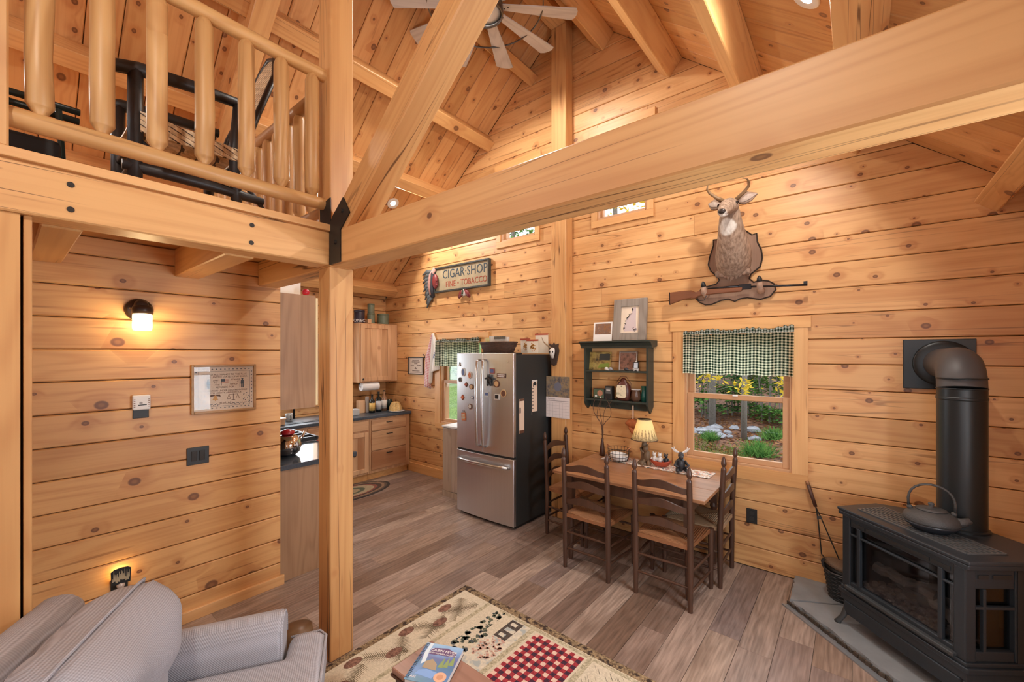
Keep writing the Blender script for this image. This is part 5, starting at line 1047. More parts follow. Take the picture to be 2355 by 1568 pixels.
cx_, cz_ = 0.0, 0.0
PLQ = wood('plaque_wood', (0.30, 0.18, 0.12), (0.18, 0.10, 0.065), axis='Z', knots=0, ring=14, tint=0.0)
put('plaque', MB().prism(pl[::-1] if False else pl, 0.001, 0.024, lambda a, b, c: (a, -c, b)), PLQ, D)
m = MB(); N = len(pl)
m.tube([(a, -0.022, b) for a, b in pl], 0.0105, 6, closed=True, ry=0.006, up=(0, 1, 0)); put('edge', m, plain('plaque_edge', (0.035, 0.028, 0.025), 0.35), D)
sec = [((-0.80, 3.965, 2.45), 0.10, 0.10), ((-0.79, 3.93, 2.51), 0.135, 0.13), ((-0.778, 3.85, 2.60), 0.142, 0.15), ((-0.767, 3.77, 2.69), 0.118, 0.125), ((-0.765, 3.70, 2.77), 0.095, 0.095), ((-0.762, 3.655, 2.84), 0.082, 0.08), ((-0.758, 3.64, 2.90), 0.072, 0.07), ((-0.756, 3.625, 2.955), 0.05, 0.05)]
m = MB(); m.tube([lw(*c) for c, _, _ in sec], [a for _, a, _ in sec], 16, ry=[b for _, _, b in sec], up=(1, 0, 0))
hd = [((-0.754, 3.665, 2.935), 0.05, 0.05), ((-0.754, 3.62, 2.935), 0.070, 0.066), ((-0.755, 3.56, 2.918), 0.071, 0.064), ((-0.757, 3.50, 2.888), 0.056, 0.050), ((-0.759, 3.45, 2.860), 0.043, 0.040), ((-0.761, 3.41, 2.838), 0.040, 0.036), ((-0.762, 3.388, 2.828), 0.026, 0.024)]
m.tube([lw(*c) for c, _, _ in hd], [a for _, a, _ in hd], 16, ry=[b for _, _, b in hd], up=(1, 0, 0))
b = put('body', m, furmat(), D, smooth=True, sub=1)
m = MB(); m.ell(lw(-0.762, 3.395, 2.838), (0.028, 0.016, 0.020), 12, 8); put('nose', m, plain('nose_black', (0.035, 0.025, 0.022), 0.3), D, smooth=True)
m = MB(); m.tube([lw(-0.757, 3.47, 2.833), lw(-0.76, 3.43, 2.817), lw(-0.762, 3.40, 2.81)], [0.026, 0.028, 0.014], 10, ry=[0.014, 0.014, 0.009], up=(1, 0, 0)); put('chin', m, FURW, D, smooth=True)
m = MB(); m.tube([lw(-0.79, 3.42, 2.862), lw(-0.762, 3.408, 2.872), lw(-0.733, 3.42, 2.862)], 0.008, 6); put('muzzle_band', m, FURW, D, smooth=True)
for s in (-1, 1):
    put('eye', MB().ell(lw(-0.755 + s * 0.064, 3.548, 2.932), (0.013, 0.013, 0.013), 10, 8), plain('eye_black', (0.008, 0.006, 0.006), 0.05) if s < 0 else bpy.data.materials['eye_black'], D, smooth=True)
for nm, p in (('l', [(-0.815, 3.62, 2.955), (-0.84, 3.615, 2.962), (-0.875, 3.605, 2.97), (-0.91, 3.62, 2.985)]), ('r', [(-0.695, 3.62, 2.955), (-0.66, 3.615, 2.962), (-0.62, 3.61, 2.978), (-0.572, 3.64, 2.996)])):
    put('ear', MB().tube([lw(*q) for q in p], [0.02, 0.040, 0.044, 0.008], 10, ry=[0.012, 0.010, 0.009, 0.003], up=(0, 0, 1)), FUR, D, smooth=True)
    put('inner_ear', MB().tube([lw(q[0], q[1] - 0.007, q[2] - 0.003) for q in p], [0.008, 0.022, 0.026, 0.004], 8, ry=0.005, up=(0, 0, 1)), INEAR, D, smooth=True)
HORN = plain('antler', (0.30, 0.19, 0.10), 0.45, var=0.4, scale=20)
put('antler', MB().tube([lw(*q) for q in ((-0.80, 3.605, 2.985), (-0.85, 3.605, 3.02), (-0.895, 3.585, 3.06), (-0.905, 3.55, 3.085), (-0.885, 3.50, 3.10))], [0.014, 0.0125, 0.011, 0.008, 0.003], 8), HORN, D, smooth=True)
put('antler', MB().tube([lw(*q) for q in ((-0.71, 3.605, 2.975), (-0.66, 3.605, 3.012), (-0.62, 3.585, 3.045), (-0.61, 3.55, 3.066), (-0.617, 3.50, 3.076), (-0.64, 3.44, 3.068))], [0.014, 0.0125, 0.011, 0.009, 0.006, 0.003], 8), HORN, D, smooth=True)
FH = plain('hoof_fur', (0.42, 0.27, 0.19), 0.8, var=0.4, scale=40, bump=0.4)
for x in (-1.007, -0.586):
    h = put('hoof_hook', MB().tube([lw(x, 3.95, 2.30), lw(x, 3.885, 2.285), lw(x, 3.85, 2.315), lw(x, 3.84, 2.36)], [0.024, 0.026, 0.023, 0.02], 10), FH, D, smooth=True)
    put('hoof', MB().tube([lw(x, 3.84, 2.355), lw(x - 0.002, 3.836, 2.385), lw(x - 0.004, 3.832, 2.402)], [0.0225, 0.017, 0.004], 10), BLACK, h, smooth=True)
m = MB(); rr = random.Random(6)
for i in range(9): x = -0.90 + i * 0.027; m.tube([lw(x, 3.90, 2.47), lw(x + 0.004, 3.875, 2.43 + 0.012 * abs(i - 4) / 4), lw(x + 0.012 * rr.uniform(-1, 1), 3.87, 2.385 + 0.014 * abs(i - 4))], [0.03, 0.025, 0.004], 7)
put('brisket_tuft', m, FUR, D, smooth=True)
# rifle resting in the hooves
G = thing('rifle', 'wooden stocked rifle resting on the hoof hooks under the deer head', 'rifle', (-0.80, 3.868, 2.30)); lg = lambda x, z: (x + 0.80, z - 2.30)
WAL = wood('walnut_stock', (0.20, 0.075, 0.035), (0.10, 0.032, 0.016), axis='X', knots=0, ring=16, tint=0, rough=0.3)
stk = [lg(*p) for p in ((-1.30, 2.335), (-1.302, 2.225), (-1.20, 2.255), (-1.115, 2.268), (-1.085, 2.262), (-1.055, 2.280), (-0.95, 2.288), (-0.72, 2.291), (-0.71, 2.325), (-0.95, 2.334), (-1.03, 2.335), (-1.075, 2.318), (-1.115, 2.337), (-1.2, 2.340))]
put('stock', MB().prism(stk, -0.016, 0.016, lambda a, b, c: (a, -c, b)), WAL, G, bevel=0.008, seg=3)
put('butt_plate', MB().box(-0.506, -0.5, -0.016, 0.016, -0.075, 0.036), BLACK, G)
put('barrel', MB().cyl((lg(-0.98, 2.34)[0], 0, 0.036), (lg(-0.70, 2.3)[0], 0, 0.036), 0.011, n=10).cyl((lg(-0.72, 2.3)[0], 0, 0.028), (lg(-0.275, 2.3)[0], 0, 0.0), 0.008, n=10), plain('gun_metal', (0.03, 0.03, 0.034), 0.3, 0.7), G, smooth=True)
put('receiver', MB().box(lg(-0.74, 0)[0], lg(-0.65, 0)[0], -0.012, 0.012, 0.005, 0.05), bpy.data.materials['gun_metal'], G, bevel=0.004); put('sight', MB().box(lg(-0.30, 0)[0], lg(-0.275, 0)[0], -0.004, 0.004, 0.0, 0.03), BLACK, G); put('trigger_guard', MB().tube([lg(-1.08, 2.265)[:1] + (0, -0.038), lg(-1.06, 2.25)[:1] + (0, -0.06), lg(-1.01, 2.25)[:1] + (0, -0.058), lg(-0.99, 2.28)[:1] + (0, -0.015)], 0.0035, 5), BLACK, G)
# cigar shop sign
SG = thing('shop_sign', 'antique wooden shop sign with painted lettering and a carved feathered head', 'sign', (-4.11, 3.97, 2.825))
put('board', MB().box(-0.52, 0.50, -0.03, -0.001, -0.16, 0.15), plain('sign_ground', (0.36, 0.29, 0.18), 0.7, var=0.35, scale=7), SG)
f = MB().box(-0.535, 0.515, -0.05, -0.001, 0.15, 0.172).box(-0.535, 0.515, -0.05, -0.001, -0.182, -0.16).box(0.50, 0.52, -0.05, -0.001, -0.18, 0.17).box(-0.54, -0.52, -0.05, -0.001, -0.18, 0.17); put('frame', f, plain('sign_frame', (0.045, 0.05, 0.045), 0.5, var=0.5, scale=15), SG, bevel=0.003)
text('lettering', 'CIGAR·SHOP', 0.17, plain('sign_blue', (0.035, 0.055, 0.075), 0.7), SG, face((0, -1, 0), (0, 0, 1), (0.055, -0.031, 0.055)), 0.002, sx=0.84, sp=1.05)
text('lettering', 'FINE • TOBACCO', 0.115, plain('sign_red', (0.36, 0.075, 0.035), 0.7), SG, face((0, -1, 0), (0, 0, 1), (0.085, -0.031, -0.085)), 0.002, sx=0.84, sp=1.05)
m = MB()
for i in range(9):
    t2 = i / 8; a = Vector((-0.62 - 0.03 * math.sin(PI * t2), 0, 0.14 - 0.36 * t2)); b = a + Vector((-0.20 + 0.10 * t2 + 0.02 * (i % 2), 0, -0.03 - 0.13 * t2)); mid = (a + b) / 2 + Vector((0, 0, 0.02))
    m.tube([a + Vector((0.02, -0.02, 0)), mid + Vector((0, -0.03, 0)), b + Vector((0, -0.02, 0))], [0.022, 0.032, 0.006], 8, ry=0.012, up=(0, 0, 1))
put('feathers', m, plain('feather_grey', (0.10, 0.11, 0.115), 0.7, var=0.8, scale=18), SG, smooth=True)
put('headband', MB().tube([(-0.52, -0.045, 0.165), (-0.60, -0.05, 0.08), (-0.635, -0.05, -0.06), (-0.61, -0.045, -0.20)], [0.035, 0.045, 0.04, 0.02], 8, ry=0.018, up=(1, 0, 0)), plain('band_rose', (0.52, 0.28, 0.24), 0.7, var=0.5, scale=25), SG, smooth=True)
put('hair', MB().tube([(-0.57, -0.05, 0.11), (-0.555, -0.055, 0.02), (-0.575, -0.05, -0.13), (-0.55, -0.045, -0.24)], [0.02, 0.03, 0.03, 0.022], 8), plain('band_dark', (0.03, 0.03, 0.04), 0.6, var=0.6, scale=20), SG, smooth=True)
m = MB(); m.ell((-0.50, -0.055, -0.02), (0.055, 0.035, 0.105), 12, 10); m.ell((-0.455, -0.07, -0.015), (0.018, 0.018, 0.022), 8, 6); m.ell((-0.465, -0.06, -0.075), (0.02, 0.02, 0.02), 8, 6); put('face', m, plain('carved_red', (0.22, 0.035, 0.035), 0.4), SG, smooth=True)
m = MB()
for s in (-1, 1): m.tube([(0.06, -0.03, -0.18), (0.06 + s * 0.06, -0.035, -0.24), (0.06 + s * 0.105, -0.03, -0.29)], [0.02, 0.04, 0.02], 8, ry=0.012)
put('tassel', m, bpy.data.materials['carved_red'], SG, smooth=True); put('tassel_bead', MB().lathe((0.06, -0.04, -0.28), [(1e-4, 0), (0.036, 0.02), (0.03, 0.05), (0.004, 0.105)], 10), PALE, SG, smooth=True); put('tassel_core', MB().lathe((0.06, -0.058, -0.275), [(1e-4, 0), (0.022, 0.02), (0.018, 0.05), (0.004, 0.09)], 10), plain('olive_bead', (0.05, 0.06, 0.03), 0.5), SG, smooth=True)
# small framed sampler, towel, skull plaque, calendar, outlet
def samplermat(name, base, ink, sc):
    m, nt, out = newmat(name); co = nd(nt, 'TexCoord').outputs['Object']
    n = nd(nt, 'TexNoise', {'Vector': co, 'Scale': sc, 'Detail': 2.0}).outputs[0]; bsdf(nt, out, mix(nt, mr(nt, n, 0.35, 0.65), base, tuple(q * 0.88 for q in base)), 0.6); return m
LINEN = samplermat('linen', (0.66, 0.56, 0.46), BLACK, 300.0); INK = plain('brown_thread', (0.12, 0.075, 0.06), 0.8); INKB = plain('blue_thread', (0.08, 0.11, 0.14), 0.8)
o = framed('small_sampler', 'small black framed stitched verse beside the hanging towel', 'picture', (-5.11, 3.968, 1.465), 0.36, 0.265, 0.016, 0.014, BLACK, LINEN)
rr = random.Random(31); pol = []
for z, x0, x1 in ((0.212, -0.08, 0.08), (0.190, -0.09, 0.09), (0.165, -0.03, 0.04), (0.14, -0.12, -0.04), (0.14, 0.03, 0.12), (0.055, -0.08, 0.08)):
    x = x0
    while x < x1: w = rr.uniform(0.005, 0.012); pol.append([(x, z - 0.006), (x + w, z - 0.006), (x + w, z + 0.006), (x, z + 0.006)]); x += w + 0.004
flat(o, 'stitched_verse', pol, INK, -0.0089)['kind'] = 'stuff'
flat(o, 'stitched_border', [[(-0.15, 0.235), (0.15, 0.235), (0.15, 0.231), (-0.15, 0.231)], [(-0.15, 0.034), (0.15, 0.034), (0.15, 0.030), (-0.15, 0.030)], [(-0.15, 0.03), (-0.146, 0.03), (-0.146, 0.235), (-0.15, 0.235)], [(0.146, 0.03), (0.15, 0.03), (0.15, 0.235), (0.146, 0.235)], [(-0.03, 0.085), (0, 0.112), (0.03, 0.085)]], INK, -0.0089)
tw, nt, out = newmat('towel_cloth'); uv = nd(nt, 'SeparateXYZ', {0: nd(nt, 'TexCoord').outputs['UV']}).outputs
stp = lambda c, n, w: mth(nt, 'GREATER_THAN', mth(nt, 'FRACT', mth(nt, 'MULTIPLY', c, n)), w)
red = mth(nt, 'MULTIPLY', mth(nt, 'LESS_THAN', uv[0], 0.48), mth(nt, 'MULTIPLY_ADD', stp(uv[0], 22.0, 0.45), 0.5, mth(nt, 'MULTIPLY', stp(uv[1], 34.0, 0.5), 0.4)))
blu = mth(nt, 'MULTIPLY', mth(nt, 'LESS_THAN', mth(nt, 'ABSOLUTE', mth(nt, 'SUBTRACT', uv[1], 0.42)), 0.08), mth(nt, 'MULTIPLY', mth(nt, 'GREATER_THAN', uv[0], 0.6), stp(uv[1], 26.0, 0.5)))
c = mix(nt, red, (0.80, 0.78, 0.75), (0.55, 0.06, 0.10)); c = mix(nt, blu, c, (0.08, 0.14, 0.28)); bsdf(nt, out, c, 0.9)
o = thing('hand_towel', 'red and white striped kitchen towel hanging from a wall peg', 'towel', (-4.67, 3.93, 2.07))
put('cloth', MB().grid(lambda u, v: ((u - 0.5) * (0.03 + 0.24 * min(1, (1 - v) * 2.2)) - 0.05 * (1 - v) + 0.04 * math.sin(u * 7) * (1 - v), -0.012 - 0.03 * math.sin(u * 17) * (0.3 + 0.7 * (1 - v)), -(1 - v) * (0.80 - 0.22 * abs(u - 0.25) - (0.12 if u > 0.72 else 0)))
    , 40, 24), tw, o, smooth=True, solid=0.004)
put('peg', MB().cyl((0, 0.038, 0.005), (0, -0.03, 0.015), 0.008, n=8), TRIM, o)
solo('iron_hook', MB().tube([(0, 0.035, 0), (0, 0, 0.0), (0, -0.01, 0.03), (-0.02, -0.02, 0.05)], 0.008, 6).box(-0.02, 0.02, 0.03, 0.038, -0.05, 0.05), IRON, 'dark iron hook on the wall between the verse and the towel', 'hook', (-4.86, 3.93, 1.72))
o = thing('skull_plaque', 'small skull trophy with one spike antler on the wall post', 'trophy', (-2.53, 3.825, 1.69))
put('plaque', MB().prism([(-0.03, -0.03), (0, -0.045), (0.03, -0.03), (0.05, 0.05), (0.065, 0.12), (0.055, 0.165), (0.06, 0.20), (0.02, 0.185), (0, 0.21), (-0.02, 0.185), (-0.06, 0.20), (-0.055, 0.165), (-0.065, 0.12), (-0.05, 0.05)], 0.0, 0.018, lambda a, b, c: (a, -c, b)), plain('dark_plaque', (0.05, 0.03, 0.022), 0.5), o, bevel=0.003)
put('skull', MB().tube([(0, -0.03, 0.15), (0.0, -0.045, 0.12), (0.0, -0.045, 0.08), (0, -0.035, 0.04)], [0.02, 0.036, 0.028, 0.012], 10, ry=[0.012, 0.022, 0.02, 0.01], up=(1, 0, 0)), PALE, o, smooth=True); put('eye_socket', MB().ell((-0.018, -0.064, 0.11), (0.009, 0.006, 0.011), 8, 6).ell((0.018, -0.064, 0.11), (0.009, 0.006, 0.011), 8, 6), BLACK, o)
put('antler', MB().tube([(-0.02, -0.035, 0.15), (-0.06, -0.05, 0.18), (-0.10, -0.07, 0.22), (-0.11, -0.085, 0.27)], [0.009, 0.008, 0.006, 0.002], 7), HORN, o, smooth=True)
o = thing('wall_calendar', 'wall calendar with a woodland picture over a month grid on the post', 'calendar', (-2.485, 3.822, 1.31))
put('picture_page', MB().box(-0.15, 0.15, -0.003, 0, 0, 0.222), scene('woodland_print', [(0.04, 0.04, 0.05), (0.16, 0.14, 0.13), (0.3, 0.22, 0.12), (0.22, 0.2, 0.2)], 20, 3), o)
flat(o, 'printed_bird', [[(-0.05, 0.09), (-0.02, 0.065), (0.03, 0.07), (0.05, 0.11), (0.035, 0.15), (0.0, 0.165), (-0.04, 0.14)]], plain('print_blue', (0.16, 0.17, 0.22), 0.6), -0.003)
put('month_page', MB().box(-0.152, 0.152, -0.003, 0, -0.225, -0.002), plain('calendar_paper', (0.76, 0.70, 0.69), 0.8), o)
g_ = [[(-0.14, -0.04), (0.14, -0.04), (0.14, -0.046), (-0.14, -0.046)]] + [[(-0.145, -0.06 - 0.032 * i), (0.145, -0.06 - 0.032 * i), (0.145, -0.0612 - 0.032 * i), (-0.145, -0.0612 - 0.032 * i)] for i in range(6)] + [[(-0.145 + 0.0414 * i, -0.06), (-0.1438 + 0.0414 * i, -0.06), (-0.1438 + 0.0414 * i, -0.22), (-0.145 + 0.0414 * i, -0.22)] for i in range(8)]
flat(o, 'month_grid', g_, plain('grid_ink', (0.30, 0.27, 0.28), 0.7), -0.003); text('month_name', 'September', 0.022, plain('month_ink', (0.25, 0.25, 0.3), 0.7), o, face((0, -1, 0), (0, 0, 1), (-0.08, -0.0033, -0.022)), 0.0003)
def plate(name, label, loc, n, w, h, kind):
    o = thing(name, label, 'outlet' if kind == 'out' else 'switch', loc); o.matrix_world = face(n, (0, 0, 1), loc)
    put('plate', MB().box(-w / 2, w / 2, -h / 2, h / 2, 0, 0.007), BLACK, o, bevel=0.003)
    if kind == 'out':
        for s in (-1, 1): put('socket', MB().lathe((0, s * 0.022, 0.007), [(0.017, 0), (0.017, 0.002), (1e-4, 0.002)], 14), plain('socket_black', (0.03, 0.03, 0.03), 0.3) if 'socket_black' not in bpy.data.materials else bpy.data.materials['socket_black'], o)
    else:
        for i in range(kind): put('rocker', MB().cbox(((i - (kind - 1) / 2) * 0.045, 0, 0.009), (0.032, 0.066, 0.006), Matrix.Rotation(0.08, 3, 'X')), bpy.data.materials.get('socket_black') or plain('socket_black', (0.03, 0.03, 0.03), 0.3), o, bevel=0.002)
    return o
plate('outlet', 'black outlet plate on the wall between the table and the stove', (-0.662, YF - 0.0005, 0.428), (0, -1, 0), 0.078, 0.12, 'out')
# ---------------------------------------------------------------- on the inner wall
WX = -3.4298
plate('switch_plate', 'black switch plate with two rockers under the framed pledge', (WX, 0.845, 1.093), (1, 0, 0), 0.125, 0.117, 2)
o = thing('wall_sensor', 'white ribbed plug-in alarm on a black plate left of the framed pledge', 'alarm', (WX, 0.553, 1.45)); o.matrix_world = face((1, 0, 0), (0, 0, 1), (WX, 0.553, 1.45))
put('plate', MB().box(-0.038, 0.038, -0.07, 0.05, 0, 0.007), BLACK, o, bevel=0.003)
put('case', MB().box(-0.042, 0.042, -0.016, 0.075, 0.005, 0.035), WHITE, o, bevel=0.006); m = MB()
for s in (-1, 1):
    for i in range(5): m.box(s * 0.034 - 0.004, s * 0.034 + 0.004, 0.002 + i * 0.011, 0.006 + i * 0.011, 0.0345, 0.0355)
put('vent', m, plain('vent_brown', (0.2, 0.1, 0.05), 0.6), o); put('round_mark', MB().lathe((-0.004, 0.026, 0.035), [(0.008, 0), (0.008, 0.0006), (1e-4, 0.0006)], 14), plain('mark_grey', (0.35, 0.33, 0.33), 0.6), o); put('brand_bar', MB().cbox((0.003, 0.014, 0.0352), (0.04, 0.006, 0.0008), Matrix.Rotation(0.05, 3, 'Z')), BLACK, o)
# framed stitched pledge
o = thing('framed_pledge', 'oak framed cross-stitch of the pledge of allegiance under the loft', 'picture', (WX, 1.0, 1.372)); o.matrix_world = face((1, 0, 0), (0, 0, 1), (WX, 1.0, 1.372))
OAK = wood('oak_frame', (0.42, 0.24, 0.10), (0.28, 0.14, 0.055), axis='X', knots=0, ring=30, tint=0)
w, h, bw = 0.39, 0.332, 0.015
put('frame', MB().box(-w / 2, -w / 2 + bw, 0, h, 0, 0.02).box(w / 2 - bw, w / 2, 0, h, 0, 0.02).box(-w / 2 + bw, w / 2 - bw, 0, bw, 0, 0.02).box(-w / 2 + bw, w / 2 - bw, h - bw, h, 0, 0.02), OAK, o, bevel=0.003)
put('linen', MB().box(-w / 2 + bw, w / 2 - bw, bw, h - bw, 0, 0.008), LINEN, o)
flatx = lambda nm, polys, mt: put(nm, (lambda m: [m.prism(p if sum(p[i][0] * p[(i + 1) % len(p)][1] - p[(i + 1) % len(p)][0] * p[i][1] for i in range(len(p))) > 0 else p[::-1], 0.0081, 0.0088) for p in polys] and m)(MB()), mt, o)
rc = lambda x0, x1, z0, z1: [(x0, z0), (x1, z0), (x1, z1), (x0, z1)]
pol = [rc(-0.155, 0.155, 0.285, 0.2865), rc(-0.155, 0.155, 0.042, 0.0435), rc(-0.156, -0.1545, 0.042, 0.2865), rc(0.1545, 0.156, 0.042, 0.2865)]
for i in range(13):
    x = -0.15 + i * 0.025
    for z in (0.298, 0.03): pol += [[(x - 0.006, z), (x, z + 0.006), (x + 0.006, z), (x, z - 0.002)]]
for i in range(10):
    z = 0.055 + i * 0.025
    for x in (-0.167, 0.167): pol += [[(x - 0.005, z), (x, z + 0.006), (x + 0.005, z), (x, z - 0.005)]]
flatx('stitched_border', pol, INKB)
for z, s, hh, x in ((0.262, 'I PLEDGE ALLEGIANCE TO THE FLAG', 0.0165, 0.0), (0.245, 'OF THE UNITED STATES OF AMERICA', 0.0165, 0.0), (0.222, 'AND', 0.014, -0.055), (0.206, 'TO', 0.014, -0.055), (0.190, 'THE', 0.015, -0.045), (0.224, 'STANDS', 0.015, 0.066), (0.208, 'IT', 0.015, 0.08), (0.192, 'WHICH', 0.015, 0.056), (0.173, 'REPUBLIC FOR', 0.017, 0.0), (0.150, 'ONE NATION UNDER GOD INDIVISIBLE', 0.0155, 0.0), (0.134, 'WITH LIBERTY AND JUSTICE', 0.016, 0.0), (0.062, 'FOR ALL', 0.022, 0.01)):
    text('stitching', s, hh, INK, o, Matrix.Translation((x, z, 0.0084)), 0.0003)
flatx('stitched_flag', [rc(-0.022, -0.02, 0.185, 0.232), rc(-0.02, 0.0, 0.213, 0.231)], INKB); flatx('flag_stripes', [rc(-0.02, 0.022, 0.2035 + 0.0, 0.206), rc(-0.02, 0.022, 0.2085, 0.211), rc(0.0, 0.022, 0.214, 0.2165), rc(0.0, 0.022, 0.2195, 0.222), rc(0.0, 0.022, 0.225, 0.2275)], plain('rose_thread', (0.45, 0.2, 0.16), 0.8))
for cx in (-0.098, 0.108): flatx('stitched_minuteman', [rc(cx - 0.008, cx - 0.001, 0.165, 0.195), rc(cx + 0.001, cx + 0.008, 0.165, 0.195), [(cx - 0.011, 0.192), (cx + 0.011, 0.192), (cx + 0.009, 0.218), (cx - 0.009, 0.218)], rc(cx - 0.005, cx + 0.005, 0.219, 0.229), rc(cx - 0.008, cx + 0.008, 0.228, 0.232), rc(cx - 0.017, cx - 0.015, 0.165, 0.225)], INKB)
flatx('stitched_bell', [[(-0.075, 0.088), (-0.04, 0.088), (-0.047, 0.1), (-0.05, 0.118), (-0.065, 0.118), (-0.068, 0.1)], rc(-0.06, -0.055, 0.08, 0.088)], plain('gold_thread', (0.52, 0.3, 0.12), 0.7)); flatx('stitched_eagle', [[(-0.09, 0.108), (-0.06, 0.116), (-0.058, 0.124), (-0.085, 0.124)], [(-0.025, 0.108), (-0.055, 0.116), (-0.057, 0.124), (-0.03, 0.124)]], INK)
flatx('stitched_scales', [rc(0.05, 0.053, 0.082, 0.124), rc(0.022, 0.081, 0.119, 0.121), rc(0.04, 0.063, 0.08, 0.083)] + [q for c in (0.024, 0.079) for q in ([(c - 0.012, 0.088), (c + 0.012, 0.088), (c + 0.010, 0.0905), (c - 0.010, 0.0905)], [(c - 0.011, 0.09), (c - 0.009, 0.09), (c + 0.001, 0.119), (c - 0.001, 0.119)], [(c + 0.009, 0.09), (c + 0.011, 0.09), (c + 0.001, 0.119), (c - 0.001, 0.119)])], INK)
rr = random.Random(8); vine = []
for i in range(26):
    t2 = i / 25; x, z = (-0.135 + 0.02 * math.sin(i), 0.125 - 0.07 * t2 * 2) if t2 < 0.5 else (-0.135 + (t2 - 0.5) * 0.2, 0.055 + 0.005 * math.sin(i * 2)); vine.append([(x - 0.004, z), (x, z + 0.004), (x + 0.004, z), (x, z - 0.004)]); vine.append([(-x - 0.004, z), (-x, z + 0.004), (-x + 0.004, z), (-x, z - 0.004)])
flatx('stitched_vine', vine, INKB)
put('glazing', MB().box(-w / 2 + bw, w / 2 - bw, bw, h - bw, 0.0125, 0.0135), glassmat('picture_glass', refl=0.006, fres=0.1), o)
# jelly jar wall lamp
L = thing('wall_lamp', 'lit wall lamp with a ribbed glass jar and dark round base under the loft', 'lamp', (-3.43, 0.545, 2.05))
BRZ = plain('bronze_paint', (0.055, 0.035, 0.028), 0.35, 0.4)
RX90 = Matrix.Rotation(PI / 2, 3, 'Y')
put('backplate', MB().lathe((0, 0, 0), [(0.068, 0), (0.068, 0.012), (0.055, 0.028), (1e-4, 0.03)], 24, RX90), BRZ, L, smooth=True)
put('cap', MB().tube([(0.02, 0, 0.02), (0.07, 0, 0.025), (0.10, 0, 0.012)], [0.03, 0.035, 0.03], 12).lathe((0.10, 0, -0.03), [(0.05, 0), (0.052, 0.03), (0.04, 0.05), (1e-4, 0.056)], 20), BRZ, L, smooth=True)
put('screw', MB().ell((0.03, -0.045, 0.005), (0.006, 0.006, 0.006), 8, 6), CHROME, L)
prof = [(0.040, -0.03)]
for i in range(14): prof.append((0.0455 + 0.0025 * (i % 2), -0.035 - i * 0.0065))
prof += [(0.040, -0.13), (1e-4, -0.133)]
jm, nt, out = newmat('ribbed_glass'); a = nd(nt, 'BsdfTransparent', {0: (1, 0.97, 0.9, 1)}); b = nd(nt, 'BsdfGlossy', {'Roughness': 0.1}); t2 = nd(nt, 'BsdfTranslucent', {0: (1, 0.95, 0.85, 1)})
s1 = nd(nt, 'MixShader', {0: 0.16, 1: a.outputs[0], 2: t2.outputs[0]}); s2 = nd(nt, 'MixShader', {0: 0.07, 1: s1.outputs[0], 2: b.outputs[0]}); nt.links.new(s2.outputs[0], out.inputs[0])
put('jar', MB().lathe((0.10, 0, 0), prof, 24), jm, L, smooth=True)
put('bulb', MB().ell((0.10, 0, -0.075), (0.026, 0.026, 0.034), 12, 8), emis('bulb_hot', (1.0, 0.83, 0.52), 22), L, smooth=True)
lamp('POINT', 'bulb_light', (0.115, 0, -0.075), 12.0, (1.0, 0.72, 0.38), 0.035, parent=L)
# night light
o = thing('night_light', 'black plug-in night light with a lit cut-out of trees low on the inner wall', 'night light', (-3.43, 0.455, 0.33))
put('plate', MB().box(0, 0.007, -0.038, 0.038, -0.03, 0.10), BLACK, o, bevel=0.002)
put('shade', MB().prism([(-0.042, 0.085), (0.042, 0.085), (0.045, 0.165), (0.03, 0.176), (0, 0.18), (-0.03, 0.176), (-0.045, 0.165)], 0.045, 0.048, lambda a, b, c: (c + 0.012, a, b)), BLACK, o)
m = MB(); rr = random.Random(12)
for i in range(16): y = -0.036 + 0.0048 * i; z = 0.095 + 0.02 * rr.random(); hgt = 0.02 + 0.04 * abs(math.sin(i * 1.3)); m.prism([(y - 0.003, z), (y + 0.003, z), (y + 0.001, z + hgt), (y - 0.001, z + hgt)], 0.0482, 0.0495, lambda a, b, c: (c + 0.012, a, b))
put('cutout', m, plain('pale_gold_cutout', (0.75, 0.66, 0.45), 0.3, 0.6), o)
put('lens', MB().ell((0.05, 0.0, 0.072), (0.018, 0.02, 0.02), 10, 8), plain('clear_lens', (0.55, 0.45, 0.38), 0.1), o, smooth=True)
put('bulb', MB().ell((0.028, 0, 0.12), (0.012, 0.014, 0.02), 8, 6), emis('bulb_amber', (1.0, 0.62, 0.22), 18), o)
lamp('POINT', 'bulb_light', (0.032, 0, 0.13), 1.7, (1.0, 0.62, 0.24), 0.012, parent=o)

# ---------------------------------------------------------------- ceiling lights and fan
def can(x, y, side, label, power):
    z = roofz(x); n = Vector((-side * SL, 0, -1)).normalized()
    o = thing('recessed_light', label, 'ceiling light', (x, y, z)); M = n.to_track_quat('Z', 'Y').to_matrix().to_4x4(); M.translation = (x, y, z); o.matrix_world = M
    put('trim_ring', MB().lathe((0, 0, 0), [(0.05, 0.004), (0.072, 0.008), (0.078, 0.004), (0.078, -0.002)], 24), WHITE, o, smooth=True)
    put('lens', MB().lathe((0, 0, 0), [(0.052, 0.003), (1e-4, 0.006)], 24), emis('led_lens', (1.0, 0.94, 0.86), 40) if 'led_lens' not in bpy.data.materials else bpy.data.materials['led_lens'], o)
    lamp('SPOT', 'beam_light', (0, 0, 0.03), power, (1.0, 0.93, 0.84), 0.05, (PI, 0, 0), spot=165, blend=0.35, parent=o)
can(-4.66, 3.246, -1, 'bright recessed light in the kitchen side of the roof by the strut', 122)
can(-0.196, 2.68, 1, 'bright recessed light in the roof above the stove side of the tie beam', 112)
can(-0.30, -0.6, 1, 'added recessed fill light in the roof over the camera end of the room', 120)  # extra lamp added out of view to light the near end
can(-4.66, -0.4, -1, 'added recessed fill light in the roof over the loft', 70)  # extra lamp added out of view to light the loft side
FX, FY, FZ = -2.52, 2.71, 4.85
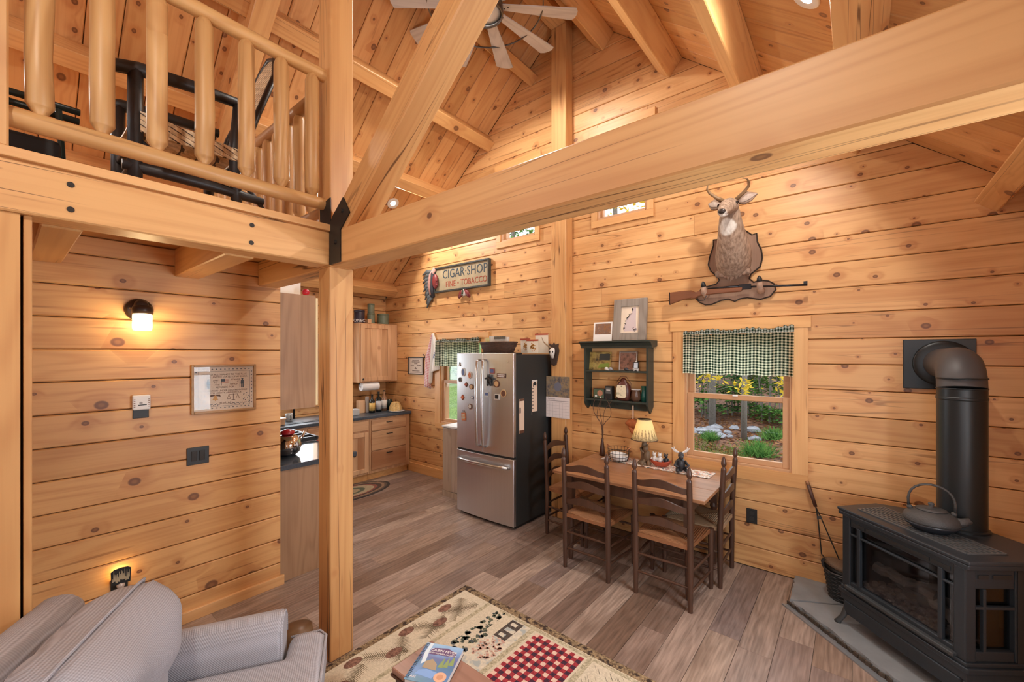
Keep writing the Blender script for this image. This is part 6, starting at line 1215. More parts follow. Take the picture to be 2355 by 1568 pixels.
o = thing('ceiling_fan', 'windmill ceiling fan with ten grey wood blades and a lit hub under the ridge', 'ceiling fan', (FX, FY, FZ))
FM = plain('fan_pewter', (0.16, 0.15, 0.14), 0.3, 0.8)
FBL = wood('grey_washed_blade', (0.66, 0.64, 0.61), (0.44, 0.42, 0.40), axis='X', knots=0, ring=30, tint=0.1, streak=0.2)
put('downrod', MB().cyl((0.03, 0, 0.12), (0.03, 0, 0.50), 0.018, n=12).lathe((0.03, 0, 0.44), [(0.06, 0.035), (0.055, 0.0), (0.03, -0.03)], 16), FM, o, smooth=True)
put('motor', MB().lathe((0, 0, 0), [(0.06, 0.13), (0.14, 0.10), (0.155, 0.05), (0.155, -0.03), (0.15, -0.045)], 28), FM, o, smooth=True)
put('light_ring', MB().lathe((0, 0, 0), [(0.158, -0.03), (0.158, -0.085), (0.145, -0.09), (0.143, -0.05), (0.15, -0.03)], 28), FM, o, smooth=True)
put('light_lens', MB().lathe((0, 0, -0.062), [(0.143, 0), (0.10, -0.004), (1e-4, -0.006)], 28), plain('fan_diffuser', (0.62, 0.58, 0.52), 0.12), o, smooth=True)
put('led', MB().lathe((-0.035, -0.02, -0.069), [(0.062, 0), (0.05, -0.012), (1e-4, -0.016)], 24), emis('fan_led', (1.0, 0.95, 0.88), 18), o, smooth=True)
lamp('SPOT', 'fan_light', (0, 0, -0.13), 135, (1.0, 0.93, 0.84), 0.12, (0, 0, 0), spot=172, blend=0.3, parent=o)
Rg = [(0.51 * math.cos(2 * PI * k / 48), 0.51 * math.sin(2 * PI * k / 48), 0.0) for k in range(48)]
put('outer_ring', MB().tube(Rg, 0.009, 6, closed=True, ry=0.006, up=(0, 0, 1)), FM, o, smooth=True)
bm_ = MB(); bl = [(0.13, -0.042), (0.55, -0.075), (0.80, -0.092), (0.822, -0.05), (0.826, 0.0), (0.822, 0.05), (0.80, 0.092), (0.55, 0.075), (0.13, 0.042)]
bm_.prism(bl, -0.004, 0.004); me = bm_.mesh('blade'); me.materials.append(FBL)
mb2 = MB().cyl((0.17, 0.015, -0.006), (0.17, 0.015, -0.002), 0.007, n=8).cyl((0.20, -0.012, -0.006), (0.20, -0.012, -0.002), 0.007, n=8); ms = mb2.mesh('bolt'); ms.materials.append(BLACK)
for k in range(10):
    a = math.radians(10 + 36 * k); b = bpy.data.objects.new('blade', me); C.objects.link(b); b.parent = o; b.rotation_euler = (0.22, 0, a)
    q = bpy.data.objects.new('bolt', ms); C.objects.link(q); q.parent = b

# ---------------------------------------------------------------- steel bracket at the joint
o = thing('steel_bracket', 'black steel bracket strapping the strut and tie beam to the post', 'bracket', (-2.33, 1.199, 2.29))
BI = plain('black_iron', (0.014, 0.014, 0.014), 0.5); bz = lambda x, z: (x + 2.33, z - 2.29)
put('strap', MB().prism([bz(*q) for q in ((-2.316, 2.287), (-2.205, 2.290), (-2.205, 2.468), (-2.108, 2.544), (-2.175, 2.64), (-2.29, 2.559), (-2.316, 2.526))], 0.0005, 0.007, lambda a, b, c: (a, -c, b)), BI, o)
put('corner_plate', MB().prism([bz(*q) for q in ((-2.434, 2.517), (-2.3165, 2.517), (-2.3165, 2.672), (-2.440, 2.648))], 0.0005, 0.006, lambda a, b, c: (a, -c, b)).box(0.0005, 0.007, -0.004, 0.022, 0.0, 0.26), BI, o)
for x, z in ((0.075, 0.115), (0.150, 0.275)): put('bolt', MB().tube([(x, -0.006, z), (x, -0.017, z)], [0.014, 0.010], 6), BI, o)

# ---------------------------------------------------------------- log railings and loft furniture
def log(m, p0, p1, r0, r1, seed, n=10, seg=7, wob=0.004):
    r = random.Random(seed); p0 = Vector(p0); p1 = Vector(p1); d = (p1 - p0).normalized(); a = d.orthogonal().normalized(); b = d.cross(a); pts = []; rs = []
    for i in range(seg + 1):
        t2 = i / seg; pts.append(p0 + (p1 - p0) * t2 + (a * r.uniform(-wob, wob) + b * r.uniform(-wob, wob)) * (1 if 0 < i < seg else 0)); rs.append((r0 + (r1 - r0) * t2) * r.uniform(0.96, 1.04))
    m.tube(pts, rs, n); return m
PEELY = wood('peeled_log_rail', (0.660, 0.400, 0.165), (0.480, 0.240, 0.080), axis='Y', knots=0.3, kscale=6, ring=45, fibre=0.3)
o = thing('loft_railing', 'peeled log railing with fat balusters along the loft edge', 'railing', (-2.40, 0.6, 2.516))
put('top_rail', log(MB(), (0, -1.4, 0.885), (0, 0.612, 0.885), 0.042, 0.035, 1, 12, 9), PEELY, o, auto=60); put('bottom_rail', log(MB(), (0, -1.4, 0.135), (0, 0.605, 0.135), 0.038, 0.036, 2, 12, 9), PEELY, o, auto=60)
for i, y in enumerate((-0.25, -0.08, 0.097, 0.268, 0.443, 0.617, 0.796, 0.964, 1.13)):
    m = MB(); rb = 0.039; z0, z1 = 0.175, 0.85; rr = random.Random(i)
    m.tube([(0.01 * rr.uniform(-1, 1), y - 0.6, z0 - 0.03), (0, y - 0.6, z0 - 0.006), (0, y - 0.6, z0 + 0.022), (0, y - 0.6, z0 + 0.030), (0.004 * rr.uniform(-1, 1), y - 0.6 + 0.005 * rr.uniform(-1, 1), 0.4), (0, y - 0.6, 0.6), (0, y - 0.6, z1 - 0.03), (0, y - 0.6, z1 - 0.006), (0, y - 0.6, z1 + 0.02)], [0.014, 0.017, 0.034, rb, rb * rr.uniform(0.95, 1.05), rb, rb * 0.97, 0.03, 0.016], 12)
    put('baluster', m, PEEL, o, auto=50)
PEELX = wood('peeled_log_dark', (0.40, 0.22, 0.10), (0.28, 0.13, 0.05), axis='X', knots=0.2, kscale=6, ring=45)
o = thing('loft_back_railing', 'peeled log railing at the kitchen side of the loft, seen through the front balusters', 'railing', (-3.7, 1.27, 2.516))
put('top_rail', log(MB(), (1.23, 0, 0.885), (-2.1, 0, 0.885), 0.042, 0.04, 3, 12, 9), PEELX, o, auto=60); put('bottom_rail', log(MB(), (1.23, 0, 0.135), (-2.1, 0, 0.135), 0.038, 0.036, 4, 12, 9), PEELX, o, auto=60)
for i in range(18):
    x = 0.99 - 0.172 * i; rr = random.Random(50 + i); m = MB(); rb = 0.038
    m.tube([(x, 0, 0.15), (x, 0, 0.19), (x, 0, 0.21), (x + 0.004 * rr.uniform(-1, 1), 0, 0.5), (x, 0, 0.82), (x, 0, 0.845), (x, 0, 0.87)], [0.014, 0.03, rb, rb, rb, 0.03, 0.016], 10); put('baluster', m, PEEL, o, auto=50)
# bent twig rocker
TWG = plain('dark_twig', (0.022, 0.018, 0.017), 0.45, var=0.5, scale=14, bump=0.3)
def weavemat():
    m, nt, out = newmat('woven_bark'); co = nd(nt, 'TexCoord').outputs['Object']; s = nd(nt, 'SeparateXYZ', {0: co}).outputs
    a = mth(nt, 'MULTIPLY', mth(nt, 'ADD', s[0], mth(nt, 'MULTIPLY', s[1], 1.0)), 22.0); b = mth(nt, 'MULTIPLY', mth(nt, 'ADD', s[2], mth(nt, 'MULTIPLY', s[1], 0.4)), 38.0)
    ck = mth(nt, 'MODULO', mth(nt, 'ABSOLUTE', mth(nt, 'ADD', mth(nt, 'FLOOR', a), mth(nt, 'FLOOR', b))), 2.0)
    gap = mth(nt, 'LESS_THAN', mth(nt, 'FRACT', b), mth(nt, 'MULTIPLY_ADD', ck, 0.12, 0.1))
    n = nd(nt, 'TexNoise', {'Vector': co, 'Scale': 40.0, 'Detail': 2.0}).outputs[0]
    c = mix(nt, ck, (0.66, 0.48, 0.28), (0.78, 0.62, 0.40)); c = mix(nt, mr(nt, n, 0.4, 0.7, 0, 0.6), c, (0.24, 0.14, 0.07)); c = mix(nt, gap, c, (0.05, 0.03, 0.02)); bsdf(nt, out, c, 0.6); return m
WV = weavemat()
o = thing('twig_chair', 'dark bent twig armchair with woven seat and back in the loft', 'chair', (-2.88, 0.62, 2.516))
lo = lambda x, y, z: (x + 2.88, y - 0.62, z - 2.516)
for x, nm in ((-2.64, 'n'), (-3.10, 'f')):
    put('arm', MB().tube([lo(x, 0.31, 3.105), lo(x, 0.42, 3.135), lo(x, 0.62, 3.155), lo(x, 0.87, 3.165)], [0.028, 0.032, 0.03, 0.026], 9), TWG, o, smooth=True)
    put('front_leg', MB().tube([lo(x, 0.407, 3.12), lo(x, 0.405, 2.9), lo(x, 0.405, 2.516)], [0.03, 0.03, 0.028], 9), TWG, o, smooth=True)
    put('rear_leg', MB().tube([lo(x, 0.835, 3.16), lo(x, 0.815, 2.9), lo(x, 0.83, 2.516)], [0.024, 0.028, 0.026], 9), TWG, o, smooth=True)
    put('side_rail', MB().tube([lo(x, 0.36, 2.665), lo(x, 0.55, 2.672), lo(x, 0.75, 2.668), lo(x, 0.96, 2.652)], [0.024, 0.03, 0.028, 0.022], 9), TWG, o, smooth=True)
    put('brace', MB().tube([lo(x, 0.42, 2.80), lo(x, 0.52, 2.72), lo(x, 0.58, 2.68)], 0.012, 7), TWG, o, smooth=True); put('brace', MB().tube([lo(x, 0.83, 2.74), lo(x, 0.9, 2.69), lo(x, 0.97, 2.60)], 0.012, 7), TWG, o, smooth=True)
for y, z in ((0.41, 2.82), (0.82, 2.80), (0.41, 2.70)): put('crossbar', MB().cyl(lo(-2.64, y, z), lo(-3.10, y, z), 0.018, n=8), TWG, o, smooth=True)
put('seat', MB().grid(lambda u, v: lo(-2.625 - 0.49 * u, 0.40 + 0.44 * v, 2.925 - 0.03 * v - 0.02 * math.sin(PI * u)), 10, 8).grid(lambda u, v: lo(-2.615, 0.42 + 0.41 * u, 2.83 + 0.095 * v - 0.03 * u * v), 8, 4), WV, o, solid=0.012)
put('back_frame', MB().tube([lo(-2.64, 0.83, 2.82), lo(-2.62, 0.93, 3.15), lo(-2.66, 1.03, 3.42), lo(-2.76, 1.07, 3.58), lo(-2.87, 1.08, 3.63), lo(-2.98, 1.07, 3.58), lo(-3.08, 1.03, 3.42), lo(-3.12, 0.93, 3.15), lo(-3.10, 0.83, 2.82)], 0.017, 8), TWG, o, smooth=True)
put('back', MB().grid(lambda u, v: lo(-2.87 + (0.5 - u) * 2 * 0.225 * math.sqrt(max(0.02, 1 - max(0, (v - 0.55) / 0.47) ** 2)), 0.85 + 0.22 * v ** 0.9, 2.86 + 0.74 * v), 12, 14), WV, o, smooth=True, solid=0.01)
# folded green cot near the post
GT = plain('dark_green_tube', (0.012, 0.022, 0.018), 0.35)
o = thing('camp_cot', 'folded dark green tubular camp cot on the loft floor behind the first balusters', 'cot', (-2.85, 0.02, 2.516))
for i in range(3): put('tube', MB().cyl((0.02 - 0.035 * i, -0.5, 0.40 - 0.03 * i), (0.02 - 0.035 * i, 0.22, 0.40 - 0.03 * i), 0.016, n=8), GT, o, smooth=True)
m = MB().box(-0.06, 0.17, -0.5, 0.15, 0.06, 0.19)
put('canvas', m, plain('dark_canvas', (0.02, 0.02, 0.02), 0.8), o, bevel=0.02)
for y in (-0.35, -0.1, 0.15): put('leg', MB().tube([(0.02, y, 0.385), (0.02, y + 0.02, 0.0)], 0.013, 7), GT, o)
# ---------------------------------------------------------------- gas stove corner
CI = plain('cast_iron', (0.026, 0.031, 0.037), 0.38, 0.15, var=0.12, scale=90)
CIL = plain('cast_iron_worn', (0.055, 0.058, 0.060), 0.4, 0.2)
SLATE = plain('grey_slate', (0.23, 0.235, 0.24), 0.5, var=0.35, scale=7, bump=0.25)
# hearth: floor strip, rough slabs
h = thing('hearth', 'grey slate hearth with a rough chipped edge under the black stove', 'hearth', (0, 0, 0))
def slab(poly, z0, z1, seed, nm='slab'):
    r = random.Random(seed); P = []
    for i in range(len(poly)):
        a, b = Vector((*poly[i], 0)), Vector((*poly[(i + 1) % len(poly)], 0)); n = max(1, int((b - a).length / 0.04))
        for k in range(n):
            q = a + (b - a) * (k / n); w = 0.007 if k else 0; P.append((q.x + r.uniform(-w, w), q.y + r.uniform(-w, w)))
    m = MB(); n = len(P); c = Vector((sum(p[0] for p in P) / n, sum(p[1] for p in P) / n))
    lo_ = [(p[0], p[1], z0) for p in P]; mid = [(p[0] + (c.x - p[0]) * r.uniform(0.0, 0.012), p[1] + (c.y - p[1]) * r.uniform(0, 0.012), (z0 + z1) / 2) for p in P]; up = [(p[0] + (c.x - p[0]) * r.uniform(0.006, 0.02), p[1] + (c.y - p[1]) * r.uniform(0.006, 0.02), z1) for p in P]
    m.add(lo_ + mid + up, [tuple(range(n - 1, -1, -1)), tuple(range(2 * n, 3 * n))] + [(i, (i + 1) % n, n + (i + 1) % n, n + i) for i in range(n)] + [(n + i, n + (i + 1) % n, 2 * n + (i + 1) % n, 2 * n + i) for i in range(n)])
    return put(nm, m, SLATE, h)
slab([(-0.355, 3.55), (-0.05, 3.72), (0.1, 3.965), (-0.362, 3.965)], 0.002, 0.036, 1)
slab([(-0.35, 3.54), (0.28, 2.93), (0.90, 3.2), (0.915, 3.96), (0.11, 3.965), (-0.045, 3.71)], 0.002, 0.036, 2)
slab([(0.29, 2.92), (0.915, 2.30), (0.915, 3.19)], 0.002, 0.036, 3)
EDG = plain('rough_edge', (0.07, 0.05, 0.035), 0.9, var=0.6, scale=30)
m = MB(); r = random.Random(3)
for i in range(46):
    t2 = i / 45; x, y = -0.352 + 1.255 * t2, 3.532 - 1.235 * t2; m.cbox((x - 0.004, y - 0.004, 0.017), (0.032, 0.012, 0.026 + r.uniform(-0.006, 0.006)), Matrix.Rotation(-0.78 + r.uniform(-0.3, 0.3), 3, 'Z'))
put('chipped_edge', m, EDG, h)
put('metal_strip', MB().prism([(-0.385, 3.53), (0.905, 2.26), (0.905, 2.30), (-0.355, 3.545)][::-1] if False else [(-0.40, 3.515), (0.905, 2.215), (0.905, 2.29), (-0.350, 3.535)], 0.0005, 0.009), plain('grey_metal_strip', (0.36, 0.38, 0.40), 0.35, 0.6), h)
# stove: local x along its front (left to right), local y towards the corner
sx = Vector((0.512, -0.543, 0)).normalized(); rz = math.atan2(sx.y, sx.x)
W2 = 0.375
o = thing('gas_stove', 'black cast iron gas stove with a glass front standing on the hearth', 'stove', (0.168, 3.21, 0.036), rz)
DEP = 0.46
top = [(-W2, 0.0), (W2, 0.0), (W2 + 0.03, 0.30), (0.22, DEP + 0.06), (-0.22, DEP + 0.06), (-W2 - 0.03, 0.30)]
inn = lambda k, dy=0.0: [(x * k, dy + (y - 0.2) * k + 0.2) for x, y in top]
body = inn(0.93)
T0 = 0.745
# base skirt, lower moulding, body with front/side openings, top plate
put('skirt', MB().prism(inn(0.95), 0.155, 0.20).prism(inn(0.985), 0.20, 0.225).prism(inn(0.95), 0.225, 0.245), CI, o, bevel=0.004)
put('apron', MB().prism([(-0.33, 0.005), (0.33, 0.005), (0.33, 0.05), (-0.33, 0.05)], 0.075, 0.155).prism([(W2 - 0.03, 0.05), (W2, 0.28), (W2 - 0.05, 0.28), (W2 - 0.08, 0.05)][::1], 0.075, 0.155), CI, o, bevel=0.005)
put('ledge', MB().box(-0.31, 0.31, -0.008, 0.02, 0.245, 0.265), CIL, o, bevel=0.004)
b_ = body
colm = MB(); z0, z1 = 0.245, 0.70
fy = b_[0][1]; xl, xr = b_[0][0], b_[1][0]
colm.box(xl, xl + 0.055, fy, fy + 0.05, z0, z1).box(xr - 0.055, xr, fy, fy + 0.05, z0, z1)                       # front corner posts
colm.box(xl + 0.055, xr - 0.055, fy + 0.004, fy + 0.04, z0, z0 + 0.045).box(xl + 0.055, xr - 0.055, fy + 0.004, fy + 0.04, z1 - 0.06, z1)
put('front_frame', colm, CI, o, bevel=0.006)
m = MB(); m.box(xl + 0.05, xr - 0.05, fy + 0.002, fy + 0.02, 0.585, 0.598)                                       # horizontal bar
for x in (xl + 0.115, xr - 0.115): m.box(x - 0.011, x + 0.011, fy - 0.002, fy + 0.02, z0 + 0.04, z1 - 0.05)
put('grille_bar', m, CI, o, bevel=0.004)
m = MB()
for x0, x1 in ((-0.28, -0.19), (-0.18, 0.18), (0.19, 0.28)): m.box(x0, x1, fy - 0.001, fy + 0.006, 0.655, 0.675)
put('vent_slot', m, BLACK, o)
put('front_glass', MB().box(xl + 0.055, xr - 0.055, fy + 0.022, fy + 0.027, z0 + 0.045, z1 - 0.06), glassmat('stove_glass', (0.62, 0.63, 0.65), 0.05, 0.05, 0.12), o)
# sides: framed pane with bars on the right, the same on the left
for s in (1, -1):
    i0, i1 = (1, 2) if s > 0 else (0, 5); a = Vector((*b_[i0], 0)); b = Vector((*b_[i1], 0)); d = (b - a); Ls = d.length; d.normalize(); nrm = Vector((d.y, -d.x, 0)) * s
    F = lambda u, w, z, a=a, d=d, nrm=nrm: tuple(a + d * u + nrm * w + Vector((0, 0, z)))
    def pan(u0, u1, zz0, zz1, w0, w1, m):
        p = [(u0, zz0), (u1, zz0), (u1, zz1), (u0, zz1)]
        m.prism(p if s > 0 else p[::-1], w0, w1, lambda u, z, w: F(u, w, z)); return m
    m = MB(); pan(0, 0.05, z0, z1, -0.04, 0.0, m); pan(Ls - 0.045, Ls, z0, z1, -0.04, 0.0, m); pan(0.05, Ls - 0.045, z0, z0 + 0.05, -0.04, -0.004, m); pan(0.05, Ls - 0.045, z1 - 0.10, z1, -0.04, -0.004, m)
    put('side_frame', m, CI, o, bevel=0.005)
    m = MB(); pan(0.085, 0.10, z0 + 0.05, z1 - 0.1, -0.02, 0.0, m); pan(0.05, Ls - 0.045, 0.50, 0.515, -0.02, -0.001, m); put('side_bar', m, CI, o, bevel=0.003)
    put('firebox_lining', pan(0.03, Ls - 0.02, z0, z1 - 0.05, -0.10, -0.095, MB()), bpy.data.materials.get('lining_black') or plain('lining_black', (0.012, 0.012, 0.012), 0.8), o)
    put('side_pane', pan(0.05, Ls - 0.045, z0 + 0.05, z1 - 0.1, -0.03, -0.026, MB()), bpy.data.materials['stove_glass'], o)
    m = MB(); pan(0.06, 0.11, z1 - 0.05, z1 - 0.03, -0.002, 0.001, m); pan(0.13, Ls - 0.06, z1 - 0.05, z1 - 0.03, -0.002, 0.001, m); put('vent_slot', m, BLACK, o)
bk2 = MB(); bk2.prism([b_[2], b_[3], b_[4], b_[5], (b_[5][0], b_[5][1] - 0.04), (b_[4][0], b_[4][1] - 0.04), (b_[3][0], b_[3][1] - 0.04), (b_[2][0], b_[2][1] - 0.04)], z0, z1); put('back_panel', bk2, plain('firebox_black', (0.02, 0.02, 0.02), 0.7), o)
put('firebox_floor', MB().prism(inn(0.86), 0.246, 0.27), bpy.data.materials['firebox_black'], o)
LOGM = plain('ceramic_log', (0.40, 0.34, 0.28), 0.9, var=0.5, scale=22, bump=0.6); m = MB()
log(m, (-0.26, 0.16, 0.40), (0.06, 0.20, 0.385), 0.034, 0.028, 4, 9, 8, 0.006); put('ceramic_log', m, LOGM, o)
m = MB(); log(m, (0.0, 0.22, 0.36), (0.24, 0.15, 0.32), 0.03, 0.024, 5, 9, 8, 0.006); put('ceramic_log', m, LOGM, o)
m = MB(); log(m, (-0.2, 0.26, 0.33), (0.2, 0.28, 0.35), 0.035, 0.03, 6, 9, 8, 0.006); put('ceramic_log', m, LOGM, o)
m = MB(); log(m, (-0.05, 0.12, 0.41), (0.03, 0.26, 0.42), 0.022, 0.018, 7, 9, 6, 0.005); put('ceramic_log', m, LOGM, o)
m = MB(); r = random.Random(10)
for i in range(170): s = r.uniform(0.008, 0.02); m.ell((r.uniform(-0.28, 0.28), r.uniform(0.05, 0.22), 0.27 + r.uniform(0, 0.035)), (s, s, s * 0.7), 6, 4)
e = put('embers', m, plain('ember_rock', (0.16, 0.12, 0.10), 0.95, var=0.8, scale=40), o); e['kind'] = 'stuff'
put('top_plate', MB().prism(inn(0.985), 0.70, 0.725).prism(top, 0.725, T0), CI, o, bevel=0.006)
gp = [(-0.30, 0.075), (0.30, 0.075), (0.325, 0.275), (-0.325, 0.275)]
m = MB(); rows = 7
for j in range(rows + 1):
    y = 0.08 + 0.19 * j / rows; m.box(-0.30 - 0.02 * j / rows, 0.30 + 0.02 * j / rows, y - 0.0045, y + 0.0045, T0, T0 + 0.007)
for i in range(21):
    x = -0.30 + 0.6 * i / 20; m.prism([(x - 0.004, 0.08), (x + 0.004, 0.08), (x * 1.06 + 0.004, 0.27), (x * 1.06 - 0.004, 0.27)], T0, T0 + 0.005)
put('top_grille', m, plain('worn_grille', (0.16, 0.16, 0.16), 0.32, 0.5), o); put('grille_recess', MB().prism(gp, T0, T0 + 0.0015), BLACK, o)
for x, y in ((-0.33, 0.02), (0.33, 0.02), (-0.3, 0.36), (0.3, 0.36)):
    sgn = -1 if x < 0 else 1; dy = -0.035 if y < 0.1 else 0.02
    put('leg', MB().tube([(x * 0.93, y + 0.03, 0.17), (x * 0.97, y + 0.01, 0.12), (x * 1.0, y - 0.005 + dy * 0.4, 0.05), (x * 1.05, y + dy, 0.012), (x * 1.06, y + dy, 0.0)], [0.032, 0.026, 0.017, 0.017, 0.024], 8, ry=[0.02, 0.016, 0.012, 0.014, 0.02]), CIL, o, smooth=True)
# kettle on the stove
k = thing('tetsubin_kettle' if False else 'iron_kettle', 'round black cast iron kettle with a tall loop handle on the stove top', 'kettle', (0.335, 3.325, 0.036 + T0 + 0.007), 0.0)
KI = plain('kettle_iron', (0.055, 0.053, 0.052), 0.55, 0.1, var=0.25, scale=120, bump=0.3); KB = plain('kettle_iron_dark', (0.02, 0.022, 0.028), 0.4)
sc = 1.0
put('body', MB().lathe((0, 0, 0), [(0.118, 0.046), (0.121, 0.055), (0.112, 0.082), (0.088, 0.102), (0.064, 0.112), (0.06, 0.113)], 32), KI, k, smooth=True)
put('lower_body', MB().lathe((0, 0, 0), [(0.078, 0.0), (0.088, 0.012), (0.112, 0.032), (0.118, 0.046)], 32), KB, k, smooth=True)
put('lid', MB().lathe((0, 0, 0.112), [(0.066, 0), (0.066, 0.005), (0.045, 0.012), (0.012, 0.016), (0.008, 0.02), (0.014, 0.03), (0.012, 0.038), (1e-4, 0.043)], 24), KI, k, smooth=True)
d = Vector((0.62, -0.05, 0)).normalized(); d2 = Vector((d.y, -d.x, 0))
put('spout', MB().tube([d * 0.085 + Vector((0, 0, 0.06)), d * 0.125 + Vector((0, 0, 0.072)), d * 0.152 + Vector((0, 0, 0.092))], [0.034, 0.024, 0.014], 10), KI, k, smooth=True)
for s in (-1, 1): put('lug', MB().ell(d * (s * 0.088) + Vector((0, 0, 0.108)), (0.014, 0.014, 0.014), 8, 6), KI, k, smooth=True)
hp = [d * (0.095 * math.cos(PI * (1.06 - 1.12 * t2 / 14))) * 1.0 + Vector((0, 0, 0.118 + 0.135 * math.sin(PI * t2 / 14) ** 0.8)) for t2 in range(15)]
put('handle', MB().tube(hp, 0.0062, 7, ry=0.008), KI, k, smooth=True)
# flue pipe
p = thing('flue_pipe', 'black stove pipe rising from the stove and elbowing into the wall', 'stove pipe', (0.475, 3.49, 0.78))
PB = plain('pipe_black', (0.014, 0.017, 0.019), 0.38, 0.2); PG = plain('pipe_grey_elbow', (0.065, 0.062, 0.064), 0.5, 0.1)
rp = 0.103
put('pipe', MB().lathe((0, 0, 0), [(rp, 0.0), (rp, 0.735), (rp + 0.003, 0.74), (rp + 0.003, 0.75), (rp, 0.755), (rp, 0.80)], 36), PB, p, auto=30)
put('flange', MB().lathe((0, 0, 0), [(rp + 0.012, 0.0), (rp + 0.012, 0.012), (rp, 0.018)], 36), PB, p, auto=30)
for z in (0.797, 0.855): put('band', MB().lathe((0, 0, z), [(rp + 0.001, 0), (rp + 0.004, 0.004), (rp + 0.001, 0.008)], 36), PB, p, smooth=True)
segs = []
for i in range(5):
    a = PI / 2 * i / 4; segs.append((0, 0.135 * (1 - math.cos(a)), 0.80 + 0.135 * math.sin(a)))
put('elbow', MB().tube(segs + [(-0.01, 0.30, 0.935), (-0.02, 0.468, 0.935)], [rp] * 5 + [rp * 0.97, rp * 0.97], 36, up=(1, 0, 0)), PG, p, auto=30)
put('collar', MB().lathe((-0.02, 0.46, 0.935), [(0.15, -0.014), (0.15, 0.004), (0.142, 0.012), (0.128, 0.016), (0.10, 0.018)], 36, Matrix.Rotation(PI / 2, 3, 'X')), PB, p, smooth=True)
put('wall_plate', MB().box(-0.215, 0.13, 0.462, 0.4795, 0.762, 1.096), PB, p, bevel=0.003)
# popcorn popper leaning on the wall and wicker bucket
o = thing('popcorn_popper', 'long handled wire popcorn popper leaning against the wall beside the window', 'popper', (-0.17, 3.86, 0.036))
A = Vector((-0.105, 0.08, 0.735)); B = Vector((0.03, 0.02, 0.30)); dd = (B - A)
put('handle', MB().tube([A, A + dd * 0.35], [0.013, 0.012], 8), plain('popper_grip', (0.075, 0.03, 0.018), 0.5), o, smooth=True)
put('tip', MB().tube([A - dd * 0.06, A], [0.012, 0.013], 8), plain('popper_tip', (0.32, 0.15, 0.07), 0.5), o, smooth=True)
for s in (-1, 1): put('rod', MB().tube([A + dd * 0.35, A + dd * 0.55 + Vector((s * 0.012, 0, 0)), B + Vector((s * 0.05, 0, -0.05)), B + Vector((s * 0.03 + 0.04, -0.02, -0.11))], 0.004, 6), IRON, o)
put('clip', MB().cbox(A + dd * 0.52, (0.03, 0.012, 0.02)), CIL, o)
put('pan', MB().lathe((0.09, -0.03, 0.16), [(0.085, 0), (0.1, 0.02), (0.1, 0.05)], 18, Matrix.Rotation(0.25, 3, 'Y')), IRON, o, smooth=True); put('mesh_lid', MB().lathe((0.09, -0.03, 0.215), [(0.1, 0), (0.07, 0.02), (1e-4, 0.03)], 18, Matrix.Rotation(0.25, 3, 'Y')), plain('mesh_rust', (0.14, 0.085, 0.05), 0.7, var=0.6, scale=150), o, smooth=True)
o = thing('wicker_bucket', 'black wicker bucket on the hearth behind the stove corner', 'basket', (-0.055, 3.805, 0.036)); m = MB()
for i in range(15): r_ = 0.085 + 0.0022 * i; m.tube([((r_ + 0.003 * math.sin(8 * a + (i % 2) * PI)) * math.cos(a), (r_ + 0.003 * math.sin(8 * a + (i % 2) * PI)) * math.sin(a), 0.008 + i * 0.0135) for a in [2 * PI * q / 32 for q in range(32)]], 0.0075, 5, closed=True)
m.lathe((0, 0, 0), [(0.085, 0.0), (0.085, 0.01), (1e-4, 0.01)], 18); put('weave', m, plain('black_wicker', (0.018, 0.018, 0.02), 0.5), o)
put('lug', MB().tube([(-0.115, 0, 0.19), (-0.125, 0, 0.23), (-0.115, 0, 0.25)], 0.011, 6), bpy.data.materials['black_wicker'], o)
o = thing('bentwood_hoop', 'pale bentwood basket handle arching behind the stove at the picture edge', 'basket', (0.76, 3.55, 0.036)); put('hoop', MB().tube([(0.10 * math.cos(PI * q / 12), -0.04 + 0.02 * math.cos(PI * q / 12), 0.38 + 0.37 * math.sin(PI * q / 12)) for q in range(13)], 0.013, 6, ry=0.006), TRIM, o); put('weave', MB().lathe((0, -0.04, 0), [(0.09, 0), (0.13, 0.2), (0.135, 0.40)], 18), plain('pale_splint', (0.5, 0.33, 0.16), 0.7, var=0.4, scale=50), o, smooth=True, solid=0.01)

# ---------------------------------------------------------------- rug
RW, RD = 1.62, 2.45        # the rug: far edge runs along x from -2.32 to the stove side
o = thing('area_rug', 'lodge style area rug with pine, cabin and red gingham panels', 'rug', (-2.305, 2.262, 0.0), -0.012)
def rugmat(name, a, b, sc=55.0, c=None):
    m, nt, out = newmat(name); co = nd(nt, 'TexCoord').outputs['Object']; n = nd(nt, 'TexNoise', {'Vector': co, 'Scale': sc, 'Detail': 4.0, 'Roughness': 0.7}).outputs[0]
    f = mr(nt, n, 0.38, 0.62); col = mix(nt, f, a, b)
    if c: col = mix(nt, mr(nt, nd(nt, 'TexNoise', {'Vector': co, 'Scale': sc * 0.4, 'Detail': 2.0}).outputs[0], 0.52, 0.6), col, c)
    bsdf(nt, out, col, 0.95); return m
RB = rugmat('rug_beige', sr(198, 186, 160), sr(218, 206, 182), 90); RBR = rugmat('rug_border', sr(92, 72, 52), sr(170, 146, 110), 75, sr(60, 44, 34)); RSP = rugmat('rug_speckle', sr(150, 140, 112), sr(208, 196, 166), 80)
RGR = rugmat('rug_pine_green', sr(48, 58, 52), sr(112, 118, 96), 60, sr(70, 78, 82)); RBN = rugmat('rug_cone', sr(92, 62, 50), sr(150, 110, 92), 60); RND = plain('rug_needle', sr(112, 98, 76), 0.95); RSN = rugmat('rug_snow', sr(196, 190, 174), sr(222, 212, 188), 40, sr(170, 176, 172)); RPK = rugmat('rug_pink_tree', sr(190, 140, 124), sr(216, 186, 164), 60)
base = put('pile', MB().box(0, 2.45, -1.65, 0, 0.0, 0.0075), RB, o, bevel=0.003)
zl = [0.0078]
